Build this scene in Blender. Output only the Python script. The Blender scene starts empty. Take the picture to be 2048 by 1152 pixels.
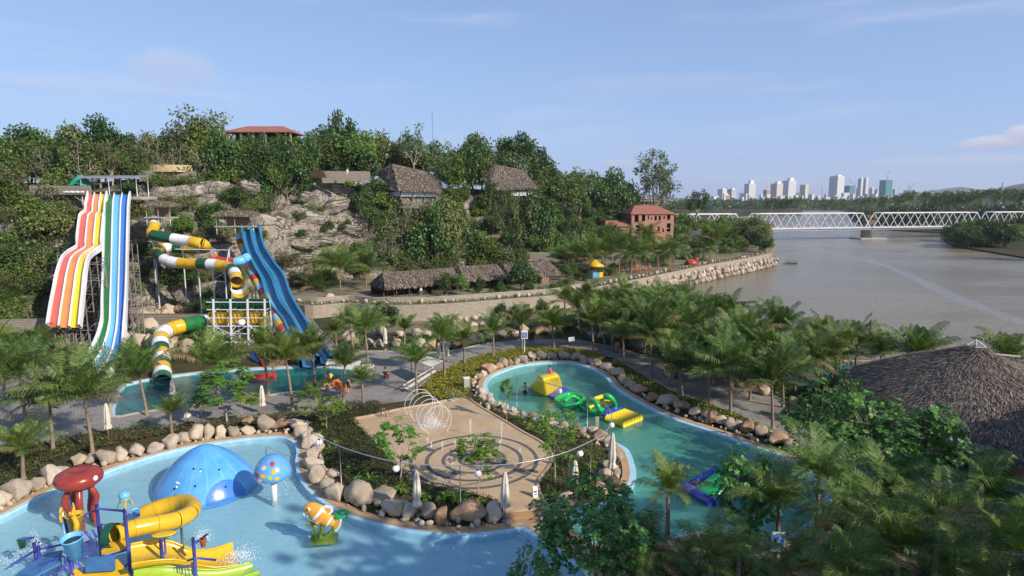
import bpy, bmesh, math, random
from math import sin, cos, pi, radians, tan, atan, sqrt, hypot
from mathutils import Vector, Matrix, noise, geometry
sc = bpy.context.scene
col = sc.collection
RND = random.Random(7)
R = radians

# ---------------------------------------------------------------- camera, world, sun, exposure
F_PX, W_PX, H_PX, CAM_H, HOR = 1250.0, 2048, 1152, 20.0, 395.0
PITCH = atan((576 - HOR) / F_PX)
cam_d = bpy.data.cameras.new('camera')
cam = bpy.data.objects.new('camera', cam_d); col.objects.link(cam)
cam.location = (0, 0, CAM_H); cam.rotation_euler = (pi / 2 - PITCH, 0, 0)
cam_d.angle = 2 * atan(1024 / F_PX); cam_d.clip_start = 0.3; cam_d.clip_end = 30000
sc.camera = cam

SUN_EL, SUN_AZ = R(31), R(126)          # azimuth clockwise from +Y (the view direction)
sund = bpy.data.lights.new('sun', 'SUN'); sund.energy = 5.0; sund.angle = R(0.5); sund.color = (1, 0.91, 0.78)
sun = bpy.data.objects.new('sun', sund); col.objects.link(sun)
sdir = Vector((sin(SUN_AZ) * cos(SUN_EL), cos(SUN_AZ) * cos(SUN_EL), sin(SUN_EL)))
sun.rotation_euler = sdir.to_track_quat('Z', 'Y').to_euler()
sun.location = (60, -40, 80)

world = bpy.data.worlds.new('World'); sc.world = world; world.use_nodes = True
nt = world.node_tree; nt.nodes.clear()
def N(t, typ, **kw):
    n = t.nodes.new(typ)
    for k, v in kw.items():
        if k.startswith('_'): setattr(n, k[1:], v)
        else: n.inputs[k.replace('~', ' ')].default_value = v
    return n
wo = N(nt, 'ShaderNodeOutputWorld'); bg = N(nt, 'ShaderNodeBackground'); bg.inputs['Strength'].default_value = 0.132
sky = N(nt, 'ShaderNodeTexSky'); sky.sky_type = 'NISHITA'; sky.sun_disc = False
sky.sun_elevation = SUN_EL; sky.sun_rotation = SUN_AZ; sky.altitude = 0; sky.air_density = 1.0; sky.dust_density = 0.6; sky.ozone_density = 3.5
tc = N(nt, 'ShaderNodeTexCoord')
def wmix(fac, a, b, typ='MIX'):
    m = N(nt, 'ShaderNodeMix'); m.data_type = 'RGBA'; m.blend_type = typ
    for s, v in ((0, fac), (6, a), (7, b)):
        if isinstance(v, (tuple, float, int)): m.inputs[s].default_value = v
        else: nt.links.new(v, m.inputs[s])
    return m.outputs[2]
def ramp(t, inp, a, b, ca=0.0, cb=1.0):
    r = N(t, 'ShaderNodeMapRange'); r.interpolation_type = 'SMOOTHSTEP'
    r.inputs[1].default_value = a; r.inputs[2].default_value = b; r.inputs[3].default_value = ca; r.inputs[4].default_value = cb
    t.links.new(inp, r.inputs[0]); return r.outputs[0]
def wmath(op, a, b=None):
    m = N(nt, 'ShaderNodeMath'); m.operation = op
    for s, v in ((0, a), (1, b)):
        if v is None: continue
        if isinstance(v, (float, int)): m.inputs[s].default_value = v
        else: nt.links.new(v, m.inputs[s])
    return m.outputs[0]
def wnoise(scale, rot, sc3, detail=6, rough=0.6):
    mp = N(nt, 'ShaderNodeMapping'); mp.inputs['Rotation'].default_value = rot; mp.inputs['Scale'].default_value = sc3
    nt.links.new(tc.outputs['Generated'], mp.inputs['Vector'])
    n = N(nt, 'ShaderNodeTexNoise'); n.inputs['Scale'].default_value = scale; n.inputs['Detail'].default_value = detail; n.inputs['Roughness'].default_value = rough
    nt.links.new(mp.outputs[0], n.inputs['Vector']); return n.outputs['Fac']
cirrus = ramp(nt, wnoise(2.2, (0, R(-9), 0), (1.0, 1.0, 7.5), 7, 0.62), 0.50, 0.80, 0, 0.42)
def pix_dir(px, py):
    v = Vector(((px - 1024) / F_PX, 1.0, -(py - 576) / F_PX)); v.normalize()
    c, s = cos(-PITCH), sin(-PITCH)
    return Vector((v.x, v.y * c - v.z * s, v.y * s + v.z * c))
def cloud(px, py, w, h, scale, seed, lo=0.42, hi=0.62, amp=0.8):
    d = pix_dir(px, py)
    r = Vector((d.y, -d.x, 0)).normalized(); u = r.cross(d)
    def dotn(v, off, k):
        n = N(nt, 'ShaderNodeVectorMath'); n.operation = 'DOT_PRODUCT'; n.inputs[1].default_value = v
        nt.links.new(tc.outputs['Generated'], n.inputs[0])
        return wmath('MULTIPLY', wmath('SUBTRACT', n.outputs['Value'], off), k)
    a = dotn(r, r.dot(d), F_PX / w); b = dotn(u, u.dot(d), F_PX / h)
    rr = wmath('SQRT', wmath('ADD', wmath('MULTIPLY', a, a), wmath('MULTIPLY', b, b)))
    m = ramp(nt, rr, 1.0, 0.25)
    nz = wnoise(scale, (seed, seed * 2, 0), (1, 1, 1.8), 7, 0.6)
    v = wmath('ADD', wmath('MULTIPLY', m, 0.42), wmath('MULTIPLY', nz, 0.62))
    return wmath('MULTIPLY', ramp(nt, v, lo, hi), wmath('MULTIPLY', ramp(nt, rr, 1.1, 0.6), amp)), b
sz = N(nt, 'ShaderNodeSeparateXYZ'); nt.links.new(tc.outputs['Generated'], sz.inputs[0])
skyc = wmix(ramp(nt, sz.outputs[2], -0.02, 0.45, 0.75, 0.30), sky.outputs[0], (2.35, 3.35, 5.9, 1))
c = wmix(cirrus, skyc, (4.9, 5.1, 6.3, 1))
for args in ((350, 148, 130, 70, 9, 1.0, 0.50, 0.85, 0.42), (1985, 287, 80, 20, 11, 2.0, 0.42, 0.70, 0.7), (2052, 268, 44, 22, 11, 3.0, 0.42, 0.68, 0.7),
             (1240, 328, 60, 18, 12, 4.0, 0.5, 0.8, 0.5), (1330, 170, 380, 40, 4, 5.0, 0.5, 0.9, 0.22), (1880, 325, 260, 20, 5, 6.0, 0.5, 0.8, 0.4), (150, 175, 200, 26, 5, 7., .5, .9, .18)):
    m, b = cloud(*args)
    cc = wmix(ramp(nt, b, -0.5, 0.6), (3.2, 3.4, 4.5, 1), (5.2, 4.9, 5.3, 1))
    c = wmix(m, c, cc)
nt.links.new(c, bg.inputs['Color']); nt.links.new(bg.outputs[0], wo.inputs['Surface'])
sc.view_settings.view_transform = 'Standard'; sc.view_settings.look = 'None'
sc.view_settings.gamma = 1; sc.view_settings.exposure = 0.18; sc.view_settings.use_curve_mapping = False
sc.cycles.max_bounces = 7; sc.cycles.diffuse_bounces = 2; sc.cycles.glossy_bounces = 2; sc.cycles.transparent_max_bounces = 8; sc.cycles.transmission_bounces = 4
sc.cycles.volume_bounces = 0

# ---------------------------------------------------------------- helpers: where a sight line meets a height or a distance
def ray(px, py): return pix_dir(px, py)
def at(px, py, z=0.0):
    d = ray(px, py); t = (z - CAM_H) / d.z
    return Vector((d.x * t, d.y * t, z))
def P(px, py, Y):
    d = ray(px, py); t = Y / d.y
    return Vector((d.x * t, Y, CAM_H + d.z * t))
def pxof(v):
    """picture column and row of a point (for left-to-right ordering)"""
    x, y, z = v[0], v[1], v[2] - CAM_H
    c, s = cos(PITCH), sin(PITCH)
    dy = y * c - z * s; dz = y * s + z * c
    return 1024 + F_PX * x / dy, 576 - F_PX * dz / dy

def tag(o, label=None, cat=None, group=None, kind=None):
    if label: o['label'] = label
    if cat: o['category'] = cat
    if group: o['group'] = group
    if kind: o['kind'] = kind
    return o
def empty(name, loc=(0, 0, 0), rz=0, s=1.0):
    o = bpy.data.objects.new(name, None); col.objects.link(o); o.location = loc; o.rotation_euler = (0, 0, rz); o.scale = (s, s, s)
    o.empty_display_size = 0.3
    return o
def thing(name, label, cat, loc=(0, 0, 0), rz=0, group=None):
    return tag(empty(name, loc, rz), label, cat, group)
def link(name, me, parent=None, loc=None):
    o = bpy.data.objects.new(name, me); col.objects.link(o)
    if parent is not None: o.parent = parent
    if loc is not None: o.location = loc
    return o
def ordinal(n):
    w = ['first', 'second', 'third', 'fourth', 'fifth', 'sixth', 'seventh', 'eighth', 'ninth', 'tenth']
    if n <= 10: return w[n - 1]
    return '%d%s' % (n, 'th' if 10 < n % 100 < 20 else {1: 'st', 2: 'nd', 3: 'rd'}.get(n % 10, 'th'))

class MB:
    """collects faces, then links them as ONE mesh object"""
    def __init__(s): s.v = []; s.f = []; s.m = []; s.sm = []; s.k = 0; s.smooth = False
    def add(s, vs, fs):
        b = len(s.v); s.v += [tuple(v) for v in vs]
        for f in fs: s.f.append(tuple(b + i for i in f)); s.m.append(s.k); s.sm.append(s.smooth)
        return s
    def box(s, c, d, rz=0.0, M=None):
        hx, hy, hz = d[0] / 2, d[1] / 2, d[2] / 2
        vs = [Vector((x, y, z)) for z in (-hz, hz) for y in (-hy, hy) for x in (-hx, hx)]
        if M is None: M = Matrix.Rotation(rz, 3, 'Z')
        c = Vector(c)
        return s.add([c + M @ v for v in vs], [(0, 2, 3, 1), (4, 5, 7, 6), (0, 1, 5, 4), (2, 6, 7, 3), (0, 4, 6, 2), (1, 3, 7, 5)])
    def bar(s, a, b, w, h=None, up=(0, 0, 1)):
        a, b = Vector(a), Vector(b); h = h or w; d = b - a; L = d.length
        if L < 1e-6: return s
        d.normalize(); u = Vector(up)
        if abs(d.dot(u)) > 0.98: u = Vector((0, 1, 0))
        x = d.cross(u).normalized(); z = x.cross(d)
        M = Matrix((x, d, z)).transposed()
        return s.box((a + b) / 2, (w, L, h), M=M)
    def tube(s, pts, r, n=8, cap=True, closed=False, a0=0.0, a1=2 * pi):
        pts = [Vector(p) for p in pts]; m = len(pts)
        rs = r if isinstance(r, (list, tuple)) else [r] * m
        full = abs(a1 - a0 - 2 * pi) < 1e-6
        k = n if full else n + 1
        up = Vector((0, 0, 1)); vs = []; px_ = None
        for i, p in enumerate(pts):
            if closed: d = pts[(i + 1) % m] - pts[i - 1]
            else: d = pts[min(i + 1, m - 1)] - pts[max(i - 1, 0)]
            if d.length < 1e-9: d = Vector((0, 0, 1))
            d.normalize()
            ref = up if abs(d.dot(up)) < 0.95 else Vector((0, 1, 0))
            x = d.cross(ref).normalized()
            if full and not closed and px_ is not None:
                q = px_ - d * px_.dot(d)
                if q.length > 1e-4: x = q.normalized()
            px_ = x; y = x.cross(d)
            for j in range(k):
                a = a0 + (a1 - a0) * j / n
                vs.append(p + (x * cos(a) + y * sin(a)) * rs[i])
        fs = []
        seg = m if closed else m - 1
        for i in range(seg):
            i2 = (i + 1) % m
            for j in range(n if full else n):
                j2 = (j + 1) % k if full else j + 1
                fs.append((i * k + j, i2 * k + j, i2 * k + j2, i * k + j2))
        if cap and full and not closed:
            fs.append(tuple(range(k))[::-1] if True else 0); fs.append(tuple((m - 1) * k + j for j in range(k)))
        sm = s.smooth; s.smooth = True; s.add(vs, fs); s.smooth = sm
        return s
    def lathe(s, prof, c=(0, 0, 0), n=20, M=None, sx=1, sy=1):
        """prof: (radius, z) from bottom to top"""
        c = Vector(c); vs = []; fs = []
        for r, z in prof:
            for j in range(n):
                a = 2 * pi * j / n; v = Vector((r * cos(a) * sx, r * sin(a) * sy, z))
                if M is not None: v = M @ v
                vs.append(c + v)
        for i in range(len(prof) - 1):
            for j in range(n):
                j2 = (j + 1) % n
                fs.append((i * n + j, i * n + j2, (i + 1) * n + j2, (i + 1) * n + j))
        if prof[0][0] > 1e-4: fs.append(tuple(range(n))[::-1])
        if prof[-1][0] > 1e-4: fs.append(tuple((len(prof) - 1) * n + j for j in range(n)))
        sm = s.smooth; s.smooth = True; s.add(vs, fs); s.smooth = sm
        return s
    def ball(s, c, r, n=12, sc3=(1, 1, 1), M=None):
        prof = [(max(1e-5, r * sin(pi * i / (n // 2 + 1))), -r * cos(pi * i / (n // 2 + 1))) for i in range(n // 2 + 2)]
        c = Vector(c); S = Matrix.Diagonal(Vector(sc3)); S = S if M is None else M @ S
        return s.lathe(prof, c, n, S)
    def grid(s, rows, closed=False):
        """rows of points, all the same length"""
        n = len(rows[0]); vs = [p for r in rows for p in r]; fs = []
        for i in range(len(rows) - 1):
            for j in range(n if closed else n - 1):
                j2 = (j + 1) % n
                fs.append((i * n + j, i * n + j2, (i + 1) * n + j2, (i + 1) * n + j))
        return s.add(vs, fs)
    def prism(s, poly, z0, z1, top=True, bottom=False, sides=True):
        poly = [Vector((p[0], p[1], 0)) for p in poly]; n = len(poly)
        if sides:
            vs = [(p.x, p.y, z0) for p in poly] + [(p.x, p.y, z1) for p in poly]
            s.add(vs, [(i, (i + 1) % n, n + (i + 1) % n, n + i) for i in range(n)])
        for flag, z in ((top, z1), (bottom, z0)):
            if flag:
                v2, f2 = fill(poly)
                s.add([(p.x, p.y, z) for p in v2], f2)
        return s
    def mesh(s, name, mats):
        me = bpy.data.meshes.new(name); me.from_pydata(s.v, [], s.f)
        for m in (mats if isinstance(mats, (list, tuple)) else [mats]): me.materials.append(m)
        me.polygons.foreach_set('material_index', s.m); me.polygons.foreach_set('use_smooth', s.sm)
        me.update(); return me
    def build(s, name, mats, parent=None, label=None, fixn=False):
        me = s.mesh(name, mats)
        if fixn:
            bm = bmesh.new(); bm.from_mesh(me); bmesh.ops.recalc_face_normals(bm, faces=bm.faces); bm.to_mesh(me); bm.free()
        o = link(name, me, parent)
        if label: o['label'] = label
        return o

def inside(p, poly):
    x, y = p[0], p[1]; c = False; n = len(poly); j = n - 1
    for i in range(n):
        xi, yi = poly[i][0], poly[i][1]; xj, yj = poly[j][0], poly[j][1]
        if (yi > y) != (yj > y) and x < (xj - xi) * (y - yi) / (yj - yi) + xi: c = not c
        j = i
    return c
def fill(outer, holes=(), extra=()):
    """triangulated polygon with holes"""
    vs = []; es = []
    for poly in [outer] + list(holes):
        b = len(vs); n = len(poly); vs += [Vector((p[0], p[1])) for p in poly]
        es += [(b + i, b + (i + 1) % n) for i in range(n)]
    vs += [Vector((p[0], p[1])) for p in extra]
    rv, re, rf = geometry.delaunay_2d_cdt(vs, es, [], 0, 1e-5)[:3]
    out = []
    for f in rf:
        c = sum((rv[i] for i in f), Vector((0, 0))) / len(f)
        if inside(c, outer) and not any(inside(c, h) for h in holes): out.append(tuple(f))
    # face up
    o2 = []
    for f in out:
        a, b, c = rv[f[0]], rv[f[1]], rv[f[2]]
        o2.append(f if (b - a).x * (c - a).y - (b - a).y * (c - a).x > 0 else f[::-1])
    return [Vector((v.x, v.y, 0)) for v in rv], o2
def crv(pts, closed=False, k=6):
    """smooth curve through points (Catmull-Rom)"""
    pts = [Vector(p) for p in pts]; n = len(pts); out = []
    for i in range(n if closed else n - 1):
        g = (lambda j: pts[j % n]) if closed else (lambda j: pts[max(0, min(n - 1, j))])
        p0, p1, p2, p3 = g(i - 1), g(i), g(i + 1), g(i + 2)
        for j in range(k):
            t = j / k; t2 = t * t; t3 = t2 * t
            out.append(0.5 * ((2 * p1) + (p2 - p0) * t + (2 * p0 - 5 * p1 + 4 * p2 - p3) * t2 + (3 * p1 - p0 - 3 * p2 + p3) * t3))
    if not closed: out.append(pts[-1])
    return out
def area2(poly):
    return sum(poly[i - 1][0] * poly[i][1] - poly[i][0] * poly[i - 1][1] for i in range(len(poly))) / 2
def offset(poly, d):
    """move a closed outline outwards by d"""
    n = len(poly); sg = 1 if area2(poly) > 0 else -1; out = []
    for i in range(n):
        a, b = Vector(poly[i - 1][:2]), Vector(poly[(i + 1) % n][:2]); t = (b - a).normalized()
        out.append(Vector((poly[i][0] + t.y * d * sg, poly[i][1] - t.x * d * sg, 0)))
    return out
def lerp(a, b, t): return a + (b - a) * t
def interp(tab, x):
    if x <= tab[0][0]: return tab[0][1:]
    for a, b in zip(tab, tab[1:]):
        if x <= b[0]:
            t = (x - a[0]) / (b[0] - a[0]); return tuple(lerp(p, q, t) for p, q in zip(a[1:], b[1:]))
    return tab[-1][1:]
def walk(pts, step):
    """evenly spaced points along a polyline, with direction"""
    out = []; acc = 0
    for a, b in zip(pts, pts[1:]):
        a, b = Vector(a), Vector(b); L = (b - a).length
        if L < 1e-6: continue
        d = (b - a) / L
        while acc <= L: out.append((a + d * acc, d)); acc += step
        acc -= L
    return out

# ---------------------------------------------------------------- materials
def bsdf(name, rough=0.6, spec=0.3):
    m = bpy.data.materials.new(name); m.use_nodes = True; t = m.node_tree
    b = t.nodes['Principled BSDF']; b.inputs['Roughness'].default_value = rough; b.inputs['Specular IOR Level'].default_value = spec
    return m, t, b
def rgb(c): return (c[0], c[1], c[2], 1)
def tmix(t, fac, a, b, typ='MIX'):
    m = t.nodes.new('ShaderNodeMix'); m.data_type = 'RGBA'; m.blend_type = typ
    for s, v in ((0, fac), (6, a), (7, b)):
        if isinstance(v, (float, int)): m.inputs[s].default_value = v
        elif isinstance(v, tuple): m.inputs[s].default_value = rgb(v)
        else: t.links.new(v, m.inputs[s])
    return m.outputs[2]
def tnoise(t, scale, detail=4, rough=0.6, sc3=None, w=None, coord='Object', dist=0.0):
    c = t.nodes.new('ShaderNodeTexCoord'); o = c.outputs[coord]
    if sc3 is not None:
        mp = t.nodes.new('ShaderNodeMapping'); mp.inputs['Scale'].default_value = sc3; t.links.new(o, mp.inputs[0]); o = mp.outputs[0]
    n = t.nodes.new('ShaderNodeTexNoise'); n.inputs['Scale'].default_value = scale; n.inputs['Detail'].default_value = detail; n.inputs['Roughness'].default_value = rough
    n.inputs['Distortion'].default_value = dist
    t.links.new(o, n.inputs['Vector']); return n.outputs['Fac']
def tbump(t, b, h, dist=0.02, strength=1.0):
    n = t.nodes.new('ShaderNodeBump'); n.inputs['Distance'].default_value = dist; n.inputs['Strength'].default_value = strength
    t.links.new(h, n.inputs['Height']); t.links.new(n.outputs[0], b.inputs['Normal'])
def orand(t):
    return t.nodes.new('ShaderNodeObjectInfo').outputs['Random']
def paint(name, c, rough=0.4, var=0.12, scale=3.0, spec=0.4, dirt=None, bump=0.0, metal=0.0):
    m, t, b = bsdf(name, rough, spec); b.inputs['Metallic'].default_value = metal
    f = ramp(t, tnoise(t, scale, 5, 0.65), 0.3, 0.75)
    d = dirt or tuple(x * (1 - var * 2) for x in c)
    t.links.new(tmix(t, f, c, d if dirt is None else tuple(lerp(x, y, .5) for x, y in zip(c, dirt))), b.inputs['Base Color'])
    r = ramp(t, tnoise(t, scale * 4, 3), 0.3, 0.8, rough * 0.8, min(1, rough * 1.3)); t.links.new(r, b.inputs['Roughness'])
    if bump: tbump(t, b, tnoise(t, scale * 8, 4), bump)
    return m
def leafmat(name, c1, c2, c3, rough=0.45, trans=0.3, spec=0.4, objvar=0.35):
    m, t, b = bsdf(name, rough, spec)
    g = t.nodes.new('ShaderNodeNewGeometry').outputs['Random Per Island']
    cr = t.nodes.new('ShaderNodeValToRGB'); e = cr.color_ramp.elements
    e[0].position = 0.0; e[0].color = rgb(c1); e[1].position = 1.0; e[1].color = rgb(c3)
    x = e.new(0.55); x.color = rgb(c2)
    t.links.new(g, cr.inputs[0])
    hs = t.nodes.new('ShaderNodeHueSaturation'); t.links.new(cr.outputs[0], hs.inputs['Color'])
    rr = t.nodes.new('ShaderNodeMapRange'); rr.inputs[3].default_value = 1 - objvar; rr.inputs[4].default_value = 1 + objvar
    oi = orand(t); t.links.new(oi, rr.inputs[0]); t.links.new(rr.outputs[0], hs.inputs['Value'])
    mr = t.nodes.new('ShaderNodeMapRange'); mr.inputs[3].default_value = 0.485; mr.inputs[4].default_value = 0.52
    wn = t.nodes.new('ShaderNodeTexWhiteNoise'); wn.noise_dimensions = '1D'; t.links.new(oi, wn.inputs['W']); t.links.new(wn.outputs[0], mr.inputs[0]); t.links.new(mr.outputs[0], hs.inputs['Hue'])
    t.links.new(hs.outputs[0], b.inputs['Base Color'])
    tr = t.nodes.new('ShaderNodeBsdfTranslucent'); br = tmix(t, 1.0, hs.outputs[0], (1.3, 1.35, 0.7), 'MULTIPLY'); t.links.new(br, tr.inputs['Color'])
    mx = t.nodes.new('ShaderNodeMixShader'); mx.inputs[0].default_value = trans
    t.links.new(b.outputs[0], mx.inputs[1]); t.links.new(tr.outputs[0], mx.inputs[2])
    t.links.new(mx.outputs[0], t.nodes['Material Output'].inputs['Surface'])
    return m
def stonemat(name, c1, c2, c3, scale=1.5, bump=0.04, crack=None):
    m, t, b = bsdf(name, 0.85, 0.2)
    a = tmix(t, ramp(t, tnoise(t, scale, 6, 0.7), 0.35, 0.68), c1, c2)
    a = tmix(t, ramp(t, tnoise(t, scale * 0.45, 4, 0.7), 0.5, 0.72), a, c3)
    a = tmix(t, ramp(t, tnoise(t, scale * 9, 3, 0.8), 0.35, 0.75, 0, 0.35), a, tuple(x * 0.45 for x in c1))
    hs = t.nodes.new('ShaderNodeHueSaturation'); t.links.new(a, hs.inputs['Color'])
    mr = t.nodes.new('ShaderNodeMapRange'); mr.inputs[3].default_value = 0.72; mr.inputs[4].default_value = 1.22; t.links.new(orand(t), mr.inputs[0]); t.links.new(mr.outputs[0], hs.inputs['Value'])
    t.links.new(hs.outputs[0], b.inputs['Base Color'])
    tbump(t, b, tnoise(t, scale * 3, 7, 0.7), bump)
    return m
def brickmat(name, c1, c2, mortar, bw=0.5, bh=0.25, scale=1.0, rough=0.85, msize=0.03, bump=0.02, coord='Object', rot=None, fixed=False):
    """courses run with the wall: u = along x+y, v = z"""
    m, t, b = bsdf(name, rough, 0.2)
    c = t.nodes.new('ShaderNodeTexCoord'); sx = t.nodes.new('ShaderNodeSeparateXYZ'); t.links.new(c.outputs[coord], sx.inputs[0])
    ad = t.nodes.new('ShaderNodeMath'); t.links.new(sx.outputs[0], ad.inputs[0]); t.links.new(sx.outputs[1], ad.inputs[1])
    cb = t.nodes.new('ShaderNodeCombineXYZ'); t.links.new(ad.outputs[0], cb.inputs[0]); t.links.new(sx.outputs[2], cb.inputs[1])
    bt = t.nodes.new('ShaderNodeTexBrick'); t.links.new(cb.outputs[0] if not fixed else c.outputs[coord], bt.inputs['Vector'])
    bt.inputs['Color1'].default_value = rgb(c1); bt.inputs['Color2'].default_value = rgb(c2); bt.inputs['Mortar'].default_value = rgb(mortar)
    bt.inputs['Scale'].default_value = scale; bt.inputs['Brick Width'].default_value = bw; bt.inputs['Row Height'].default_value = bh; bt.inputs['Mortar Size'].default_value = msize
    a = tmix(t, ramp(t, tnoise(t, 1.1, 5, 0.7), 0.35, 0.7, 0, 0.5), bt.outputs['Color'], tuple(x * 0.62 for x in c1))
    t.links.new(a, b.inputs['Base Color'])
    nz = t.nodes.new('ShaderNodeMath'); nz.operation = 'SUBTRACT'; t.links.new(tnoise(t, 7, 4), nz.inputs[0]); t.links.new(bt.outputs['Fac'], nz.inputs[1])
    tbump(t, b, nz.outputs[0], bump)
    return m
def watermat(name, tint, opaque, rough=0.03, bscale=2.0, bdist=0.03, deep=(0.05, 0.1, 0.1), sc3=None, refl=1.0):
    """opaque 0..1: how much of the body colour hides the floor; the rest lets light through"""
    m = bpy.data.materials.new(name); m.use_nodes = True; t = m.node_tree; t.nodes.clear(); L = t.links
    out = t.nodes.new('ShaderNodeOutputMaterial')
    tr = t.nodes.new('ShaderNodeBsdfTransparent'); tr.inputs[0].default_value = rgb(tint)
    df = t.nodes.new('ShaderNodeBsdfDiffuse'); df.inputs[0].default_value = rgb(deep)
    gl = t.nodes.new('ShaderNodeBsdfGlossy'); gl.inputs['Roughness'].default_value = rough; gl.inputs[0].default_value = (1, 1, 1, 1)
    fr = t.nodes.new('ShaderNodeFresnel'); gg = t.nodes.new('ShaderNodeNewGeometry'); io = t.nodes.new('ShaderNodeMapRange')   # same index seen from either side of the thin sheet
    io.inputs[3].default_value = 1.33; io.inputs[4].default_value = 1 / 1.33; L.new(gg.outputs['Backfacing'], io.inputs[0]); L.new(io.outputs[0], fr.inputs['IOR'])
    b = t.nodes.new('ShaderNodeBump'); b.inputs['Distance'].default_value = bdist
    n1 = tnoise(t, bscale, 5, 0.6, sc3); n2 = tnoise(t, bscale * 0.23, 3, 0.5, sc3)
    ad = t.nodes.new('ShaderNodeMath'); L.new(n1, ad.inputs[0]); L.new(n2, ad.inputs[1]); L.new(ad.outputs[0], b.inputs['Height'])
    L.new(b.outputs[0], gl.inputs['Normal']); L.new(b.outputs[0], fr.inputs['Normal']); L.new(b.outputs[0], df.inputs['Normal'])
    m1 = t.nodes.new('ShaderNodeMixShader'); m1.inputs[0].default_value = opaque; L.new(tr.outputs[0], m1.inputs[1]); L.new(df.outputs[0], m1.inputs[2])
    m2 = t.nodes.new('ShaderNodeMixShader')
    k = t.nodes.new('ShaderNodeMath'); k.operation = 'MULTIPLY'; k.inputs[1].default_value = refl; L.new(fr.outputs[0], k.inputs[0]); L.new(k.outputs[0], m2.inputs[0])
    L.new(m1.outputs[0], m2.inputs[1]); L.new(gl.outputs[0], m2.inputs[2]); L.new(m2.outputs[0], out.inputs[0])
    return m, t, df
M = {}
M['leaf_mid'] = leafmat('leaf_mid', (0.0594, 0.108, 0.0211), (0.0989, 0.159, 0.0317), (0.158, 0.222, 0.0529), 0.5, 0.25)
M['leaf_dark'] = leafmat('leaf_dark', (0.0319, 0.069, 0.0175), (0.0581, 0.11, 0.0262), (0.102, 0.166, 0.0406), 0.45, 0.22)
M['leaf_olive'] = leafmat('leaf_olive', (0.0915, 0.109, 0.034), (0.138, 0.154, 0.0523), (0.209, 0.212, 0.0849), 0.6, 0.25)
M['leaf_light'] = leafmat('leaf_light', (0.0756, 0.13, 0.0194), (0.124, 0.187, 0.0302), (0.194, 0.26, 0.0486), 0.5, 0.32)
M['leaf_grey'] = leafmat('leaf_grey', (0.0653, 0.111, 0.0523), (0.111, 0.164, 0.0784), (0.183, 0.234, 0.131), 0.55, 0.22)
M['leaf_glossy'] = leafmat('leaf_glossy', (0.0465, 0.111, 0.0222), (0.0835, 0.186, 0.0371), (0.166, 0.316, 0.065), 0.45, 0.2, 0.35, 0.15)
M['leaf_young'] = leafmat('leaf_young', (0.081, 0.176, 0.0189), (0.135, 0.257, 0.0324), (0.23, 0.351, 0.054), 0.4, 0.35, 0.5, 0.15)
M['leaf_hedge'] = leafmat('leaf_hedge', (0.0344, 0.0632, 0.0161), (0.0632, 0.0918, 0.0229), (0.138, 0.103, 0.0402), 0.6, 0.2)
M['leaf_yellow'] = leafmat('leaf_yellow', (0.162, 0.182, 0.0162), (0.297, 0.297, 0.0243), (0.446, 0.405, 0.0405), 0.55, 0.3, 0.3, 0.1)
M['frond'] = leafmat('frond', (0.0566, 0.111, 0.0211), (0.104, 0.171, 0.0384), (0.191, 0.251, 0.0718), 0.5, 0.26, 0.25, 0.3)
M['frond_light'] = leafmat('frond_light', (0.0642, 0.115, 0.0158), (0.107, 0.165, 0.0277), (0.172, 0.223, 0.0474), 0.5, 0.265, 0.25, 0.2)
M['frond_far'] = leafmat('frond_far', (0.0405, 0.0743, 0.0243), (0.0743, 0.115, 0.0351), (0.135, 0.176, 0.0607), 0.5, 0.25, 0.3, 0.3)
M['frond_dry'] = leafmat('frond_dry', (0.16, 0.11, 0.05), (0.24, 0.17, 0.08), (0.32, 0.25, 0.13), 0.7, 0.2, 0.2, 0.1)
M['flower_red'] = leafmat('flower_red', (0.35, 0.03, 0.03), (0.45, 0.06, 0.05), (0.5, 0.15, 0.1), 0.6, 0.2, 0.2, 0.1)
M['bark'] = paint('bark', (0.30, 0.24, 0.17), 0.9, 0.25, 4, 0.1, bump=0.02)
M['bark_pale'] = paint('bark_pale', (0.42, 0.36, 0.28), 0.9, 0.2, 4, 0.1, bump=0.02)
M['stalk'] = paint('stalk', (0.30, 0.30, 0.07), 0.6, 0.2, 4, 0.2)
def palmbark():
    m, t, b = bsdf('palm_bark', 0.9, 0.1)
    c = t.nodes.new('ShaderNodeTexCoord'); wv = t.nodes.new('ShaderNodeTexWave'); wv.bands_direction = 'Z'
    wv.inputs['Scale'].default_value = 2.6; wv.inputs['Distortion'].default_value = 1.5; wv.inputs['Detail'].default_value = 2
    t.links.new(c.outputs['Object'], wv.inputs[0])
    a = tmix(t, wv.outputs['Fac'], (0.20, 0.145, 0.10), (0.36, 0.28, 0.21))
    a = tmix(t, ramp(t, tnoise(t, 2.5, 4), 0.4, 0.7, 0, 0.5), a, (0.13, 0.10, 0.07))
    t.links.new(a, b.inputs['Base Color']); tbump(t, b, wv.outputs['Fac'], 0.02)
    return m
M['palm_bark'] = palmbark()
M['rock'] = stonemat('rock', (0.50, 0.395, 0.29), (0.58, 0.49, 0.385), (0.40, 0.29, 0.20), 1.6, 0.12)
M['rock_red'] = stonemat('rock_red', (0.42, 0.25, 0.15), (0.52, 0.36, 0.24), (0.33, 0.17, 0.09), 1.6, 0.12)
M['rock_grey'] = stonemat('rock_grey', (0.43, 0.345, 0.26), (0.50, 0.425, 0.34), (0.31, 0.24, 0.18), 1.4, 0.12)
M['white'] = paint('white_paint', (0.78, 0.77, 0.76), 0.35, 0.05, 2)
M['white_metal'] = paint('white_metal', (0.7, 0.7, 0.72), 0.35, 0.08, 2)
M['galv'] = paint('galvanised', (0.45, 0.45, 0.46), 0.4, 0.1, 4, metal=0.5); M['scaf'] = paint('scaffold_tube', (0.30, 0.26, 0.23), 0.6, 0.25, 3)
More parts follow.
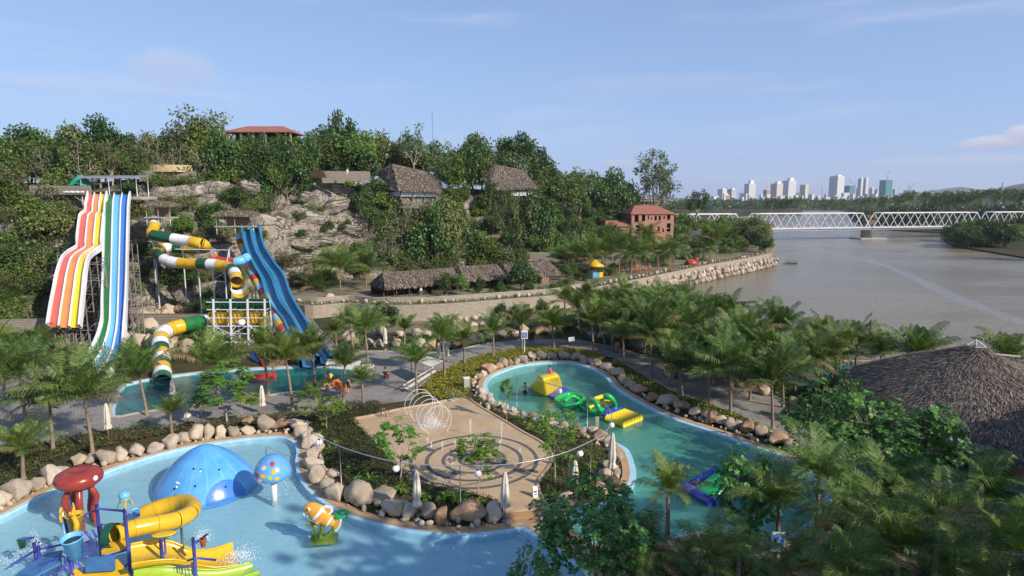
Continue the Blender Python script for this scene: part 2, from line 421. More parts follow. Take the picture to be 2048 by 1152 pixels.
M['steel_dark'] = paint('dark_steel', (0.1, 0.1, 0.11), 0.5, 0.1, 4)
M['coral'] = paint('faded_red', (0.66, 0.13, 0.10), .3, .12, .5, .4); M['apricot'] = paint('faded_orange', (0.76, 0.27, 0.09), .3, .1, .5, .4); M['lane_yellow'] = paint('faded_yellow', (0.8, 0.55, 0.04), .3, .06, 1, .4)
M['red'] = paint('red_paint', (0.50, 0.045, 0.03), 0.25, 0.08, 2, 0.5)
M['orange'] = paint('orange_paint', (0.78, 0.17, 0.03), 0.25, 0.08, 2, 0.5)
M['yellow'] = paint('yellow_paint', (0.70, 0.42, 0.02), 0.25, 0.08, 2, 0.5)
M['green'] = paint('green_paint', (0.02, 0.16, 0.04), 0.3, 0.1, 2, 0.5)
M['green_dark'] = paint('dark_green_paint', (0.012, 0.09, 0.045), 0.3, 0.1, 2, 0.5)
M['blue_light'] = paint('light_blue_paint', (0.16, 0.47, 0.78), 0.25, 0.08, 2, 0.5)
M['blue'] = paint('blue_paint', (0.05, 0.20, 0.60), 0.25, 0.08, 2, 0.5)
M['blue_pale'] = paint('pale_blue_paint', (0.32, 0.55, 0.80), 0.3, 0.08, 2, 0.5)
M['purple'] = paint('violet_paint', (0.075, 0.09, 0.42), 0.35, 0.15, 5, 0.4)
M['teal_blue'] = paint('teal_blue_paint', (0.035, 0.21, 0.38), 0.25, 0.1, 1.2, 0.5)
M['black'] = paint('black_plastic', (0.015, 0.015, 0.017), 0.5, 0.05, 4)
M['cream'] = paint('cream_canvas', (0.62, 0.57, 0.48), 0.8, 0.12, 5, 0.1)
M['concrete'] = paint('concrete', (0.40, 0.38, 0.35), 0.85, 0.2, 0.7, 0.1, bump=0.01)
M['wood'] = paint('wood', (0.27, 0.18, 0.11), 0.8, 0.25, 6, 0.1)
M['wood_dark'] = paint('dark_wood', (0.10, 0.065, 0.04), 0.8, 0.25, 6, 0.1)
M['dark'] = paint('dark_void', (0.02, 0.018, 0.016), 0.9, 0.1, 2, 0.05)
M['panel_blue'] = paint('grey_blue_panel', (0.06, 0.17, 0.36), .4, .12, 2, .4); M['octo'] = paint('octopus_red', (0.36, 0.05, 0.035), .28, .2, 1.2, .5); M['skin'] = paint('skin', (0.55, 0.30, 0.20), 0.55, 0.06, 12, 0.3)
M['hair'] = paint('hair', (0.02, 0.014, 0.01), 0.5, 0.1, 20, 0.3)
# ================================================================ the setting
def pxpoly(pts, z=0.0): return [at(x, y, z) for x, y in pts]
WATER_Z = -1.5
# --- pools (outlines at deck level)
kid = crv(pxpoly([(-60, 1050), (0, 1030), (65, 997), (123, 971), (213, 940), (297, 912), (374, 893), (450, 881), (510, 874), (561, 872), (590, 881), (600, 899), (598, 925), (607, 957),
      (632, 987), (668, 1012), (710, 1032), (787, 1052), (868, 1064), (901, 1067), (966, 1064), (1030, 1056)]), k=5)
kid += [at(1050, 1053), at(1121, 1099), at(1200, 1160), at(1120, 1270), at(700, 1340), at(100, 1360), at(-300, 1240), at(-260, 1120)]
lazy = crv(pxpoly([(967, 766), (976, 753), (998, 742), (1024, 733), (1055, 727), (1102, 723), (1141, 724), (1167, 729), (1196, 740), (1219, 755), (1232, 771), (1258, 789), (1292, 808),
      (1326, 825), (1363, 840), (1432, 862), (1507, 889), (1560, 906), (1600, 927), (1650, 965), (1665, 1010), (1625, 1055), (1560, 1085), (1450, 1082), (1380, 1072), (1280, 1095), (1180, 1088), (1118, 1062),
      (1116, 1036), (1150, 1015), (1200, 1000), (1240, 985), (1259, 957), (1257, 927), (1246, 900), (1226, 888), (1201, 876), (1178, 867), (1149, 858), (1087, 841), (1055, 836), (1026, 824), (998, 815), (976, 795), (968, 779)]), True, 4)
slidep = crv(pxpoly([(226, 832), (274, 825), (384, 809), (481, 798), (556, 787), (662, 774), (734, 759), (722, 738), (660, 733), (560, 735), (440, 742), (330, 754), (250, 770), (232, 800)]), True, 2)
rivpool = crv(pxpoly([(1560, 752), (1600, 722), (1660, 722), (1740, 722), (1760, 735), (1700, 755), (1640, 768), (1590, 770)]), True, 3)
pond = crv(pxpoly([(698, 646), (740, 628), (790, 622), (850, 622), (930, 616), (1030, 610), (1110, 603), (1180, 592), (1260, 577), (1290, 590), (1220, 612), (1150, 628), (1060, 640), (980, 650), (900, 662), (850, 668), (800, 664), (750, 668), (715, 664)]), True, 3)
pad = crv(pxpoly([(740, 834), (800, 820), (870, 808), (927, 796), (960, 815), (1011, 845), (1047, 867), (1082, 886), (1101, 903), (1106, 919), (1095, 941), (1079, 961), (1077, 980), (1085, 999), (1101, 1019)]), k=3)
pad = [at(703, 840)] + pad + [at(1008, 1028), at(1008, 1012), at(979, 1000), at(934, 987), at(901, 980), at(850, 970), at(820, 962), at(797, 946), at(790, 928), at(765, 903), at(736, 874)]
shore = pxpoly([(1215, 584), (1300, 604), (1400, 622), (1480, 648), (1560, 690), (1650, 708), (1760, 722), (1900, 735), (2100, 752), (2500, 800)])
back_edge = [Vector((-220, 60, 0)), Vector((-220, 170, 0)), Vector((0, 190, 0))]
isl = [at(1205, 586)] + shore + [Vector((120, 25, 0)), Vector((130, -30, 0)), Vector((-90, -30, 0)), Vector((-130, 30, 0))] + back_edge
holes = [kid, lazy, slidep, rivpool, pond]

m_soil, t, b = bsdf('soil', 0.95, 0.1)
a = tmix(t, ramp(t, tnoise(t, 0.35, 6, 0.7), 0.42, 0.6), (0.10, 0.075, 0.045), (0.05, 0.06, 0.022))
a = tmix(t, ramp(t, tnoise(t, 6, 4, 0.7), 0.35, 0.7, 0, 0.7), a, (0.035, 0.03, 0.018)); t.links.new(a, b.inputs[0]); tbump(t, b, tnoise(t, 5, 5), 0.06)
v, f = fill(isl, holes)
mb = MB(); mb.add(v, f)
bank = [p for p in isl[:len(shore) + 3]]
mb.grid([[(p.x, p.y, 0) for p in bank], [(p.x + 1.5, p.y + 2.5, -3) for p in bank]])
tag(mb.build('ground', m_soil), kind='structure')

# cobbled paving
m_pave, t, b = bsdf('cobbles', 0.8, 0.25)
c = t.nodes.new('ShaderNodeTexCoord'); bt = t.nodes.new('ShaderNodeTexBrick'); t.links.new(c.outputs['Object'], bt.inputs['Vector'])
bt.inputs['Color1'].default_value = rgb((0.33, 0.31, 0.285)); bt.inputs['Color2'].default_value = rgb((0.25, 0.235, 0.22)); bt.inputs['Mortar'].default_value = rgb((0.13, 0.12, 0.11))
bt.inputs['Scale'].default_value = 1.0; bt.inputs['Brick Width'].default_value = 0.32; bt.inputs['Row Height'].default_value = 0.22; bt.inputs['Mortar Size'].default_value = 0.016
a = tmix(t, ramp(t, tnoise(t, 0.3, 6, 0.7), 0.45, 0.62, 0, 0.75), bt.outputs[0], (0.17, 0.155, 0.14))
a = tmix(t, ramp(t, tnoise(t, 1.7, 5, 0.7), 0.5, 0.75, 0, 0.45), a, (0.42, 0.39, 0.35)); t.links.new(a, b.inputs[0]); tbump(t, b, bt.outputs['Fac'], -0.015)
plaza = pxpoly([(-400, 930), (-200, 905), (0, 893), (60, 888), (120, 884), (190, 868), (300, 864), (420, 852), (520, 840), (600, 832), (640, 817), (720, 812), (780, 806), (825, 800), (838, 775), (870, 748), (930, 722), (990, 706), (1050, 696),
    (1110, 694), (1170, 700), (1230, 716), (1290, 752), (1340, 780), (1400, 803), (1480, 832), (1560, 872), (1640, 905), (1740, 955), (1850, 1010), (1960, 1075), (2200, 1200), (2250, 1090), (2050, 1030), (1960, 990), (1850, 930),
    (1740, 880), (1640, 832), (1520, 783), (1400, 745), (1300, 716), (1225, 694), (1150, 680), (1050, 679), (960, 690), (890, 706), (830, 705), (770, 703), (720, 703), (668, 690), (640, 660), (618, 632), (612, 612), (625, 596), (700, 590), (700, 578), (600, 588), (560, 600), (560, 640), (600, 700), (640, 728), (560, 731),
    (440, 738), (330, 750), (246, 766), (215, 790), (120, 740), (0, 735), (-300, 750)])
v, f = fill(plaza, [offset(slidep, 0.0)])
mb = MB(); mb.add([(p.x, p.y, 0.012) for p in v], f); tag(mb.build('paved_path', m_pave), kind='structure')
m_kerb = paint('kerb_stone', (0.42, 0.40, 0.36), 0.85, 0.2, 1.2, 0.1)
def kerb(pts, z=0.0, w=0.14, h=0.12):
    pts = [Vector((p[0], p[1], 0)) for p in pts]; k = MB()
    L = []
    for i, p in enumerate(pts):
        d = (pts[min(i + 1, len(pts) - 1)] - pts[max(i - 1, 0)]); n = Vector((-d.y, d.x, 0)).normalized() * w / 2
        L.append((p + n, p - n))
    k.grid([[a + Vector((0, 0, z)), a + Vector((0, 0, z + h)), b + Vector((0, 0, z + h)), b + Vector((0, 0, z))] for a, b in L]); return k
for rng in ((plaza[14:32], ), (plaza[33:52], )):
    tag(kerb(rng[0]).build('kerb', m_kerb), kind='structure')

# splash pad floor
m_pad, t, b = bsdf('pad_floor', 0.55, 0.35)
a = tmix(t, ramp(t, tnoise(t, 0.45, 6, 0.65), 0.4, 0.65), (0.48, 0.335, 0.19), (0.40, 0.275, 0.15))
a = tmix(t, ramp(t, tnoise(t, 14, 3, 0.8), 0.4, 0.7, 0, 0.4), a, (0.58, 0.45, 0.31)); t.links.new(a, b.inputs[0])
t.links.new(ramp(t, tnoise(t, 0.35, 4), 0.42, 0.58, 0.25, 0.75), b.inputs['Roughness'])
v, f = fill(pad)
mb = MB(); mb.add([(p.x, p.y, 0.10) for p in v], f); mb.grid([[(p.x, p.y, 0.10) for p in pad + pad[:1]], [(p.x, p.y, -0.05) for p in pad + pad[:1]]])
tag(mb.build('splash_floor', m_pad), kind='structure')
tag(kerb(pad + pad[:1], 0.09, 0.2, 0.1).build('splash_floor_kerb', paint('pad_kerb', (0.52, 0.38, 0.24), 0.7, 0.15, 2)), kind='structure')
m_band = brickmat('dark_tiles', (0.12, 0.115, 0.115), (0.17, 0.16, 0.155), (0.08, 0.075, 0.07), 0.3, 0.3, fixed=True)
PC = at(948, 919, 0.1)
mb = MB()
def ring_flat(mb, c, r0, r1, z, n=72, a0=0, a1=2 * pi):
    mb.grid([[(c.x + r * cos(lerp(a0, a1, j / n)), c.y + r * sin(lerp(a0, a1, j / n)), z) for j in range(n + 1)] for r in (r1, r0)])
for r in (4.95, 3.75, 2.5, 1.25): ring_flat(mb, PC, r - 0.3, r, 0.104)
mb2 = mb
for a in range(4):
    an = a * pi / 2 + 1.1; d = Vector((cos(an), sin(an), 0)); n = Vector((-d.y, d.x, 0)) * 0.28
    for r0, r1 in ((1.25, 2.2), (2.5, 3.45), (3.75, 4.65)):
        if (a + int(r0)) % 2: continue
        mb.add([(PC + d * r0 - n + Vector((0, 0, .004))), (PC + d * r1 - n + Vector((0, 0, .004))), (PC + d * r1 + n + Vector((0, 0, .004))), (PC + d * r0 + n + Vector((0, 0, .004)))], [(0, 1, 2, 3)])
tag(mb.build('paving_rings', m_band), kind='structure')
# steps and bridge deck at the lower right of the pad
m_step = paint('ochre_render', (0.46, 0.27, 0.12), 0.6, 0.15, 1.5)
mb = MB(); mb.prism([at(1008, 1040), at(1101, 1030), at(1108, 1046), at(1020, 1057)], -0.1, 0.03)
mb.prism([at(1008, 1028), at(1101, 1019), at(1103, 1030), at(1009, 1040)], -0.1, 0.06)
tag(mb.build('pool_steps', m_step), kind='structure')
mb = MB(); mb.prism([at(1052, 1053), at(1104, 1036), at(1135, 1052), at(1185, 1096), at(1230, 1150), at(1200, 1158), at(1123, 1098)], -0.7, 0.035)
tag(mb.build('deck_between_pools', m_step), kind='structure')

# coping, wall, floor and water of each pool
m_cop = paint('sandstone_coping', (0.50, 0.33, 0.19), 0.7, 0.12, 1.4, 0.2, bump=0.01)
m_copc = paint('cream_coping', (0.56, 0.46, 0.34), 0.7, 0.12, 1.4, 0.2)
m_rim = brickmat('rim_tiles', (0.36, 0.60, 0.74), (0.42, 0.66, 0.79), (0.5, 0.62, 0.68), 0.25, 0.25, msize=0.01, rough=0.4, bump=0.002, fixed=True)
def poolfloor(name, c1, c2, c3, shoal=None):
    m, t, b = bsdf(name, 0.6, 0.2)
    a = tmix(t, ramp(t, tnoise(t, 0.12, 3, 0.6), 0.35, 0.7), c1, c2)
    # light nets cast by the ripples are painted into the floor colour as mottling
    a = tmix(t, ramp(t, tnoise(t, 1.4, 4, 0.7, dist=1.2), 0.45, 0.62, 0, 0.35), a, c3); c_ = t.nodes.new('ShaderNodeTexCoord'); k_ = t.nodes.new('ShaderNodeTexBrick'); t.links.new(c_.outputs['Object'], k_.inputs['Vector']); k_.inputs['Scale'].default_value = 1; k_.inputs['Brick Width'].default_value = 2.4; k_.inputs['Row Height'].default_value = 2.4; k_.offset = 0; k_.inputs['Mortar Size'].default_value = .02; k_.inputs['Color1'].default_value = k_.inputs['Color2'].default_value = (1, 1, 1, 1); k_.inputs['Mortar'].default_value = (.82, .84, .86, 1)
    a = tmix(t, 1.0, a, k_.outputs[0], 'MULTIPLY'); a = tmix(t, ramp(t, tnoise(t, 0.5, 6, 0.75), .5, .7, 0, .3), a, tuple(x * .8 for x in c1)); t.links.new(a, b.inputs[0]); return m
def pool(name, poly, fm, wm, depth, level, cop=None, cw=0.8, rim=0.28, wall=None):
    inner = offset(poly, -rim)
    mb = MB(); v, f = fill(poly); mb.add([(p.x, p.y, -depth) for p in v], f)
    tag(mb.build(name + '_floor', fm), kind='structure')
    mb = MB(); cl = poly + poly[:1]; ci = inner + inner[:1]
    mb.grid([[(p.x, p.y, 0.02) for p in cl], [(p.x, p.y, 0.0) for p in ci], [(p.x, p.y, -depth) for p in ci]])
    tag(mb.build(name + '_rim', wall or m_rim, fixn=True), kind='structure')
    if cop:
        out = offset(poly, cw); co = out + out[:1]
        mb = MB(); mb.grid([[(p.x, p.y, 0.0) for p in co], [(p.x, p.y, 0.05) for p in co], [(p.x, p.y, 0.05) for p in cl], [(p.x, p.y, -0.02) for p in cl]])
        tag(mb.build(name + '_coping', cop, fixn=True), kind='structure')
    mb = MB(); v, f = fill(poly); mb.add([(p.x, p.y, -level) for p in v], f)
    return tag(mb.build(name + '_water', wm), kind='structure')
wk, _, _ = watermat('paddling_water', (0.88, 0.97, 1.0), 0.15, 0.05, 2.2, 0.07, (0.22, 0.44, 0.54))
pool('paddling_pool', kid, poolfloor('paddling_floor', (0.38, 0.58, 0.63), (0.30, 0.52, 0.61), (0.50, 0.67, 0.69)), wk, 0.5, 0.12, m_cop, 0.7, 0.28)
wl, _, _ = watermat('lazy_water', (0.66, 0.92, 0.86), 0.35, 0.06, 2.4, 0.06, (0.10, 0.31, 0.26))
pool('winding_pool', lazy, poolfloor('winding_floor', (0.20, 0.44, 0.37), (0.28, 0.52, 0.42), (0.30, 0.52, 0.45)), wl, 1.0, 0.15, m_cop, 0.55, 0.45)
ws, _, _ = watermat('slide_water', (0.5, 0.8, 0.78), 0.55, 0.05, 1.8, 0.03, (0.02, 0.15, 0.15))
pool('slide_pool', slidep, poolfloor('slide_floor', (0.05, 0.25, 0.22), (0.06, 0.29, 0.25), (0.05, 0.26, 0.23)), ws, 1.0, 0.12, m_copc, 0.45, 0.2)
pool('far_pool', rivpool, poolfloor('far_pool_floor', (0.03, 0.26, 0.2), (0.04, 0.3, 0.24), (0.05, 0.28, 0.22)), ws, 1.0, 0.1, m_cop, 0.3, 0.15, m_step)
wp, _, _ = watermat('pond_water_surface', (0.6, 0.55, 0.4), 0.9, 0.06, 1.5, 0.02, (0.12, 0.105, 0.06))
mb = MB(); v, f = fill(pond); mb.add([(p.x, p.y, -0.55) for p in v], f); tag(mb.build('pond_water', wp), kind='structure')
# pale shelf under the inner bank of the winding pool
mb = MB(); sh = crv(pxpoly([(1244, 893), (1256, 905), (1264, 928), (1262, 958), (1250, 985), (1236, 1003)], -0.16), k=4); sh2 = crv(pxpoly([(1234, 893), (1243, 905), (1250, 928), (1248, 958), (1238, 980), (1222, 998)], -0.16), k=4)
mb.grid([[(p.x, p.y, -0.06) for p in sh], [(p.x, p.y, -0.06) for p in sh2]]); mb.grid([[(p.x, p.y, -0.06) for p in sh], [(p.x, p.y, -0.9) for p in sh]])
tag(mb.build('pool_shelf', paint('shelf_blue', (0.25, 0.50, 0.56), 0.5, 0.06, 1)), kind='structure')
mb = MB()
for i in range(3):
    a, b_ = at(1050, 1055, -0.02 - 0.13 * i), at(1123, 1100, -0.02 - 0.13 * i); o = Vector((-0.5, -0.62, 0)).normalized() * 0.32
    mb.prism([a + o * i, b_ + o * i, b_ + o * (i + 1), a + o * (i + 1)], -0.6, -0.03 - 0.12 * i)
tag(mb.build('pool_entry_steps', m_rim), kind='structure')

# --- river
wr = bpy.data.materials.new('river_water'); wr.use_nodes = True; t = wr.node_tree; b = t.nodes['Principled BSDF']
b.inputs['Roughness'].default_value = 0.12; b.inputs['IOR'].default_value = 1.33; b.inputs['Specular IOR Level'].default_value = 0.5
a = tmix(t, ramp(t, tnoise(t, 0.012, 4, 0.6), 0.35, 0.7), (0.235, 0.19, 0.115), (0.19, 0.16, 0.10)); t.links.new(a, b.inputs[0])
t.links.new(ramp(t, tnoise(t, 0.014, 5, 0.65, (1, 3, 1)), 0.4, 0.65, 0.12, 0.34), b.inputs['Roughness'])
s1 = tnoise(t, 0.9, 5, 0.6, (1, 1.6, 1)); tbump(t, b, s1, 0.22)
mb = MB(); mb.add([(-4000, -60, WATER_Z), (9000, -60, WATER_Z), (9000, 12000, WATER_Z), (-4000, 12000, WATER_Z)], [(0, 1, 2, 3)])
tag(mb.build('river', wr), kind='structure')
# boat wake: a smooth slick on the river
mb = MB(); wk1 = crv([at(x, y, WATER_Z) for x, y in ((1600, 492), (1690, 512), (1760, 528), (1820, 552), (1900, 590), (1980, 622), (2100, 662))], k=8)
L = [[], []]
for i, p in enumerate(wk1):
    d = (wk1[min(i + 1, len(wk1) - 1)] - wk1[max(0, i - 1)]).normalized(); w = 0.6 + 1.6 * min(1, i / 25); w *= 0.8 + 0.4 * noise.noise(p * 0.2)
    L[0].append((p.x - d.y * w, p.y + d.x * w, WATER_Z + 0.02)); L[1].append((p.x + d.y * w, p.y - d.x * w, WATER_Z + 0.02))
mb.grid(L)
wkm, t, df = watermat('wake_water', (0.98, 0.98, 1), 0.02, 0.5, 1.2, 0.1, (0.36, 0.36, 0.38), refl=0.3)
tag(mb.build('boat_wake', wkm), kind='structure')

# --- far land
m_far, t, b = bsdf('far_ground', 0.95, 0.05)
t.links.new(tmix(t, ramp(t, tnoise(t, 0.03, 5), 0.4, 0.6), (0.045, 0.055, 0.025), (0.075, 0.06, 0.035)), b.inputs[0])
farp = pxpoly([(1250, 445), (1400, 438), (1536, 430), (1600, 430), (1606, 421), (1703, 421), (1698, 430), (1705, 442), (1735, 456), (1790, 462), (1888, 467), (1886, 480), (1905, 493), (1970, 504), (2048, 517), (2300, 565)], WATER_Z)
farp = [p for p in farp] + [Vector((9000, 400, 0)), Vector((9000, 3600, 0)), Vector((-4000, 3600, 0)), Vector((-4000, 600, 0)), Vector((20, 600, 0))]
mb = MB(); mb.prism(farp, -2.5, -0.9); tag(mb.build('far_bank', m_far), kind='structure')
m_hill = paint('distant_hill', (0.05, 0.075, 0.05), 0.95, 0.2, 0.002, 0.05)
def ridge(pts, Y, depth, name='distant_hills'):
    """a long hill: a crest given by points, with slopes in front and behind"""
    C = crv([P(x, y, Y) for x, y in pts], k=8); mb = MB(); rows = []
    for k in range(-6, 7):
        row = []
        for i, p in enumerate(C):
            w = cos(k / 6 * pi / 2) ** 1.2
            h = max(0, (p.z + 5)) * w * (1 + 0.18 * noise.noise(Vector((p.x * 0.004, k * 0.7, 3))))
            row.append((p.x, Y + k / 6 * depth, -5 + h))
        rows.append(row)
    mb.smooth = True; mb.grid(rows); return tag(mb.build(name, m_hill), kind='structure')
ridge([(1790, 400), (1840, 390), (1880, 383), (1915, 376), (1945, 379), (1975, 383), (2010, 390), (2080, 396)], 6500, 900)
ridge([(1995, 396), (2025, 380), (2048, 372), (2090, 362), (2200, 360)], 3900, 600)
ridge([(1180, 396), (1230, 388), (1262, 383), (1285, 388), (1330, 394), (1390, 398)], 7000, 900)

# --- the hill with its rock face
HT = [(-900, 70, 96, 18), (-300, 80, 108, 20), (0, 88, 117, 21), (150, 92, 118, 20.5), (300, 99, 124, 22), (450, 106, 131, 23), (600, 125, 147, 23.5), (750, 138, 156, 21.5), (900, 146, 166, 20), (1024, 153, 174, 20),
      (1120, 165, 198, 15), (1200, 185, 225, 8), (1300, 215, 265, 3.2), (1500, 222, 290, 2.6), (1530, 215, 280, 1.5), (1560, 215, 280, -4)]
HT = [((r[0] - 1024) / F_PX,) + r[1:] for r in HT]
def hprof(x, y):
    u = x / max(y, 1); Yf, Yt, zt = interp(HT, u); t = (y - Yf) / (Yt - Yf); return u, t, Yf, Yt, zt
def hz(x, y):
    u, t, Yf, Yt, zt = hprof(x, y)
    base = -1.2 if t < 0 else 0.0
    if zt < 4: 
        return base if t < 0 else min(1.0, t * 12) * zt - (0.5 if t < 0.02 else 0)
    q = Vector((x * 0.16, y * 0.16, 0)); tt = t + 0.10 * noise.noise(q) + 0.05 * noise.noise(q * 3.1)
    if t <= 0: return base
    if t < 1.15:
        n = 4.0; s = max(0, min(1, tt)) * n; k = math.floor(s); fr = s - k
        e = 0.25 * fr + 0.75 * (min(1, max(0, (fr - 0.45) / 0.4))) ** 1.0
        z = (k + e) / n * zt
        z *= min(1, t * 8 + 0.1)
    else: z = zt
    if t > 1: z = zt + 2.5 * min(1, (t - 1) / 1.0) + 0.7 * noise.noise(q * 0.6)
    back = y - Yt
    if back > 90: z = max(-2, z * (1 - (back - 90) / 120))
    # blocks
    if 0 < t < 1.1:
        d = noise.voronoi(Vector((x * 0.2, y * 0.16, z * 0.5)))[0]; z += 1.3 * min(0.3, d[1] - d[0]) - 0.2 + 0.8 * noise.noise(Vector((x, y, z)) * .3) + 0.3 * noise.noise(Vector((x, y, z)) * 1.1)
    return z
NC, NR, NB = 640, 120, 22
u0, u1 = HT[0][0], HT[-1][0]; rows = []
for j in range(NR + NB):
    row = []
    for i in range(NC + 1):
        w = i / NC; u = lerp(u0, u1, w ** 0.8); Yf, Yt, zt = interp(HT, u)
        Y = lerp(Yf - 1, Yt + 2, j / NR) if j <= NR else Yt + 2 + (j - NR) ** 1.6 * 1.9
        row.append((u * Y, Y, hz(u * Y, Y)))
    rows.append(row)
mb = MB(); mb.smooth = False; mb.grid(rows)
m_cliff, t, b = bsdf('cliff', 0.9, 0.15)
geo = t.nodes.new('ShaderNodeNewGeometry'); sx = t.nodes.new('ShaderNodeSeparateXYZ'); t.links.new(geo.outputs['Normal'], sx.inputs[0])
rk = tmix(t, ramp(t, tnoise(t, 0.25, 6, 0.7), 0.38, 0.62), (0.47, 0.415, 0.35), (0.33, 0.29, 0.245))
rk = tmix(t, ramp(t, tnoise(t, 0.6, 5, 0.7, (1, 1, 0.25)), 0.5, 0.68, 0, 0.8), rk, (0.60, 0.545, 0.475))
def cracks(sc, sc3, wd):
    m_ = t.nodes.new('ShaderNodeMath'); m_.operation = 'SUBTRACT'; m_.inputs[1].default_value = .5; t.links.new(tnoise(t, sc, 3, .55, sc3), m_.inputs[0])
    a_ = t.nodes.new('ShaderNodeMath'); a_.operation = 'ABSOLUTE'; t.links.new(m_.outputs[0], a_.inputs[0]); return ramp(t, a_.outputs[0], 0, wd, 1, 0)
c1 = cracks(.35, (.5, .5, 2.2), .012); c2 = cracks(.3, (2.4, 1, .4), .010); c3 = cracks(.9, (1, 1, 1), .012)
cm_ = t.nodes.new('ShaderNodeMath'); cm_.operation = 'MAXIMUM'; t.links.new(c1, cm_.inputs[0]); t.links.new(c2, cm_.inputs[1]); cn_ = t.nodes.new('ShaderNodeMath'); cn_.operation = 'MAXIMUM'; t.links.new(cm_.outputs[0], cn_.inputs[0]); t.links.new(c3, cn_.inputs[1]); crk = cn_.outputs[0]
rk = tmix(t, ramp(t, tnoise(t, .12, 4, .6), .5, .7, 0, .4), rk, (0.46, 0.33, 0.23))
ck = t.nodes.new('ShaderNodeMath'); ck.operation = 'MULTIPLY'; ck.inputs[1].default_value = .75; t.links.new(crk, ck.inputs[0])
rk = tmix(t, ck.outputs[0], rk, (0.06, 0.05, 0.04))
gr = tmix(t, ramp(t, tnoise(t, 0.8, 5, 0.7), 0.4, 0.6), (0.06, 0.085, 0.025), (0.15, 0.115, 0.065))
flat = ramp(t, sx.outputs[2], 0.62, 0.9)
mm = t.nodes.new('ShaderNodeMath'); mm.operation = 'MULTIPLY'; t.links.new(flat, mm.inputs[0]); t.links.new(ramp(t, tnoise(t, 0.2, 5, 0.7), 0.35, 0.55, 0.25, 1), mm.inputs[1])
t.links.new(tmix(t, mm.outputs[0], rk, gr), b.inputs[0])
iv = t.nodes.new('ShaderNodeMath'); iv.operation = 'MULTIPLY_ADD'; iv.inputs[1].default_value = -.35; t.links.new(crk, iv.inputs[0]); t.links.new(tnoise(t, 0.7, 10, 0.75), iv.inputs[2]); tbump(t, b, iv.outputs[0], 1.3)
tag(mb.build('hillside', m_cliff), kind='structure')

# --- raised promenade along the water, with its stone retaining wall
PZ = 2.0
wall_px = [(556, 596), (612, 612), (690, 607), (760, 612), (880, 609), (1000, 600), (1120, 590), (1180, 577), (1270, 560), (1400, 533), (1480, 519), (1538, 507)]
wl_ = crv([at(x, y, PZ) for x, y in wall_px], k=5)
prom = wl_ + [Vector((P(1552, 470, 235).x, 235, 0)), Vector((P(1530, 470, 300).x, 300, 0)), Vector((20, 300, 0)), Vector((-45, 165, 0)), Vector((-58, 130, 0))]
m_prom, t, b = bsdf('promenade_ground', 0.9, 0.1)
a = tmix(t, ramp(t, tnoise(t, 0.25, 5, 0.7), 0.4, 0.62), (0.25, 0.21, 0.16), (0.12, 0.12, 0.06)); t.links.new(a, b.inputs[0])
v, f = fill(prom); mb = MB(); mb.add([(p.x, p.y, PZ) for p in v], f); mb.grid([[(p.x, p.y, PZ) for p in prom + prom[:1]], [(p.x, p.y, -2) for p in prom + prom[:1]]])
tag(mb.build('promenade', m_prom, fixn=True), kind='structure')
m_wall = brickmat('stone_courses', (0.50, 0.43, 0.34), (0.40, 0.33, 0.26), (0.22, 0.18, 0.14), 0.55, 0.22, bump=0.05, msize=0.03)
def wall_along(name, pts, h, w, label, mat=None, group=None, z0=None):
    k = MB(); pts = [Vector(p) for p in pts]; L = []
    for i, p in enumerate(pts):
        d = pts[min(i + 1, len(pts) - 1)] - pts[max(i - 1, 0)]; n = Vector((-d.y, d.x, 0)).normalized() * w / 2; zt = Vector((0, 0, h)); zb = Vector((0, 0, 0)) if z0 is None else Vector((0, 0, z0 - p.z))
        L.append([p + n + zb, p + n + zt, p - n + zt, p - n + zb])
    k.grid(L); k.add(L[0], [(0, 1, 2, 3)]); k.add(L[-1], [(3, 2, 1, 0)])
    o = k.build(name, mat or m_wall, fixn=True); return tag(o, label, 'wall', group)
wall_along('retaining_wall', [p + Vector((0.1, -0.35, 0)) for p in wl_], 0.18, 0.6, 'long low retaining wall of pale stone courses holding the riverside promenade', z0=-2)
wall_along('upper_wall', [p + Vector((0, 2.6, 0)) for p in wl_[5:36]], 1.0, 0.4, 'upper stone parapet wall running in front of the long thatched shelter')

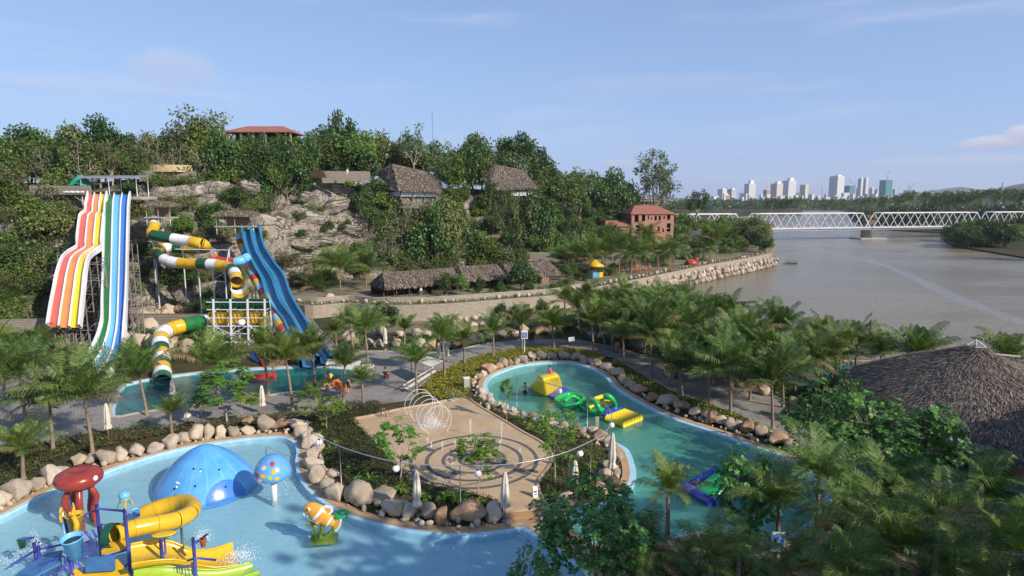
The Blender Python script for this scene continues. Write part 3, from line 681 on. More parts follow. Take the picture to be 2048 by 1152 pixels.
# --- truss bridge
TB = thing('railway_bridge', 'long white steel truss railway bridge crossing the brown river', 'bridge', (188, 328, 0))
def bp(x, z, off=0.0):
    d = Vector((1, 0.24, 0)).normalized(); return Vector((x - 188 + (-d.y) * off, 0.24 * (x - 188) + d.x * off, z))
SP = 72.0; ZB, ZT = 4.4, 12.0
for sidx, x0 in enumerate((188 - 2 * SP, 188 - SP, 188, 188 + SP, 188 + 2 * SP)):
    xa, xb = x0 + 0.8, x0 + SP - 0.8; n = 7; w = (xb - xa) / n
    for off in (0, 5.2):
        k = MB(); k.bar(bp(xa, ZB, off), bp(xb, ZB, off), 0.45, 0.5); k.bar(bp(xa + w / 2, ZT, off), bp(xb - w / 2, ZT, off), 0.5, 0.5)
        for i in range(n):
            k.bar(bp(xa + i * w, ZB, off), bp(xa + (i + .5) * w, ZT, off), 0.36 if i == 0 else 0.24); k.bar(bp(xa + (i + .5) * w, ZT, off), bp(xa + (i + 1) * w, ZB, off), 0.36 if i == n - 1 else 0.24)
        k.build('truss', M['white_metal'], TB)
    k = MB()
    for i in range(n): k.bar(bp(xa + (i + .5) * w, ZT, 0), bp(xa + (i + .5) * w, ZT, 5.2), 0.25)
    k.bar(bp(xa + w / 2, ZT, 2.6), bp(xb - w / 2, ZT, 2.6), 0.12); k.build('top_bracing', M['white_metal'], TB)
    k = MB(); k.bar(bp(xa, 4.0, 2.6), bp(xb, 4.0, 2.6), 5.6, 0.5); k.bar(bp(xa, 3.75, -0.4), bp(xb, 3.75, -0.4), 0.3, 1.0); k.build('deck', M['galv'], TB)
    k = MB(); k.bar(bp(xa, 5.4, -1), bp(xb, 5.4, -1), 0.08); k.bar(bp(xa, 4.9, -1), bp(xb, 4.9, -1), 0.06)
    for i in range(29): x = lerp(xa, xb, i / 28); k.bar(bp(x, 4.2, -1), bp(x, 5.4, -1), 0.1)
    k.bar(bp(xa, 4.1, -0.7), bp(xb, 4.1, -0.7), 0.9, 0.12)
    k.build('railing', M['galv'], TB)
k = None
for x0 in (188, 188 + SP, 188 - SP):
    k = MB(); k.lathe([(3.0, -2.5), (3.0, 2.9), (3.3, 2.95), (3.3, 3.45)], bp(x0, 0, 2.6), 20); pr = k.build('pier', M['concrete'], TB)
    k = MB(); k.bar(bp(x0 - 8, -1.3, 1.5), bp(x0 + 8, -1.3, 1.5), 8, 0.9); k.build('footing', M['concrete'], pr)

# --- the city across the river
m_tw = {}
def citymat(k, wallc, glass, bw=7.0, bh=3.6):
    m_tw[k] = brickmat('tower_' + k, glass, tuple(x * 1.15 for x in glass), wallc, bw, bh, msize=0.9, rough=0.5, bump=0.0)
citymat('white', (0.72, 0.71, 0.70), (0.36, 0.38, 0.42)); citymat('cream', (0.66, 0.6, 0.5), (0.35, 0.33, 0.31)); citymat('grey', (0.5, 0.5, 0.52), (0.28, 0.3, 0.33))
citymat('teal', (0.07, 0.24, 0.22), (0.05, 0.17, 0.17)); citymat('dark', (0.12, 0.19, 0.21), (0.08, 0.13, 0.15)); citymat('rust', (0.45, 0.25, 0.2), (0.3, 0.2, 0.18))
m_plain = paint('city_render', (0.72, 0.71, 0.70), 0.7, 0.05, 0.1)
CY = 2600.0
def tower(x0, x1, ytop, mk, label, group='high buildings of the city across the river', Y=CY, ang=0.5, cap=0.0, steps=0, low=False):
    a, b = P(x0, ytop, Y), P(x1, ytop, Y); w = b.x - a.x; h = a.z + 2; dp = w * 0.75
    ca, sa = cos(ang), sin(ang); s = w / (ca + 0.75 * sa); W, D = s, s * 0.75
    t_ = thing('city_block' if low else 'high_rise', label, 'building', ((a.x + b.x) / 2, Y, -2), ang, group)
    k = MB(); k.box((0, 0, h / 2), (W, D, h)); k.build('wall', m_tw[mk], t_)
    k = MB(); k.box((0, 0, h + 0.6), (W * 1.02, D * 1.02, 1.2))
    if cap: k.box((W * 0.1, 0, h + 1.2 + cap / 2), (W * 0.45, D * 0.5, cap))
    k.build('roof', m_plain if mk != 'teal' else m_tw['dark'], t_)
    return t_
T = [(1542, 1566, 368, 'cream', 'beige and white city tower left of the big grey hotel block', 5), (1567, 1592, 362, 'white', 'wide white hotel block with a small pitched crown at the left of the skyline', 6), (1600, 1618, 370, 'cream', 'narrow grey and cream tower standing alone left of the tallest tower', 0),
     (1660, 1689, 353, 'white', 'tallest tower of the city skyline, white with rows of windows', 3), (1690, 1710, 372, 'teal', 'half built block in green netting right beside the tallest tower', 0), (1716, 1727, 358, 'white', 'left half of the slim white twin towers', 3), (1727.5, 1737, 357, 'white', 'right half of the slim white twin towers', 2),
     (1714, 1728, 377, 'dark', 'dark glass block in front of the slim white twin towers', 0), (1738, 1749, 377, 'white', 'white mid height block between the twin towers and the dark green tower', 2), (1749, 1760, 379, 'white', 'white block with open balconies at the foot of the dark green tower', 0),
     (1761, 1784, 361, 'teal', 'dark green netted tower under construction with a crane on top', 0), (1785, 1793, 379, 'grey', 'small grey tower just right of the dark green netted tower', 0), (1580, 1605, 386, 'teal', 'low green netted block below the wide white hotel block', 0), (1679, 1698, 386, 'white', 'broad white block in front of the tallest tower', 0),
     (1435, 1454, 379, 'white', 'white block at the left end of the skyline, bright on its right side', 2), (1455, 1473, 379, 'grey', 'grey block with a white front joined to the leftmost white block', 2), (1490, 1511, 368, 'white', 'white tower with a stepped top left of the beige towers', 7), (1371, 1382, 392, 'white', 'small white block seen just left of the leaning riverside tree', 0),
     (1527, 1540, 380, 'rust', 'short brownish block at the edge of the beige tower', 0), (1480, 1505, 387, 'white', 'low white block in front of the stepped white tower', 0), (1286, 1295, 391, 'white', 'small white building beside the lattice mast on the horizon', 0), (1808, 1830, 381, 'grey', 'grey unfinished block with a crane near the right end of the skyline', 0), (1855, 1868, 385, 'white', 'pale block at the right end of the skyline', 0)]
for i, (x0, x1, yt, mk, lb, cap) in enumerate(T): tower(x0, x1, yt, mk, lb, cap=cap * 2.0, Y=CY + (i % 5) * 90, ang=[0.55, 0.4, 0.7][i % 3])
rr = random.Random(3); xs = sorted(rr.uniform(1415, 1905) for _ in range(74))
for i, x in enumerate(xs):
    w = rr.uniform(5, 13); k = 'white' if rr.random() < 0.66 else rr.choice(['cream', 'grey', 'grey', 'rust', 'dark'])
    tower(x, x + w, rr.uniform(387, 397) + (3 if x > 1800 else 0), k, 'low %s city block below the towers, %s from the left in its row' % ({'white': 'white', 'cream': 'cream', 'grey': 'grey', 'rust': 'brownish', 'dark': 'dark'}[k], ordinal(i + 1)), 'low city blocks on the far side of the river', Y=CY - 350 + rr.uniform(0, 250), ang=rr.uniform(0.2, 0.9), low=True)
def mast(px, y0, y1, Y, label, w=3.0, mat='red', cat='mast', name='radio_mast'):
    a, b = P(px, y1, Y), P(px, y0, Y); k = MB()
    for dx, dy in ((-1, -1), (1, -1), (1, 1), (-1, 1)): k.bar((a.x + dx * w, Y + dy * w, 0), (a.x + dx * w * .3, Y + dy * w * .3, b.z), w * 0.35)
    n = 9
    for i in range(n):
        z0, z1 = b.z * i / n, b.z * (i + 1) / n; f0, f1 = 1 - .7 * i / n, 1 - .7 * (i + 1) / n
        k.bar((a.x - w * f0, Y - w * f0, z0), (a.x + w * f1, Y - w * f1, z1), w * 0.25); k.bar((a.x + w * f0, Y - w * f0, z0), (a.x - w * f1, Y - w * f1, z1), w * 0.25)
    return tag(k.build(name, M[mat]), label, cat)
mast(1282, 370, 398, 2300, 'lattice radio mast on the horizon left of the tall riverside tree', 2.2, 'white_metal')
mast(1643, 372, 400, 2600, 'thin antenna mast between the narrow tower and the tallest tower', 1.5, 'galv')
mast(1815, 370, 400, 2600, 'mast rising over the grey unfinished block', 2.2, 'galv')
mast(2003, 365, 392, 700, 'lattice telephone mast above the palms on the right bank', 1.0, 'galv')
def crane(px, y0, y1, Y, jib, label):
    a, b = P(px, y1, Y), P(px, y0, Y); k = MB(); k.bar(a, b, 3); k.bar(b + Vector((-12, 0, -4)), b + Vector((jib, 0, 18)), 2.2); tag(k.build('tower_crane', M['galv']), label, 'crane')
crane(1775, 352, 362, CY + 60, 12, 'tower crane standing on top of the dark green netted tower')
crane(1709, 366, 375, CY + 60, -24, 'tower crane beside the green netted block right of the tallest tower')
crane(1822, 374, 384, CY, 22, 'tower crane on the grey unfinished block')
# ================================================================ plants and rocks: one mesh per kind of part, copied
def leafquad(mb, p, d, n, L, w):
    """one leaf: a bent diamond"""
    s = d.cross(n)
    if s.length < 1e-4: s = Vector((1, 0, 0))
    s.normalize(); b = len(mb.v)
    mb.v += [tuple(p), tuple(p + d * L * .5 + s * w * .5), tuple(p + d * L - n * L * .12), tuple(p + d * L * .5 - s * w * .5)]
    mb.f.append((b, b + 1, b + 2, b + 3)); mb.m.append(mb.k); mb.sm.append(False)
def rv(r): 
    while True:
        v = Vector((r.uniform(-1, 1), r.uniform(-1, 1), r.uniform(-1, 1)))
        if 0.05 < v.length < 1: return v.normalized()
def clump(mb, c, rad, n, L, w, r, flat=0.8, fill_=0.35):
    for _ in range(n):
        v = rv(r); k = rad * (r.random() ** fill_)
        p = c + Vector((v.x * k, v.y * k, v.z * k * flat))
        d = (v + rv(r) * 0.9 + Vector((0, 0, -0.15))).normalized(); nn = (v * 0.6 + rv(r) * 0.7 + Vector((0, 0, 0.7))).normalized()
        s = r.uniform(0.7, 1.3); leafquad(mb, p, d, nn, L * s, w * s)
def limbs(r, H, spread, base, nl, ns, curve=0.2, trunk_r=0.14, lean=0.05, top=0.9):
    """trunk and limbs; returns mesh builder and branch ends"""
    mb = MB(); ends = []
    fork = Vector((r.uniform(-lean, lean) * H, r.uniform(-lean, lean) * H, base * H))
    mid = fork * 0.5 + Vector((r.uniform(-.1, .1), r.uniform(-.1, .1), 0))
    mb.tube([Vector((0, 0, -0.3)), mid, fork], [trunk_r * 1.2, trunk_r, trunk_r * .85], 7)
    for i in range(nl):
        a = 2 * pi * (i + r.uniform(-.3, .3)) / nl; el = r.uniform(0.35, 1.0)
        rad = spread * r.uniform(.35, .75) * cos(el * 0.9); zt = H * lerp(base + .15, top, el) * r.uniform(.82, 1.08)
        e = Vector((cos(a) * rad, sin(a) * rad, zt)) + fork * Vector((1, 1, 0)).length * 0
        m1 = fork.lerp(e, 0.5) + Vector((cos(a) * rad * .18, sin(a) * rad * .18, -H * .03)) + rv(r) * .25
        mb.tube([fork, m1, e], [trunk_r * .55, trunk_r * .38, trunk_r * .16], 5, cap=False); ends.append(e)
        for j in range(ns):
            s = m1.lerp(e, r.uniform(0, .8)); d = (rv(r) + Vector((cos(a), sin(a), .5)) * .7).normalized() * spread * r.uniform(.2, .42)
            e2 = s + d; e2.z = min(e2.z, H * top); mb.tube([s, s.lerp(e2, .5) + rv(r) * .12, e2], [trunk_r * .24, trunk_r * .17, trunk_r * .07], 4, cap=False); ends.append(e2)
    return mb, ends
def tree_mesh(seed, H=8.0, spread=3.6, base=0.16, nl=8, ns=5, nleaf=88, L=0.46, w=0.29, crad=1.3, leaf='leaf_mid', bark='bark', flat=0.75, trunk_r=0.16, extra=6, top=0.9, gap=0.0):
    r = random.Random(seed); mb, ends = limbs(r, H, spread, base, nl, ns, trunk_r=trunk_r, top=top)
    tm = mb.mesh('tree_trunk', M[bark]); lb = MB()
    for e in ends:
        if r.random() < gap: continue
        q = r.choice([.45, .6, .8, 1.0, 1.25]); clump(lb, e + rv(r) * .25, crad * q, int(nleaf * (.25 + q * .8)), L, w, r, flat * r.uniform(.7, 1.2), .5)
    for _ in range(extra):
        e = r.choice(ends); clump(lb, e * 0.75 + Vector((0, 0, H * .12)), crad * r.uniform(.6, 1), nleaf // 2, L, w, r, flat)
    return tm, lb.mesh('tree_crown', M[leaf]), H
TREES = {
 'round': [tree_mesh(11, leaf='leaf_mid'), tree_mesh(12, leaf='leaf_dark', spread=3.8, nl=7), tree_mesh(13, leaf='leaf_olive', spread=3.5), tree_mesh(14, leaf='leaf_mid', base=.2, spread=4, flat=.6), tree_mesh(15, leaf='leaf_dark', base=.18), tree_mesh(16, leaf='leaf_light', base=.22)],
 'airy': [tree_mesh(21, H=9, spread=2.6, base=.3, nl=6, ns=4, nleaf=34, crad=.8, L=.34, leaf='leaf_grey', bark='bark_pale', gap=.15), tree_mesh(22, H=10, spread=2.4, base=.35, nl=7, ns=3, nleaf=40, crad=.8, L=.36, leaf='leaf_mid', gap=.1), tree_mesh(23, H=9, spread=3.4, base=.25, nl=8, ns=4, nleaf=26, crad=.9, L=.34, leaf='leaf_olive', bark='bark_pale', gap=.2)],
 'bare': [tree_mesh(31, H=6, spread=3.6, base=.08, nl=11, ns=5, nleaf=15, crad=.8, L=.28, w=.16, leaf='leaf_olive', bark='bark_pale', trunk_r=.13), tree_mesh(32, H=6, spread=3.2, base=.06, nl=12, ns=5, nleaf=20, crad=.8, L=.28, w=.16, leaf='leaf_olive', bark='bark_pale', trunk_r=.12)],
 'shrub': [tree_mesh(41, H=3, spread=2.6, base=.05, nl=8, ns=3, nleaf=60, crad=.75, L=.3, w=.19, leaf='leaf_mid', trunk_r=.07), tree_mesh(42, H=3, spread=2.4, base=.05, nl=8, ns=3, nleaf=60, crad=.75, L=.3, w=.19, leaf='leaf_dark', trunk_r=.07), tree_mesh(43, H=3, spread=2.6, base=.05, nl=8, ns=3, nleaf=40, crad=.8, L=.26, w=.16, leaf='leaf_olive', trunk_r=.07), tree_mesh(44, H=3, spread=2.6, base=.05, nl=8, ns=3, nleaf=60, crad=.75, L=.3, w=.2, leaf='leaf_light', trunk_r=.07)],
}
LEAFWORD = {'leaf_mid': 'mid green', 'leaf_dark': 'dark green', 'leaf_olive': 'olive green', 'leaf_light': 'bright green', 'leaf_grey': 'grey green', 'frond': 'green', 'frond_light': 'yellow green', 'frond_far': 'dark'}
class Row:
    """collects members of one repeat so that each gets a label by its place from the left"""
    def __init__(s, fmt, cat, group): s.fmt, s.cat, s.group, s.items = fmt, cat, group, []
    def add(s, o, **kw): s.items.append((o, kw)); return o
    def done(s):
        vis = sorted(s.items, key=lambda q: pxof(q[0].location)[0])
        for i, (o, kw) in enumerate(vis):
            tag(o, s.fmt.format(n=ordinal(i + 1), **kw), s.cat, s.group)
def put_tree(name, var, loc, h, rz=None, row=None, wide=1.0):
    tm, lm, H = var; rz = RND.uniform(0, 6.28) if rz is None else rz; s = h / H
    t = empty(name, loc, rz); a = link('trunk', tm, t); b = link('crown', lm, t)
    t.scale = (s * wide, s * wide, s)
    if row is not None: row.add(t, leaf=LEAFWORD.get(lm.materials[0].name, 'green'))
    return t
# ---- palms
def frond(mb, o, az, el, L, r, droop=1.0, n=26, lw=0.07, ll=0.55, seg=8, k_leaf=0, k_stem=1, foldy=0.5, w0=.035):
    """a coconut frond: arching stem with two rows of leaflets"""
    p = o.copy(); pts = [p.copy()]; e = el; ds = L / seg; a = az; dirs = []
    tw = r.uniform(-.25, .25)
    for i in range(seg):
        d = Vector((cos(a) * cos(e), sin(a) * cos(e), sin(e))); dirs.append(d); p = p + d * ds; pts.append(p.copy())
        e -= droop * (0.06 + 0.26 * (i / seg)) ; a += tw / seg
    dirs.append(dirs[-1])
    mb.k = k_stem; mb.tube(pts, [w0 * (1 - .8 * i / seg) for i in range(seg + 1)], 3, cap=False); mb.k = k_leaf
    for i in range(n):
        t = 0.14 + 0.86 * i / (n - 1); q = t * seg; j = min(seg - 1, int(q)); pp = pts[j].lerp(pts[j + 1], q - j); d = dirs[j]
        side = d.cross(Vector((0, 0, 1)))
        if side.length < .05: side = Vector((-sin(a), cos(a), 0))
        side.normalize(); up = side.cross(d)
        l = ll * (0.55 + 1.1 * sin(pi * min(1, t * 0.86 + .07))) * 0.72 * r.uniform(.85, 1.1)
        for sgn in (-1, 1):
            dd = (side * sgn * 0.85 + d * (0.45 + .3 * t) + up * r.uniform(.0, .25)).normalized()
            m = pp + dd * l * .55; tip = m + (dd * 0.6 + Vector((0, 0, -foldy))).normalized() * l * .5
            ww = d * lw * .5 * r.uniform(.7, 1.3); b = len(mb.v)
            mb.v += [tuple(pp - ww * .8), tuple(pp + ww * .8), tuple(m + ww), tuple(m - ww), tuple(tip)]
            mb.f += [(b, b + 1, b + 2, b + 3), (b + 3, b + 2, b + 4)]; mb.m += [mb.k, mb.k]; mb.sm += [False, False]
def palm_crown(seed, nf=20, L=3.3, lo=-0.35, hi=1.35, leaf='frond', droop=1.0, n=26, lw=0.075, ll=0.6, dry=1, seg=8, foldy=.5):
    r = random.Random(seed); mb = MB()
    for i in range(nf):
        t = (i + r.uniform(-.3, .3)) / nf; el = lerp(hi, lo, max(0, t) ** 0.9); az = i * 2.399 + r.uniform(-.2, .2)
        mb_k = 2 if i >= nf - dry else 0
        frond(mb, Vector((0, 0, 0)), az + r.uniform(-.25, .25), el + r.uniform(-.15, .15), L * r.uniform(.68, 1.1) * (0.8 if i < 2 else 1), r, droop * r.uniform(.6, 1.3), n, lw, ll, seg, mb_k, foldy=foldy)
    return mb.mesh('palm_crown', [M[leaf], M['stalk'], M['frond_dry']])
def palm_trunk(seed, lean, r0=0.17, r1=0.10):
    r = random.Random(seed); mb = MB(); pts = []; rs = []; a = r.uniform(0, 6.28)
    for i in range(9):
        t = i / 8; pts.append(Vector((cos(a) * lean * t * t, sin(a) * lean * t * t, t * 4 - (0.25 if i == 0 else 0)))); rs.append(lerp(r0, r1, t ** .6) * (1.35 if i == 0 else 1))
    mb.tube(pts, rs, 8); return mb.mesh('palm_trunk', M['palm_bark']), pts[-1]
K_ = dict(n=32, lw=.072, ll=1.0, foldy=.7)
PC_ = [palm_crown(101, 20, 3.9, .35, 1.55, droop=.6, **K_), palm_crown(102, 23, 3.9, .05, 1.5, droop=.75, **K_), palm_crown(103, 15, 3.6, .7, 1.55, 'frond_light', .5, **K_), palm_crown(104, 21, 4.0, .2, 1.55, 'frond', .65, **K_), palm_crown(105, 18, 3.9, .6, 1.55, 'frond', .5, **K_), palm_crown(106, 27, 4.0, -.4, 1.5, 'frond', 1.05, dry=3, **K_), palm_crown(107, 17, 3.7, .2, 1.5, 'frond_light', .7, dry=2, **K_), palm_crown(108, 21, 4.1, .4, 1.55, 'frond', .7, dry=2, **K_)]
PT_ = [palm_trunk(201, .15), palm_trunk(202, .5), palm_trunk(203, .3), palm_trunk(204, .8), palm_trunk(205, .05)]
PF_ = [palm_crown(301 + i, 16, 3.4, -.6, 1.3, 'frond_far', 1.1, n=9, lw=.2, ll=.9, seg=5, dry=0) for i in range(3)]
def put_palm(loc, h, s=1.0, ci=None, ti=None, row=None, rz=None, crowns=PC_, name='palm_tree'):
    ci = RND.randrange(len(crowns)) if ci is None else ci; ti = RND.randrange(len(PT_)) if ti is None else ti
    tm, tip = PT_[ti]; t = empty(name, loc, RND.uniform(0, 6.28) if rz is None else rz)
    a = link('trunk', tm, t); a.scale = (1, 1, h / 4); b = link('crown', crowns[ci], t, (tip.x, tip.y, h - .12)); b.scale = (s, s, s); b.rotation_euler = (0, 0, RND.uniform(0, 6.28))
    if row is not None: row.add(t, leaf=LEAFWORD.get(crowns[ci].materials[0].name, 'green'))
    return t
rs0 = random.Random(17)
def palm_px(bx, by, cx, cy, row, s=1.0, ci=None, z=0.0, ti=4):
    """palm rooted where the sight line at its foot meets the ground, as tall as its crown heart shows"""
    g = at(bx, by, z); c = P(cx, cy, g.y); h = max(.8, (c.z - z) * .96 - .45 * s); lean = c.x - g.x
    ci = rs0.choice([ci, ci, 6, 7, 0, 4]) if ci is not None else ci; s *= rs0.uniform(.96, 1.24)
    t = put_palm(g, h, s, ci, ti, row, rz=0)
    for ch in t.children:
        if ch.name.startswith('crown'): ch.rotation_euler = (rs0.uniform(-.16, .16), rs0.uniform(-.16, .16), ch.rotation_euler[2])
    for ch in t.children:
        if ch.name.startswith('crown'): ch.location.x = lean
        else:
            tm = PT_[ti][1]; k = h / 4
            # shear the trunk so that it reaches the crown
            me = ch.data.copy(); 
            for v in me.vertices: v.co.x += lean * (max(0, v.co.z) / 4) ** 1.3 - 0.0
            ch.data = me
    return t
rowA = Row('{leaf} coconut palm beside the paved plaza, {n} from the left', 'palm tree', 'coconut palms around the plaza')
for bx, by, cx, cy, s, ci in [(47, 958, 44, 885, .72, 2), (107, 904, 98, 790, 1.0, 1), (186, 909, 168, 778, 1.1, 0), (52, 845, 38, 738, 1.15, 5), (294, 830, 278, 742, 1.0, 4), (344, 870, 340, 818, .62, 2), (440, 812, 428, 722, 1.1, 4), (537, 793, 528, 690, 1.0, 0),
        (586, 822, 572, 706, .95, 3), (633, 800, 626, 700, .85, 4), (687, 808, 690, 722, .72, 2), (736, 737, 730, 648, .85, 1), (833, 787, 832, 716, .85, 2), (889, 752, 886, 668, 1.05, 4), (673, 696, 671, 655, .6, 0), (708, 712, 698, 640, .75, 3), (809, 690, 809, 652, .75, 2), (727, 813, 724, 752, .55, 0),
        (929, 730, 927, 672, .8, 4), (987, 713, 987, 655, .85, 3), (1044, 702, 1044, 640, .95, 0), (-30, 860, -30, 760, 1.1, 0), (10, 800, 5, 720, 1.0, 1), (62, 752, 70, 690, .9, 3), (128, 770, 132, 722, .8, 0), (165, 745, 150, 715, .6, 4), (-5, 740, -5, 675, 1, 1)]:
    palm_px(bx, by, cx, cy, rowA, s * .87, ci)
rowA.done()
rowB = Row('{leaf} coconut palm of the riverside grove, {n} from the left', 'palm tree', 'coconut palms of the riverside grove')
for bx, by, cx, cy, s, ci in [(1108, 699, 1106, 645, .95, 4), (1157, 672, 1156, 612, .95, 2), (1187, 705, 1184, 640, .95, 0), (1209, 688, 1208, 622, .9, 4), (1247, 730, 1247, 668, .8, 3), (1303, 752, 1302, 656, 1.0, 4), (1337, 772, 1340, 692, .8, 2), (1364, 797, 1362, 730, .85, 1), (1418, 812, 1418, 742, .95, 0),
        (1461, 828, 1462, 726, 1.0, 3), (1486, 770, 1486, 672, 1.05, 4), (1545, 860, 1545, 752, 1.15, 4), (1380, 715, 1380, 638, 1, 0), (1433, 705, 1430, 620, .95, 3), (1460, 700, 1458, 618, 1, 2), (1328, 690, 1326, 612, 1, 1), (1289, 705, 1287, 626, .95, 0), (1300, 670, 1300, 600, .9, 4), (1372, 665, 1372, 600, .9, 3),
        (1247, 655, 1247, 592, .95, 4), (1178, 645, 1176, 590, .9, 1), (1342, 650, 1342, 594, .85, 0), (1410, 680, 1408, 612, .9, 1), (1361, 735, 1360, 655, .95, 1), (1520, 745, 1522, 670, 1.0, 1), (1557, 735, 1557, 654, 1.0, 4), (1648, 760, 1648, 665, 1.0, 3), (1710, 745, 1716, 680, 1.0, 4), (1566, 815, 1566, 740, .95, 0), (1636, 780, 1636, 700, .9, 1),
        (1500, 800, 1500, 715, .9, 0), (1840, 790, 1838, 700, 1.0, 5), (2010, 790, 2012, 705, 1.0, 1), (1130, 650, 1130, 596, .8, 3), (1270, 690, 1268, 640, .9, 5), (1400, 760, 1400, 690, .85, 5), (1600, 760, 1602, 690, .9, 3), (1215, 640, 1215, 598, .8, 0), (1440, 745, 1442, 676, .9, 5), (1335, 725, 1322, 660, .8, 3), (1275, 665, 1272, 612, .9, 3), (1320, 705, 1316, 640, .9, 1), (1355, 700, 1352, 622, .95, 5), (1395, 730, 1390, 650, .9, 0), (1425, 770, 1426, 690, .9, 3), (1465, 780, 1462, 700, .95, 1), (1500, 735, 1502, 650, .9, 5), (1530, 785, 1532, 700, .95, 3), (1590, 790, 1588, 712, 1, 0), (1670, 775, 1674, 700, .9, 3), (1200, 665, 1198, 606, .9, 5), (1225, 700, 1224, 640, .85, 1), (1760, 765, 1764, 700, .9, 1)]:
    palm_px(bx, by, cx, cy, rowB, s, ci)
rowB.done()
rowC = Row('{leaf} coconut palm near the foot of the rocky hill, {n} from the left', 'palm tree', 'coconut palms at the foot of the hill')
for bx, by, cx, cy, s, ci in [(683, 602, 678, 530, 1.25, 5), (732, 593, 733, 532, 1.25, 3), (628, 600, 627, 570, .95, 5), (570, 577, 569, 548, .95, 1), (322, 624, 312, 560, 1.2, 5), (386, 620, 386, 562, 1.15, 1), (83, 600, 85, 522, 1.3, 5), (22, 660, 20, 600, 1.25, 3), (660, 590, 655, 560, .9, 0)]:
    palm_px(bx, by, cx, cy, rowC, s, ci)
rowC.done()
rowD = Row('{leaf} coconut palm on the promenade below the brick house, {n} from the left', 'palm tree', 'coconut palms on the promenade')
for bx, by, cx, cy, s in [(1146, 552, 1146, 512, 1.2), (1180, 552, 1180, 508, 1.2), (1212, 550, 1214, 496, 1.3), (1238, 548, 1241, 495, 1.3), (1262, 546, 1266, 503, 1.3), (1290, 542, 1291, 500, 1.3), (1316, 538, 1316, 505, 1.2), (1434, 520, 1432, 480, 1.6), (1291, 520, 1291, 475, 1.3), (1225, 528, 1225, 490, 1.2), (1160, 540, 1163, 500, 1.1), (1340, 532, 1342, 498, 1.3), (1405, 520, 1408, 495, 1.2), (1125, 545, 1126, 515, 1.0), (1250, 535, 1253, 488, 1.3), (1205, 538, 1203, 500, 1.2)]:
    palm_px(bx, by, cx, cy, rowD, s * 1.05, None, z=PZ)
rowD.done()
# foreground palms, right
rowE = Row('large dark palm in the right foreground, {n} from the left', 'palm tree', 'foreground palms')
def palm_fg(cx, cy, Y, s, ci):
    c = P(cx, cy, Y); return put_palm(Vector((c.x, Y, 0)), c.z, s, ci, 4, rowE, rz=0, crowns=PG_)
G_ = dict(n=46, lw=.055, ll=1.05, seg=10, foldy=.6)
PG_ = [palm_crown(401, 17, 4.6, .2, 1.5, 'frond', .7, **G_), palm_crown(402, 15, 4.4, .4, 1.52, 'frond_light', .65, **G_), palm_crown(403, 19, 4.6, -.2, 1.5, 'frond', 1.0, dry=2, **G_), palm_crown(404, 14, 4.8, .4, 1.5, 'frond', .7, **G_)]
for cx, cy, Y, s, ci in [(1338, 985, 34.5, .62, 1), (1290, 1100, 28, .6, 2), (1425, 1120, 27, .55, 0), (1640, 955, 33, .85, 0), (1772, 985, 34, .8, 3), (1800, 1105, 25, .78, 1), (1975, 1000, 31, .85, 2), (2020, 1110, 24, .7, 1), (1930, 1170, 23, .62, 3), (1600, 1130, 28, .55, 2), (1705, 1150, 24, .6, 0), (1880, 1040, 30, .7, 3), (1560, 1010, 32, .7, 3), (1700, 1040, 29, .75, 2), (1480, 1110, 28, .5, 0)]:
    palm_fg(cx, cy, Y, s, ci)
rowE.done()

# ---- trees of the hill
SKY = [(-60, 250), (0, 248), (60, 240), (150, 230), (210, 222), (235, 252), (300, 250), (330, 258), (385, 214), (450, 222), (500, 250), (560, 244), (600, 250), (650, 236), (692, 215), (715, 235), (760, 252), (800, 258), (860, 262), (900, 268), (940, 250), (985, 262), (1010, 252), (1050, 252), (1080, 300), (1120, 320), (1160, 318), (1195, 345), (1225, 332), (1258, 372), (1300, 385), (1420, 400)]
rowS = Row('{leaf} tree on the crest of the hill against the sky, {n} from the left', 'tree', 'trees along the crest of the hill')
rowM = Row('{leaf} tree behind the top edge of the rock face, {n} from the left', 'tree', 'trees behind the rock face')
rs_ = random.Random(5)
def tree_up(px, Y, ytop, kind, row, wide=1.0, name='broadleaf_tree', vi=None, minh=3.0):
    x = P(px, 400, Y).x; z = hz(x, Y) - 0.1; top = P(px, ytop, Y).z; h = max(minh, top - z)
    vs = TREES[kind]; return put_tree(name, vs[rs_.randrange(len(vs)) if vi is None else vi], Vector((x, Y, z)), h, row=row, wide=wide)
px = -70
while px < 1262:
    Yt = interp(HT, (px - 1024) / F_PX)[1]; ys = interp(SKY, px)[0]
    k = rs_.choice(['round', 'round', 'round', 'airy', 'round'])
    tree_up(px, Yt + rs_.uniform(16, 26), ys + rs_.uniform(0, 16), k, rowS, wide=rs_.uniform(.7, .95))
    px += rs_.uniform(22, 36)
px = -60
while px < 1240:
    Yt = interp(HT, (px - 1024) / F_PX)[1]; ys = interp(SKY, px)[0]
    if not (755 < px < 880 or 470 < px < 575 or 290 < px < 400): tree_up(px, Yt + rs_.uniform(5, 11), ys + rs_.uniform(30, 62), rs_.choice(['round', 'bare', 'airy', 'round', 'round']), rowM, wide=rs_.uniform(.75, 1.1))
    px += rs_.uniform(24, 40)
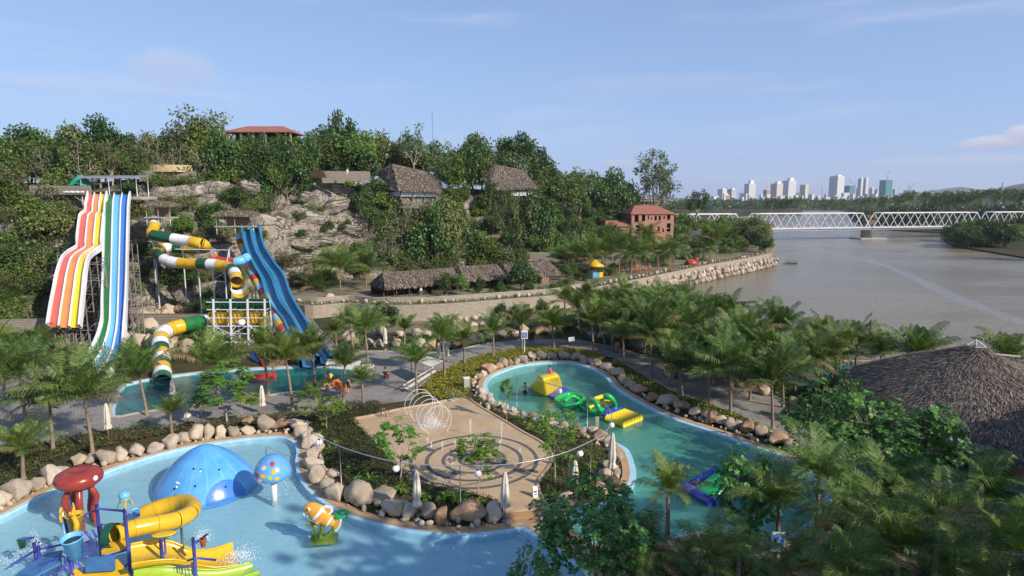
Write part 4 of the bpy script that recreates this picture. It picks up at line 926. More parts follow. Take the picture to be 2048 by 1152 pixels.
for px, dy, y, kind, vi, w in [(390, 22, 212, 'airy', 2, 1.2), (440, 20, 222, 'airy', 2, 1.1), (692, 18, 218, 'round', 1, .5), (830, 14, 225, 'airy', 0, .75), (945, 18, 250, 'round', 0, .7), (1055, 16, 254, 'airy', 1, .8), (1010, 18, 256, 'airy', 1, .6), (215, 18, 222, 'round', 1, .7), (1160, 14, 316, 'airy', 0, .9), (1222, 8, 332, 'round', 1, .7), (300, 12, 262, 'bare', 0, .9), (240, 10, 280, 'bare', 1, .9), (470, 9, 268, 'bare', 0, .8), (60, 12, 255, 'round', 3, .9),
        (415, 6, 270, 'bare', 1, 1.1), (345, 9, 275, 'bare', 0, 1.0), (1195, 10, 345, 'round', 4, .8), (1250, 10, 362, 'round', 4, .9), (478, 4, 275, 'bare', 0, .9), (498, 1, 257, 'round', 0, .6), (520, 0, 272, 'round', 4, .7), (538, 0, 262, 'round', 1, .6), (568, -2, 254, 'airy', 1, .9), (590, -1, 252, 'round', 0, .6), (612, 0, 262, 'round', 1, .7), (450, 3, 255, 'round', 4, .7), (575, -3, 290, 'round', 1, .8), (505, -1, 300, 'round', 1, .8), (550, -3, 305, 'round', 0, .8), (980, -3, 358, 'round', 1, .8), (1010, -4, 372, 'round', 0, .8), (1062, -3, 360, 'round', 1, .7), (730, 7, 285, 'round', 1, .8), (700, 8, 280, 'round', 0, .8), (660, 8, 290, 'round', 4, .9), (630, 8, 290, 'round', 1, .9), (130, 9, 275, 'round', 1, .9), (180, 8, 280, 'bare', 0, .9), (900, 9, 300, 'round', 0, .9), (940, 9, 300, 'round', 4, .9), (20, 8, 275, 'round', 0, 1), (100, 7, 290, 'bare', 0, .9), (270, 9, 275, 'round', 2, .9), (1100, 8, 330, 'round', 1, .9), (1130, 8, 345, 'round', 0, .9)]:
    Yt = interp(HT, (px - 1024) / F_PX)[1]; tree_up(px, Yt + dy, y, kind, rowS, wide=w, vi=vi)
rowS.done(); rowM.done()
# dense trees on the slope and at its foot, right of the bare rock
rowL = Row('{leaf} tree on the wooded lower slope, {n} from the left', 'tree', 'trees on the wooded slope')
for px, y, t, h, kind in [(730, 400, .75, 6.5, 'round'), (760, 430, .55, 6.5, 'round'), (800, 440, .45, 7, 'airy'), (735, 455, .35, 6, 'round'), (770, 480, .15, 7.5, 'bare'), (820, 480, .2, 8, 'airy'), (860, 470, .25, 8.5, 'bare'), (890, 440, .5, 6.5, 'round'), (905, 500, .05, 8, 'bare'), (940, 470, .25, 8, 'round'), (845, 515, 0.02, 7.5, 'bare'), (780, 520, .02, 6.5, 'bare'),
        (985, 445, .5, 7.5, 'round'), (1000, 400, .85, 7, 'round'), (960, 520, .05, 7, 'round'), (1010, 495, .15, 8, 'airy'), (1045, 460, .4, 7.5, 'round'), (1040, 520, .02, 6.5, 'bare'), (1080, 480, .2, 9, 'round'), (1085, 430, .65, 8, 'round'), (1110, 500, .1, 7.5, 'airy'), (1130, 450, .45, 8.5, 'round'), (1150, 480, .2, 9, 'bare'), (1170, 430, .6, 9, 'round'), (1185, 470, .3, 9, 'airy'),
        (1205, 440, .6, 9, 'round'), (1215, 480, .2, 8, 'round'), (1120, 410, .85, 8, 'round'), (1060, 400, .9, 8, 'airy'), (930, 400, .9, 5.5, 'round'), (1030, 425, .8, 6.5, 'round'), (1175, 400, 1., 9, 'round'), (1215, 400, 1, 9, 'round'), (1095, 510, .0, 6, 'round'), (1140, 520, .0, 6.5, 'round'), (690, 430, .4, 4.5, 'bare'), (720, 500, .12, 6, 'round'), (745, 510, .05, 6, 'airy'), (830, 410, .75, 5, 'round'), (870, 500, .1, 7, 'round'), (955, 440, .6, 6.5, 'airy'), (1020, 470, .3, 7, 'round'), (980, 510, .06, 6.5, 'round'), (810, 500, .1, 7, 'round'), (1190, 500, .1, 8, 'round'), (1150, 510, .08, 8, 'round'), (1105, 470, .3, 8, 'round'), (900, 420, .7, 5, 'round'), (760, 455, .35, 6, 'round'), (880, 520, 0.0, 6, 'round'), (920, 440, .5, 7, 'round'), (425, 400, .7, 5.5, 'round'), (455, 420, .55, 5, 'bare'), (480, 380, .85, 5.5, 'round'), (515, 400, .7, 5, 'round'), (405, 440, .45, 4.5, 'bare'), (385, 380, .8, 4, 'bare'), (350, 460, .35, 4, 'round'), (300, 400, .8, 3, 'bare'), (590, 560, .03, 5, 'round'), (620, 545, .05, 5, 'bare'), (650, 540, .05, 5, 'round'), (700, 540, .03, 5.5, 'round'),
        (970, 480, .3, 7, 'round'), (1060, 490, .2, 7, 'round'), (850, 445, .45, 5.5, 'round'), (905, 470, .3, 6, 'round'), (1235, 440, .5, 8, 'round')]:
    u = (px - 1024) / F_PX; Yf, Yt, zt = interp(HT, u); Y = lerp(Yf, Yt, t) + (2 if t < .1 else 0); x = u * Y
    put_tree('broadleaf_tree', rs_.choice(TREES[kind]), Vector((x, Y, max(hz(x, Y), 1.5 if t < .1 else 0) - .2)), h * rs_.uniform(.85, 1.1), row=rowL, wide=rs_.uniform(.85, 1.1))
for i in range(95):
    px = rs_.choice([rs_.uniform(700, 1200), rs_.uniform(720, 1150), rs_.uniform(-40, 175), rs_.uniform(330, 540)]); t = rs_.uniform(.02, .95)
    if 790 < px < 900 and .5 < t < .9: continue
    if 940 < px < 1080 and t > .8: continue
    u = (px - 1024) / F_PX; Yf, Yt, zt = interp(HT, u); Y = lerp(Yf, Yt, t); x = u * Y; h = rs_.uniform(3.2, 6.2) * (.75 if px < 600 else 1)
    put_tree('scrub_tree', rs_.choice(TREES[rs_.choice(['round', 'round', 'bare', 'airy'])]), Vector((x, Y, hz(x, Y) - .3)), h, row=rowL, wide=rs_.uniform(.9, 1.3))
rowL.done()
rowT = Row('{leaf} bush growing on the rock face, {n} from the left', 'bush', 'bushes on the rock face')
for i in range(255):
    px = rs_.uniform(-40, 1180); t = rs_.uniform(.02, 1.08)
    if 545 < px < 770 and rs_.random() < .66: continue
    if 175 < px < 330 and rs_.random() < .7: continue
    u = (px - 1024) / F_PX; Yf, Yt, zt = interp(HT, u); Y = lerp(Yf, Yt, t); x = u * Y; kind = 'shrub'
    put_tree('bush', rs_.choice(TREES[kind]), Vector((x, Y, hz(x, Y) - .25)), rs_.uniform(1.2, 3.6) * (1.4 if px < 200 or px > 700 else 1), row=rowT, wide=rs_.uniform(.9, 1.3))
for px, py, h, w, vi in [(535, 400, 8, .8, 1), (530, 430, 6, .8, 1), (430, 330, 8, .9, 0), (470, 360, 7, 1, 3), (500, 345, 7, .9, 0), (455, 400, 5, 1, 0), (725, 385, 6, 1.1, 1), (760, 395, 6, 1, 1), (905, 385, 5, .9, 3), (410, 440, 4, 1.1, 0), (440, 460, 4, 1.1, 0), (480, 460, 3.5, 1.2, 3), (25, 400, 6, 1, 0), (30, 440, 5, 1.2, 2), (100, 420, 4, 1.3, 2), (140, 415, 3, 1.3, 2), (20, 480, 5, 1.2, 0), (60, 460, 4, 1, 2), (370, 455, 4, 1, 0), (600, 430, 4, 1.1, 0), (625, 420, 4, 1., 2), (655, 455, 4, 1.1, 0), (690, 450, 4, 1.1, 0), (605, 470, 3, 1., 1), (640, 490, 3, 1, 3), (505, 300, 7, 1, 0), (350, 520, 4, 1.2, 3)]:
    u = (px - 1024) / F_PX; Yf, Yt, zt = interp(HT, u)
    best = min((abs(pxof((u * Y, Y, hz(u * Y, Y)))[1] - (py + 6)), Y) for Y in [lerp(Yf, Yt + 6, k / 60) for k in range(61)])[1]
    put_tree('bush', TREES['shrub'][vi], Vector((u * best, best, hz(u * best, best) - .3)), h * .62, row=rowT, wide=w)
for i in range(16):
    g = at(rs_.uniform(-10, 100) if i < 9 else rs_.uniform(255, 420), rs_.uniform(668, 705)); put_tree('bush', rs_.choice(TREES['shrub']), g, rs_.uniform(1.2, 2.4), row=rowT)
for px, Y, y in [(795, 148, 386), (812, 147.5, 396), (832, 147, 400), (850, 147.5, 398), (868, 147, 396), (886, 148.5, 386), (968, 167, 380), (985, 166, 376), (1005, 165.5, 382), (1030, 166, 384), (1055, 165.5, 380), (1078, 166, 374)]:
    x = P(px, y, Y).x; zt_ = P(px, y, Y).z; z0 = hz(x, Y) - .3; put_tree('bush', rs_.choice(TREES['round'][:3] + TREES['bare']), Vector((x, Y, z0)), max(1.5, zt_ - z0), row=rowT, wide=rs_.uniform(.5, .7))
for i in range(26):
    px = rs_.uniform(625, 1160); g = at(px, interp([(625, 622), (760, 626), (900, 622), (1160, 602)], px)[0] + rs_.uniform(-2, 3)); put_tree('bush', rs_.choice(TREES['shrub']), g, rs_.uniform(1.0, 2.6), row=rowT, wide=1.1)
for px, by in [(625, 596), (650, 592), (700, 596), (745, 590), (590, 592), (560, 600), (715, 580), (680, 585), (440, 728), (400, 722), (280, 735), (250, 745), (540, 722), (470, 715), (350, 722), (570, 718)]: put_tree('bush', rs_.choice(TREES['shrub']), at(px, by), rs_.uniform(1.2, 2.4), row=rowT)
rowT.done()
# trees behind and beside the brick house, out to the point
rowP = Row('{leaf} tree on the riverside point beyond the brick house, {n} from the left', 'tree', 'trees on the riverside point')
for px, by, Y, h, kind, w in [(1180, 0, 205, 9, 'round', 1), (1215, 0, 215, 10, 'round', 1), (1360, 0, 232, 11, 'round', .9), (1385, 0, 250, 12, 'round', 1), (1410, 0, 262, 11, 'round', 1), (1440, 0, 240, 9, 'round', 1), (1470, 0, 232, 9, 'round', 1), (1500, 0, 222, 9.5, 'round', 1.05), (1522, 0, 214, 10.5, 'round', 1.0), (1532, 0, 206, 7, 'round', 1.0), (1490, 0, 250, 12, 'round', 1), (1515, 0, 245, 12.5, 'round', 1), (1455, 0, 270, 12, 'round', 1), (1430, 0, 285, 10, 'round', 1), (1340, 0, 262, 13, 'round', 1), (1365, 0, 285, 13, 'round', 1), (1290, 0, 262, 12, 'round', 1), (1320, 0, 275, 13, 'round', 1), (1395, 0, 214, 5, 'round', 1.1), (1460, 0, 212, 5.5, 'round', 1.1), (1355, 0, 210, 6, 'round', 1), (1485, 0, 212, 6, 'round', 1), (1265, 0, 232, 8, 'round', 1), (1372, 0, 222, 6, 'round', 1.1), (1420, 0, 222, 6.5, 'round', 1)]:
    x = P(px, 420, Y).x; put_tree('broadleaf_tree', rs_.choice(TREES['round']), Vector((x, Y, 1.8)), h, row=rowP, wide=w)
rowP.done()
tall = tree_mesh(61, H=18, spread=7.0, base=.24, nl=12, ns=6, nleaf=58, crad=1.35, L=.5, w=.3, leaf='leaf_grey', bark='bark_pale', trunk_r=.3, gap=.1, top=1.0)
g = P(1312, 420, 262); t_ = put_tree('tall_tree', tall, Vector((g.x, 262, 2.5)), P(1312, 293, 262).z - 2.5, rz=1.0, wide=.78); tag(t_, 'tallest tree by the river, airy grey green crown standing against the sky', 'tree')
lean = tree_mesh(62, H=14, spread=4.6, base=.55, nl=6, ns=3, nleaf=80, crad=1.25, L=.45, w=.3, leaf='leaf_dark', bark='bark_pale', trunk_r=.28)
g = P(1395, 420, 250); t_ = put_tree('leaning_tree', lean, Vector((P(1372, 420, 250).x, 250, 2)), P(1400, 368, 250).z - 2, rz=0.4, wide=.8); t_.rotation_euler = (0, 0.28, 0); tag(t_, 'leaning tree with a pale trunk and flat dark crown beside the bridge', 'tree')

# ---- far banks
rowF = Row('tall far palm on the right bank behind the bridge, {n} from the left', 'palm tree', 'palms on the far banks')
rf_ = random.Random(9)
for i in range(120):
    px = rf_.uniform(1640, 2090); f0 = rf_.random()
    yb = lerp(interp([(1600, 424), (1700, 430), (1735, 452), (1790, 458), (1890, 462), (2090, 466)], px)[0], 412, f0 ** 1.4); g = at(px, yb, -1)
    if g.y > 1400: continue
    top = P(px, interp([(1640, 405), (1760, 402), (1810, 388), (1850, 392), (1900, 392), (1960, 384), (2048, 382), (2090, 380)], px)[0] + rf_.uniform(-2, 14), g.y).z
    put_palm(g, max(8, min(24, top)), g.y / 300 * .6 + .9, None, None, rowF, crowns=PF_)
for i in range(46):
    px = rf_.uniform(1536, 1602); g = at(px, rf_.uniform(424, 428), -1); put_palm(g, P(px, 402 + rf_.uniform(0, 5), g.y).z, 2.6, None, 0, rowF, crowns=PF_)
for i in range(70):
    px = rf_.uniform(1380, 1720); g = at(px, rf_.uniform(414, 418), -1); put_palm(g, P(px, 403 + rf_.uniform(0, 4), g.y).z, 3.5, None, 0, rowF, crowns=PF_)
rowF.done()
# wood on the far bank as one mass
def wood(name, label, n, fn, L, leaf, cr, cn):
    r = random.Random(77); mb = MB()
    for i in range(n):
        c, h = fn(r)
        for k in range(4): clump(mb, c + Vector((r.uniform(-1, 1) * cr, r.uniform(-1, 1) * cr, h * r.uniform(.3, .95))), cr * r.uniform(.7, 1.1), cn, L, L * .6, r, .8)
        clump(mb, c + Vector((0, 0, h * .25)), cr * 1.2, cn, L, L * .6, r, .9)
    return tag(mb.build(name, M[leaf]), label, 'wood', kind='stuff')
def f1(r):
    px = r.uniform(1690, 2120); yb = lerp(interp([(1690, 428), (1735, 452), (1790, 458), (1890, 463), (2120, 470)], px)[0], 414, r.random()); g = at(px, yb, -1)
    return g, min(16, max(5, P(px, interp([(1690, 412), (1740, 420), (1800, 402), (2120, 398)], px)[0] + r.uniform(0, 20), g.y).z))
wood('far_wood', 'dark wood filling the right bank below the palms', 260, f1, 1.6, 'leaf_dark', 3.2, 34)
def f2(r):
    px = r.uniform(1340, 1720); g = at(px, r.uniform(409, 419), -1); return g, P(px, 405 + r.uniform(0, 5), g.y).z
wood('distant_wood', 'distant belt of dark trees along the foot of the city', 200, f2, 5.0, 'leaf_dark', 11, 26)
def f3(r):
    px = r.uniform(1720, 2100); g = at(px, r.uniform(404, 409), -1); return g, P(px, 398 + r.uniform(0, 4), g.y).z
wood('distant_wood', 'distant belt of trees behind the right bank below the far hill', 130, f3, 6.0, 'leaf_dark', 16, 26)
# mangrove trees reaching over the water at the right edge
rowG = Row('{leaf} tree overhanging the water on the right bank, {n} from the left', 'tree', 'waterside trees on the right bank')
for i in range(46):
    px = rf_.uniform(1888, 2110); k = rf_.random(); yb = lerp(interp([(1888, 466), (1900, 492), (1960, 502), (2110, 525)], px)[0], 468, k ** .8); g = at(px, yb, -1.2)
    ytop = interp([(1888, 440), (1930, 430), (2000, 428), (2110, 425)], px)[0]
    put_tree('broadleaf_tree', rf_.choice([TREES['round'][1], TREES['round'][4], TREES['round'][0], TREES['round'][5] if k > .7 else TREES['round'][1]]), g, max(4, min(12, P(px, ytop + rf_.uniform(0, 25), g.y).z + 1)), row=rowG, wide=1.25)
for px, py in ((1975, 470), (2010, 468), (2045, 460), (1950, 462)):
    g = at(px, py, -1); put_tree('broadleaf_tree', TREES['round'][5], g, 9, row=rowG, wide=1.1)
rowG.done()

# ---- small garden trees
def garden_tree(seed, H, spread, nl, ns, nleaf, L=.3, w=.15, base=.35, crad=.55, leaf='leaf_young', tr=.05, bark='bark_pale', lean=.08):
    """open tree with rosettes of long leaves"""
    r = random.Random(seed); mb, ends = limbs(r, H, spread, base, nl, ns, trunk_r=tr, lean=lean); tm = mb.mesh('tree_trunk', M[bark]); lb = MB()
    for e in ends:
        for q in range(nleaf // 12):
            c = e + rv(r) * crad * r.random()
            for j in range(12):
                a = j * .52 + r.uniform(-.2, .2); d = Vector((cos(a), sin(a), r.uniform(-.15, .5))).normalized(); s = r.uniform(.7, 1.2)
                rosleaf(lb, c, d, L * s, w * s)
    return tm, lb.mesh('tree_crown', M[leaf]), H
def rosleaf(mb, p, d, L, w):
    s = d.cross(Vector((0, 0, 1))).normalized(); u = s.cross(d); b = len(mb.v)
    mb.v += [tuple(p + d * L * .1), tuple(p + d * L * .55 + s * w * .42 + u * .02), tuple(p + d * L * .85 + s * w * .5), tuple(p + d * L - u * L * .12), tuple(p + d * L * .85 - s * w * .5), tuple(p + d * L * .55 - s * w * .42 + u * .02)]
    mb.f += [(b, b + 1, b + 2, b + 3, b + 4, b + 5)]; mb.m.append(mb.k); mb.sm.append(False)
GT = [garden_tree(71, 4, 2.4, 6, 2, 50), garden_tree(72, 4, 2.2, 5, 3, 62), garden_tree(73, 4, 2.6, 6, 3, 40), garden_tree(74, 4, 1.4, 4, 2, 70, crad=.4)]
def gt_px(bx, by, ty, vi, label, wide=1.0, z=0.0, rz=None):
    g = at(bx, by, z); h = P(bx, ty, g.y).z - z; t = put_tree('garden_tree', GT[vi], g, h, wide=wide, rz=rz); tag(t, label, 'tree', 'young garden trees'); return t
gt_px(798, 967, 822, 0, 'young tree with a pale forked trunk at the left edge of the splash pad', .8)
gt_px(956, 990, 848, 1, 'young leafy tree standing in front of the paving rings, below the pipe rail', .72)
gt_px(1111, 967, 792, 2, 'tall thin young tree right of the splash pad beside the winding pool', .62)
gt_px(1014, 843, 742, 3, 'slender young tree with a tufted top in front of the yellow inflatable ramp', wide=.5)
gt_px(657, 864, 785, 0, 'young tree in the hedge at the back left corner of the splash pad')
gt_px(455, 850, 712, 1, 'bright leafy tree between the slide pool and the white statue', wide=1.05)
gt_px(640, 800, 748, 2, 'broad young tree beside the bathers at the slide pool', wide=1.1)
gt_px(618, 830, 762, 1, 'young leafy tree in the hedge below the blue slides', wide=.9)
gt_px(482, 828, 778, 3, 'small leafy sapling right of the closed parasol by the slide pool', wide=.9)
gt_px(285, 862, 838, 0, 'little green sapling in the hedge below the slide pool corner', wide=1.3)
gt_px(985, 735, 726, 3, 'small sapling in the yellow groundcover left of the sign post')
gt_px(405, 838, 790, 3, 'leafy sapling by the near corner of the slide pool', wide=1.2)
# foreground broadleaf trees with large glossy leaves
def big_leaf_tree(seed, H, spread, nl, ns, nros, L, w, base=.3, tr=.12, crad=.9, leaf='leaf_glossy'):
    r = random.Random(seed); mb, ends = limbs(r, H, spread, base, nl, ns, trunk_r=tr); tm = mb.mesh('tree_trunk', M['bark']); lb = MB()
    for e in ends:
        for q in range(nros):
            v = rv(r); c = e + v * crad * r.random() ** .4
            ax = (v * .6 + Vector((0, 0, .7)) + rv(r) * .4).normalized(); t0 = ax.orthogonal().normalized(); t1 = ax.cross(t0)
            for j in range(7):
                a = j * .9 + r.uniform(-.3, .3); d = (t0 * cos(a) + t1 * sin(a) + ax * r.uniform(.1, .6)).normalized(); s = r.uniform(.65, 1.2)
                sd = d.cross(ax).normalized(); b = len(lb.v); LL, ww = L * s, w * s; ax2 = ax
                lb.v += [tuple(c + d * LL * .08), tuple(c + d * LL * .5 + sd * ww * .45), tuple(c + d * LL * .85 + sd * ww * .42 - ax2 * LL * .05), tuple(c + d * LL - ax2 * LL * .14), tuple(c + d * LL * .85 - sd * ww * .42 - ax2 * LL * .05), tuple(c + d * LL * .5 - sd * ww * .45)]
                lb.f += [(b, b + 1, b + 2, b + 3, b + 4, b + 5)]; lb.m.append(0); lb.sm.append(False)
    return tm, lb.mesh('tree_crown', M[leaf]), H
BT = [big_leaf_tree(81, 7, 4.3, 11, 5, 11, .30, .17, base=.25, crad=.8), big_leaf_tree(82, 7, 3.4, 8, 5, 13, .26, .15, base=.3, crad=.8)]
def bt(px, ytop, Y, vi, label, wide=1.0, rz=0.0, name='broadleaf_tree'):
    c = P(px, ytop, Y); t = put_tree(name, BT[vi], Vector((c.x, Y, 0)), c.z, wide=wide, rz=rz); tag(t, label, 'tree', 'large leaved foreground trees'); return t
bt(1195, 955, 29, 0, 'big glossy leaved tree in the bottom foreground between the two pools', 1.0, 0.3)
bt(1065, 1085, 26.5, 1, 'low glossy leaved tree crown at the bottom edge over the paddling pool', .7, 1.0)
bt(1500, 885, 33.5, 1, 'dark tree overhanging the green and blue float in the winding pool', .78, 2.0)
bt(1790, 765, 38, 0, 'wide leafy tree in front of the big thatched roof', .98, 1.2)
bt(1650, 745, 45, 1, 'tree with a white lamp globe hanging in it beside the path', .85, 0.2)
bt(1700, 735, 52, 1, 'small tree at the left edge of the big thatched roof', .55, 0.9)
# bushy round trees inland, between path and pond
rowI = Row('bushy {leaf} tree by the pond inland of the plaza, {n} from the left', 'tree', 'bushy trees around the pond')
for bx, by, ty, vi, w in [(768, 668, 598, 4, .9), (1000, 640, 604, 4, 1), (1030, 655, 606, 1, .9), (1085, 630, 598, 1, 1), (1140, 690, 630, 1, .7), (930, 618, 596, 0, .9), (878, 612, 585, 4, .8), (745, 640, 612, 0, 1), (1210, 640, 600, 1, .9), (1260, 630, 596, 4, 1), (1300, 640, 605, 1, 1), (1420, 700, 655, 1, .9), (1390, 690, 650, 4, .9), (1500, 720, 680, 1, 1), (1060, 690, 652, 4, .7), (965, 680, 650, 1, .6), (1350, 675, 640, 4, 1), (1450, 730, 690, 1, 1), (1240, 700, 660, 1, .8), (1560, 760, 715, 1, .8), (1165, 650, 615, 4, .9), (560, 705, 690, 0, 1.4), (405, 700, 655, 1, 1.1), (385, 690, 662, 0, .9)]:
    g = at(bx, by); put_tree('broadleaf_tree', TREES['round'][vi], g, P(bx, ty, g.y).z, row=rowI, wide=w)
rowI.done()
rowJ = Row('{leaf} tree in front of the long thatched shelter, {n} from the left', 'tree', 'small trees in front of the thatched shelter')
for bx, by, ty, w in [(797, 590, 563, 1), (893, 590, 540, .8), (922, 590, 542, .9), (960, 585, 552, .7), (1042, 580, 515, 1.0), (1060, 588, 560, .8), (1130, 560, 525, .8), (1000, 588, 560, .7), (1142, 556, 520, .9)]:
    g = at(bx, by, PZ); put_tree('broadleaf_tree', TREES['round'][rs_.choice([0, 1, 4])], g, P(bx, ty, g.y).z - PZ, row=rowJ, wide=w)
for i in range(44):
    px = rs_.uniform(1130, 1520); g = at(px, interp([(1130, 575), (1270, 550), (1400, 526), (1530, 503)], px)[0] - rs_.uniform(0, 24) - 4, PZ); put_tree('bush', rs_.choice(TREES['shrub']), g, rs_.uniform(1.0, 2.6), row=rowJ, wide=1.2)
for i in range(14):
    px = rs_.uniform(770, 1120); g = at(px, interp([(770, 600), (1120, 578)], px)[0] - rs_.uniform(-2, 6), PZ); put_tree('bush', rs_.choice(TREES['shrub']), g, rs_.uniform(.8, 1.5), row=rowJ, wide=1.2)
rowJ.done()
# trees outside the picture, right and behind, whose shade falls over the near ground
for k, (x, y, h, vi) in enumerate([(37, 22, 17, 2), (43, 28, 18, 0), (50, 32, 17, 2), (60, 40, 17, 1), (66, 46, 16, 4), (41, 15, 20, 7), (24, 3, 33, 6), (32, 9, 33, 8), (62, 30, 20, 7), (29, 3, 31, 7)]):
    t_ = put_tree('shade_tree', (TREES['round'] + TREES['airy'])[vi], Vector((x, y, 0)), h, wide=.85); tag(t_, 'leafy shade tree outside the picture beside the viewer', 'tree', 'shade trees near the viewer')

# ---- hedges and ground cover
def scatter(name, poly, dens, h, L, w, leafm, label, cat='ground cover', extra=None, seed=1, kind='stuff', flat=True, z=0.0, jit=.5):
    r = random.Random(seed); A = abs(area2(poly)); xs = [p.x for p in poly]; ys = [p.y for p in poly]; mb = MB(); n = int(A * dens); cnt = 0; q = 0
    while cnt < n and q < n * 12:
        q += 1; p = Vector((r.uniform(min(xs), max(xs)), r.uniform(min(ys), max(ys)), 0))
        if not inside(p, poly): continue
        cnt += 1; hh = h * (0.72 + .5 * noise.noise(p * 0.9) + .25 * noise.noise(p * 3)) * r.uniform(1 - jit, 1)
        p.z = z + max(.02, hh); mb.k = 1 if (extra and r.random() < extra[1]) else 0
        d = (rv(r) + Vector((0, 0, .35))).normalized(); s = r.uniform(.7, 1.3); leafquad(mb, p, d, (rv(r) * .8 + Vector((0, 0, 1))).normalized(), L * s, w * s)
    mats = [M[leafm]] + ([M[extra[0]]] if extra else [])
    return tag(mb.build(name, mats), label, cat, kind=kind)
hedA = pxpoly([(-60, 1010), (0, 975), (60, 950), (110, 925), (160, 908), (220, 895), (300, 878), (380, 866), (450, 858), (540, 842), (610, 838), (600, 828), (520, 836), (420, 848), (300, 860), (190, 868), (120, 886), (60, 895), (-20, 910), (-80, 930)])
hedB = pxpoly([(600, 842), (640, 818), (700, 812), (750, 806), (765, 815), (757, 828), (705, 838), (735, 872), (765, 900), (792, 928), (800, 950), (850, 973), (905, 985), (980, 1003), (985, 1012), (960, 1020), (900, 1010), (850, 1000), (790, 985), (740, 985), (690, 968), (650, 935), (640, 895), (625, 870)])
hedC = pxpoly([(930, 798), (960, 800), (985, 818), (1010, 832), (1045, 844), (1090, 850), (1140, 868), (1170, 880), (1195, 900), (1215, 925), (1210, 960), (1190, 985), (1160, 1000), (1130, 1022), (1108, 1018), (1090, 998), (1082, 980), (1086, 965), (1102, 942), (1112, 920), (1106, 900), (1085, 882), (1050, 862), (1012, 840), (965, 812)])
hedD = pxpoly([(845, 775), (872, 748), (930, 722), (990, 706), (1050, 697), (1110, 696), (1165, 702), (1215, 715), (1200, 722), (1140, 716), (1080, 714), (1010, 726), (965, 745), (945, 765), (935, 795), (925, 800), (880, 800), (845, 795)])
hedE = pxpoly([(1225, 722), (1290, 756), (1340, 784), (1400, 806), (1480, 834), (1560, 872), (1620, 902), (1605, 912), (1560, 892), (1500, 860), (1430, 845), (1350, 812), (1290, 785), (1250, 755)])
scatter('hedge', hedA, 150, .55, .17, .1, 'leaf_hedge', 'long clipped hedge with small red blossoms behind the paddling pool boulders', 'hedge', ('flower_red', .02), 2)
scatter('hedge', hedB, 170, .6, .15, .08, 'leaf_hedge', 'dark hedge bed on the left of the splash pad', 'hedge', ('flower_red', .012), 3)
scatter('hedge', hedC, 170, .55, .15, .08, 'leaf_hedge', 'dark hedge bed between the splash pad and the winding pool', 'hedge', None, 4)
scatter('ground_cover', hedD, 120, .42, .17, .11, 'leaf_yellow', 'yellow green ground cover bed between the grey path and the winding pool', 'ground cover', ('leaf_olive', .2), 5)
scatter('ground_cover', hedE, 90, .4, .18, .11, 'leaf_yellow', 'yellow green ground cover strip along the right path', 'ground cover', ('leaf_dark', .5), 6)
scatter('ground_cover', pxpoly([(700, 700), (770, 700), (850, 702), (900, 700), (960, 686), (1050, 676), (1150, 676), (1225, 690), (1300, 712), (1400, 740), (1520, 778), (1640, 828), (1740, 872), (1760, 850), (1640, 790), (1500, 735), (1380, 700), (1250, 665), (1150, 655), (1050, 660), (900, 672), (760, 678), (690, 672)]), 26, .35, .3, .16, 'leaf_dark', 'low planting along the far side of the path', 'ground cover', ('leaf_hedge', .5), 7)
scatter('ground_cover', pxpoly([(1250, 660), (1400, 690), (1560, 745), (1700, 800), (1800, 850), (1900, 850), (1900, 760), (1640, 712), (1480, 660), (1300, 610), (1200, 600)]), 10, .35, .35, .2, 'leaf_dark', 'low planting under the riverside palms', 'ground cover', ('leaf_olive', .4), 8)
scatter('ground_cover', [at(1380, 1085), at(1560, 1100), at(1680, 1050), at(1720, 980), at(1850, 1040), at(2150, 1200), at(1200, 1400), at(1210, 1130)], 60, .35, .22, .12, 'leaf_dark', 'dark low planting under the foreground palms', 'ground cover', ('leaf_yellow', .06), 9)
scatter('ground_cover', [p + Vector((0, .9, 0)) for p in wl_[3:40]] + [p + Vector((0, 2.3, 0)) for p in reversed(wl_[3:40])], 40, .4, .3, .16, 'leaf_mid', 'strip of green plants along the top of the retaining wall', 'ground cover', ('leaf_light', .3), 10, z=PZ)
scatter('grass', [p + Vector((.3, 1.0, 0)) for p in wl_[38:]] + [p + Vector((.3, 4.5, 0)) for p in reversed(wl_[38:])], 26, .4, .5, .1, 'leaf_olive', 'dry grass verge on top of the river wall', 'grass', ('frond_dry', .3), 11, z=PZ)
# strap leaved clumps in the hedges
def strap(seed, n=22, L=.75, leaf='leaf_young'):
    r = random.Random(seed); mb = MB()
    for i in range(n):
        a = i * 2.4; el = r.uniform(.5, 1.35); d = Vector((cos(a) * cos(el), sin(a) * cos(el), sin(el))); s = d.cross(Vector((0, 0, 1))).normalized() * .045; l = L * r.uniform(.6, 1.1); m = d * l * .6; t = m + (d + Vector((0, 0, -.9))).normalized() * l * .45; b = len(mb.v)
        mb.v += [tuple(-s * .6), tuple(s * .6), tuple(m + s), tuple(m - s), tuple(t)]; mb.f += [(b, b + 1, b + 2, b + 3), (b + 3, b + 2, b + 4)]; mb.m += [0, 0]; mb.sm += [False, False]
    return mb.mesh('leaf_clump', M[leaf])
ST = [strap(1), strap(2, 16, .9), strap(3, 26, .6, 'leaf_light')]
rowK = Row('clump of long strap leaves in the beds around the splash pad, {n} from the left', 'plant', 'strap leaved plants')
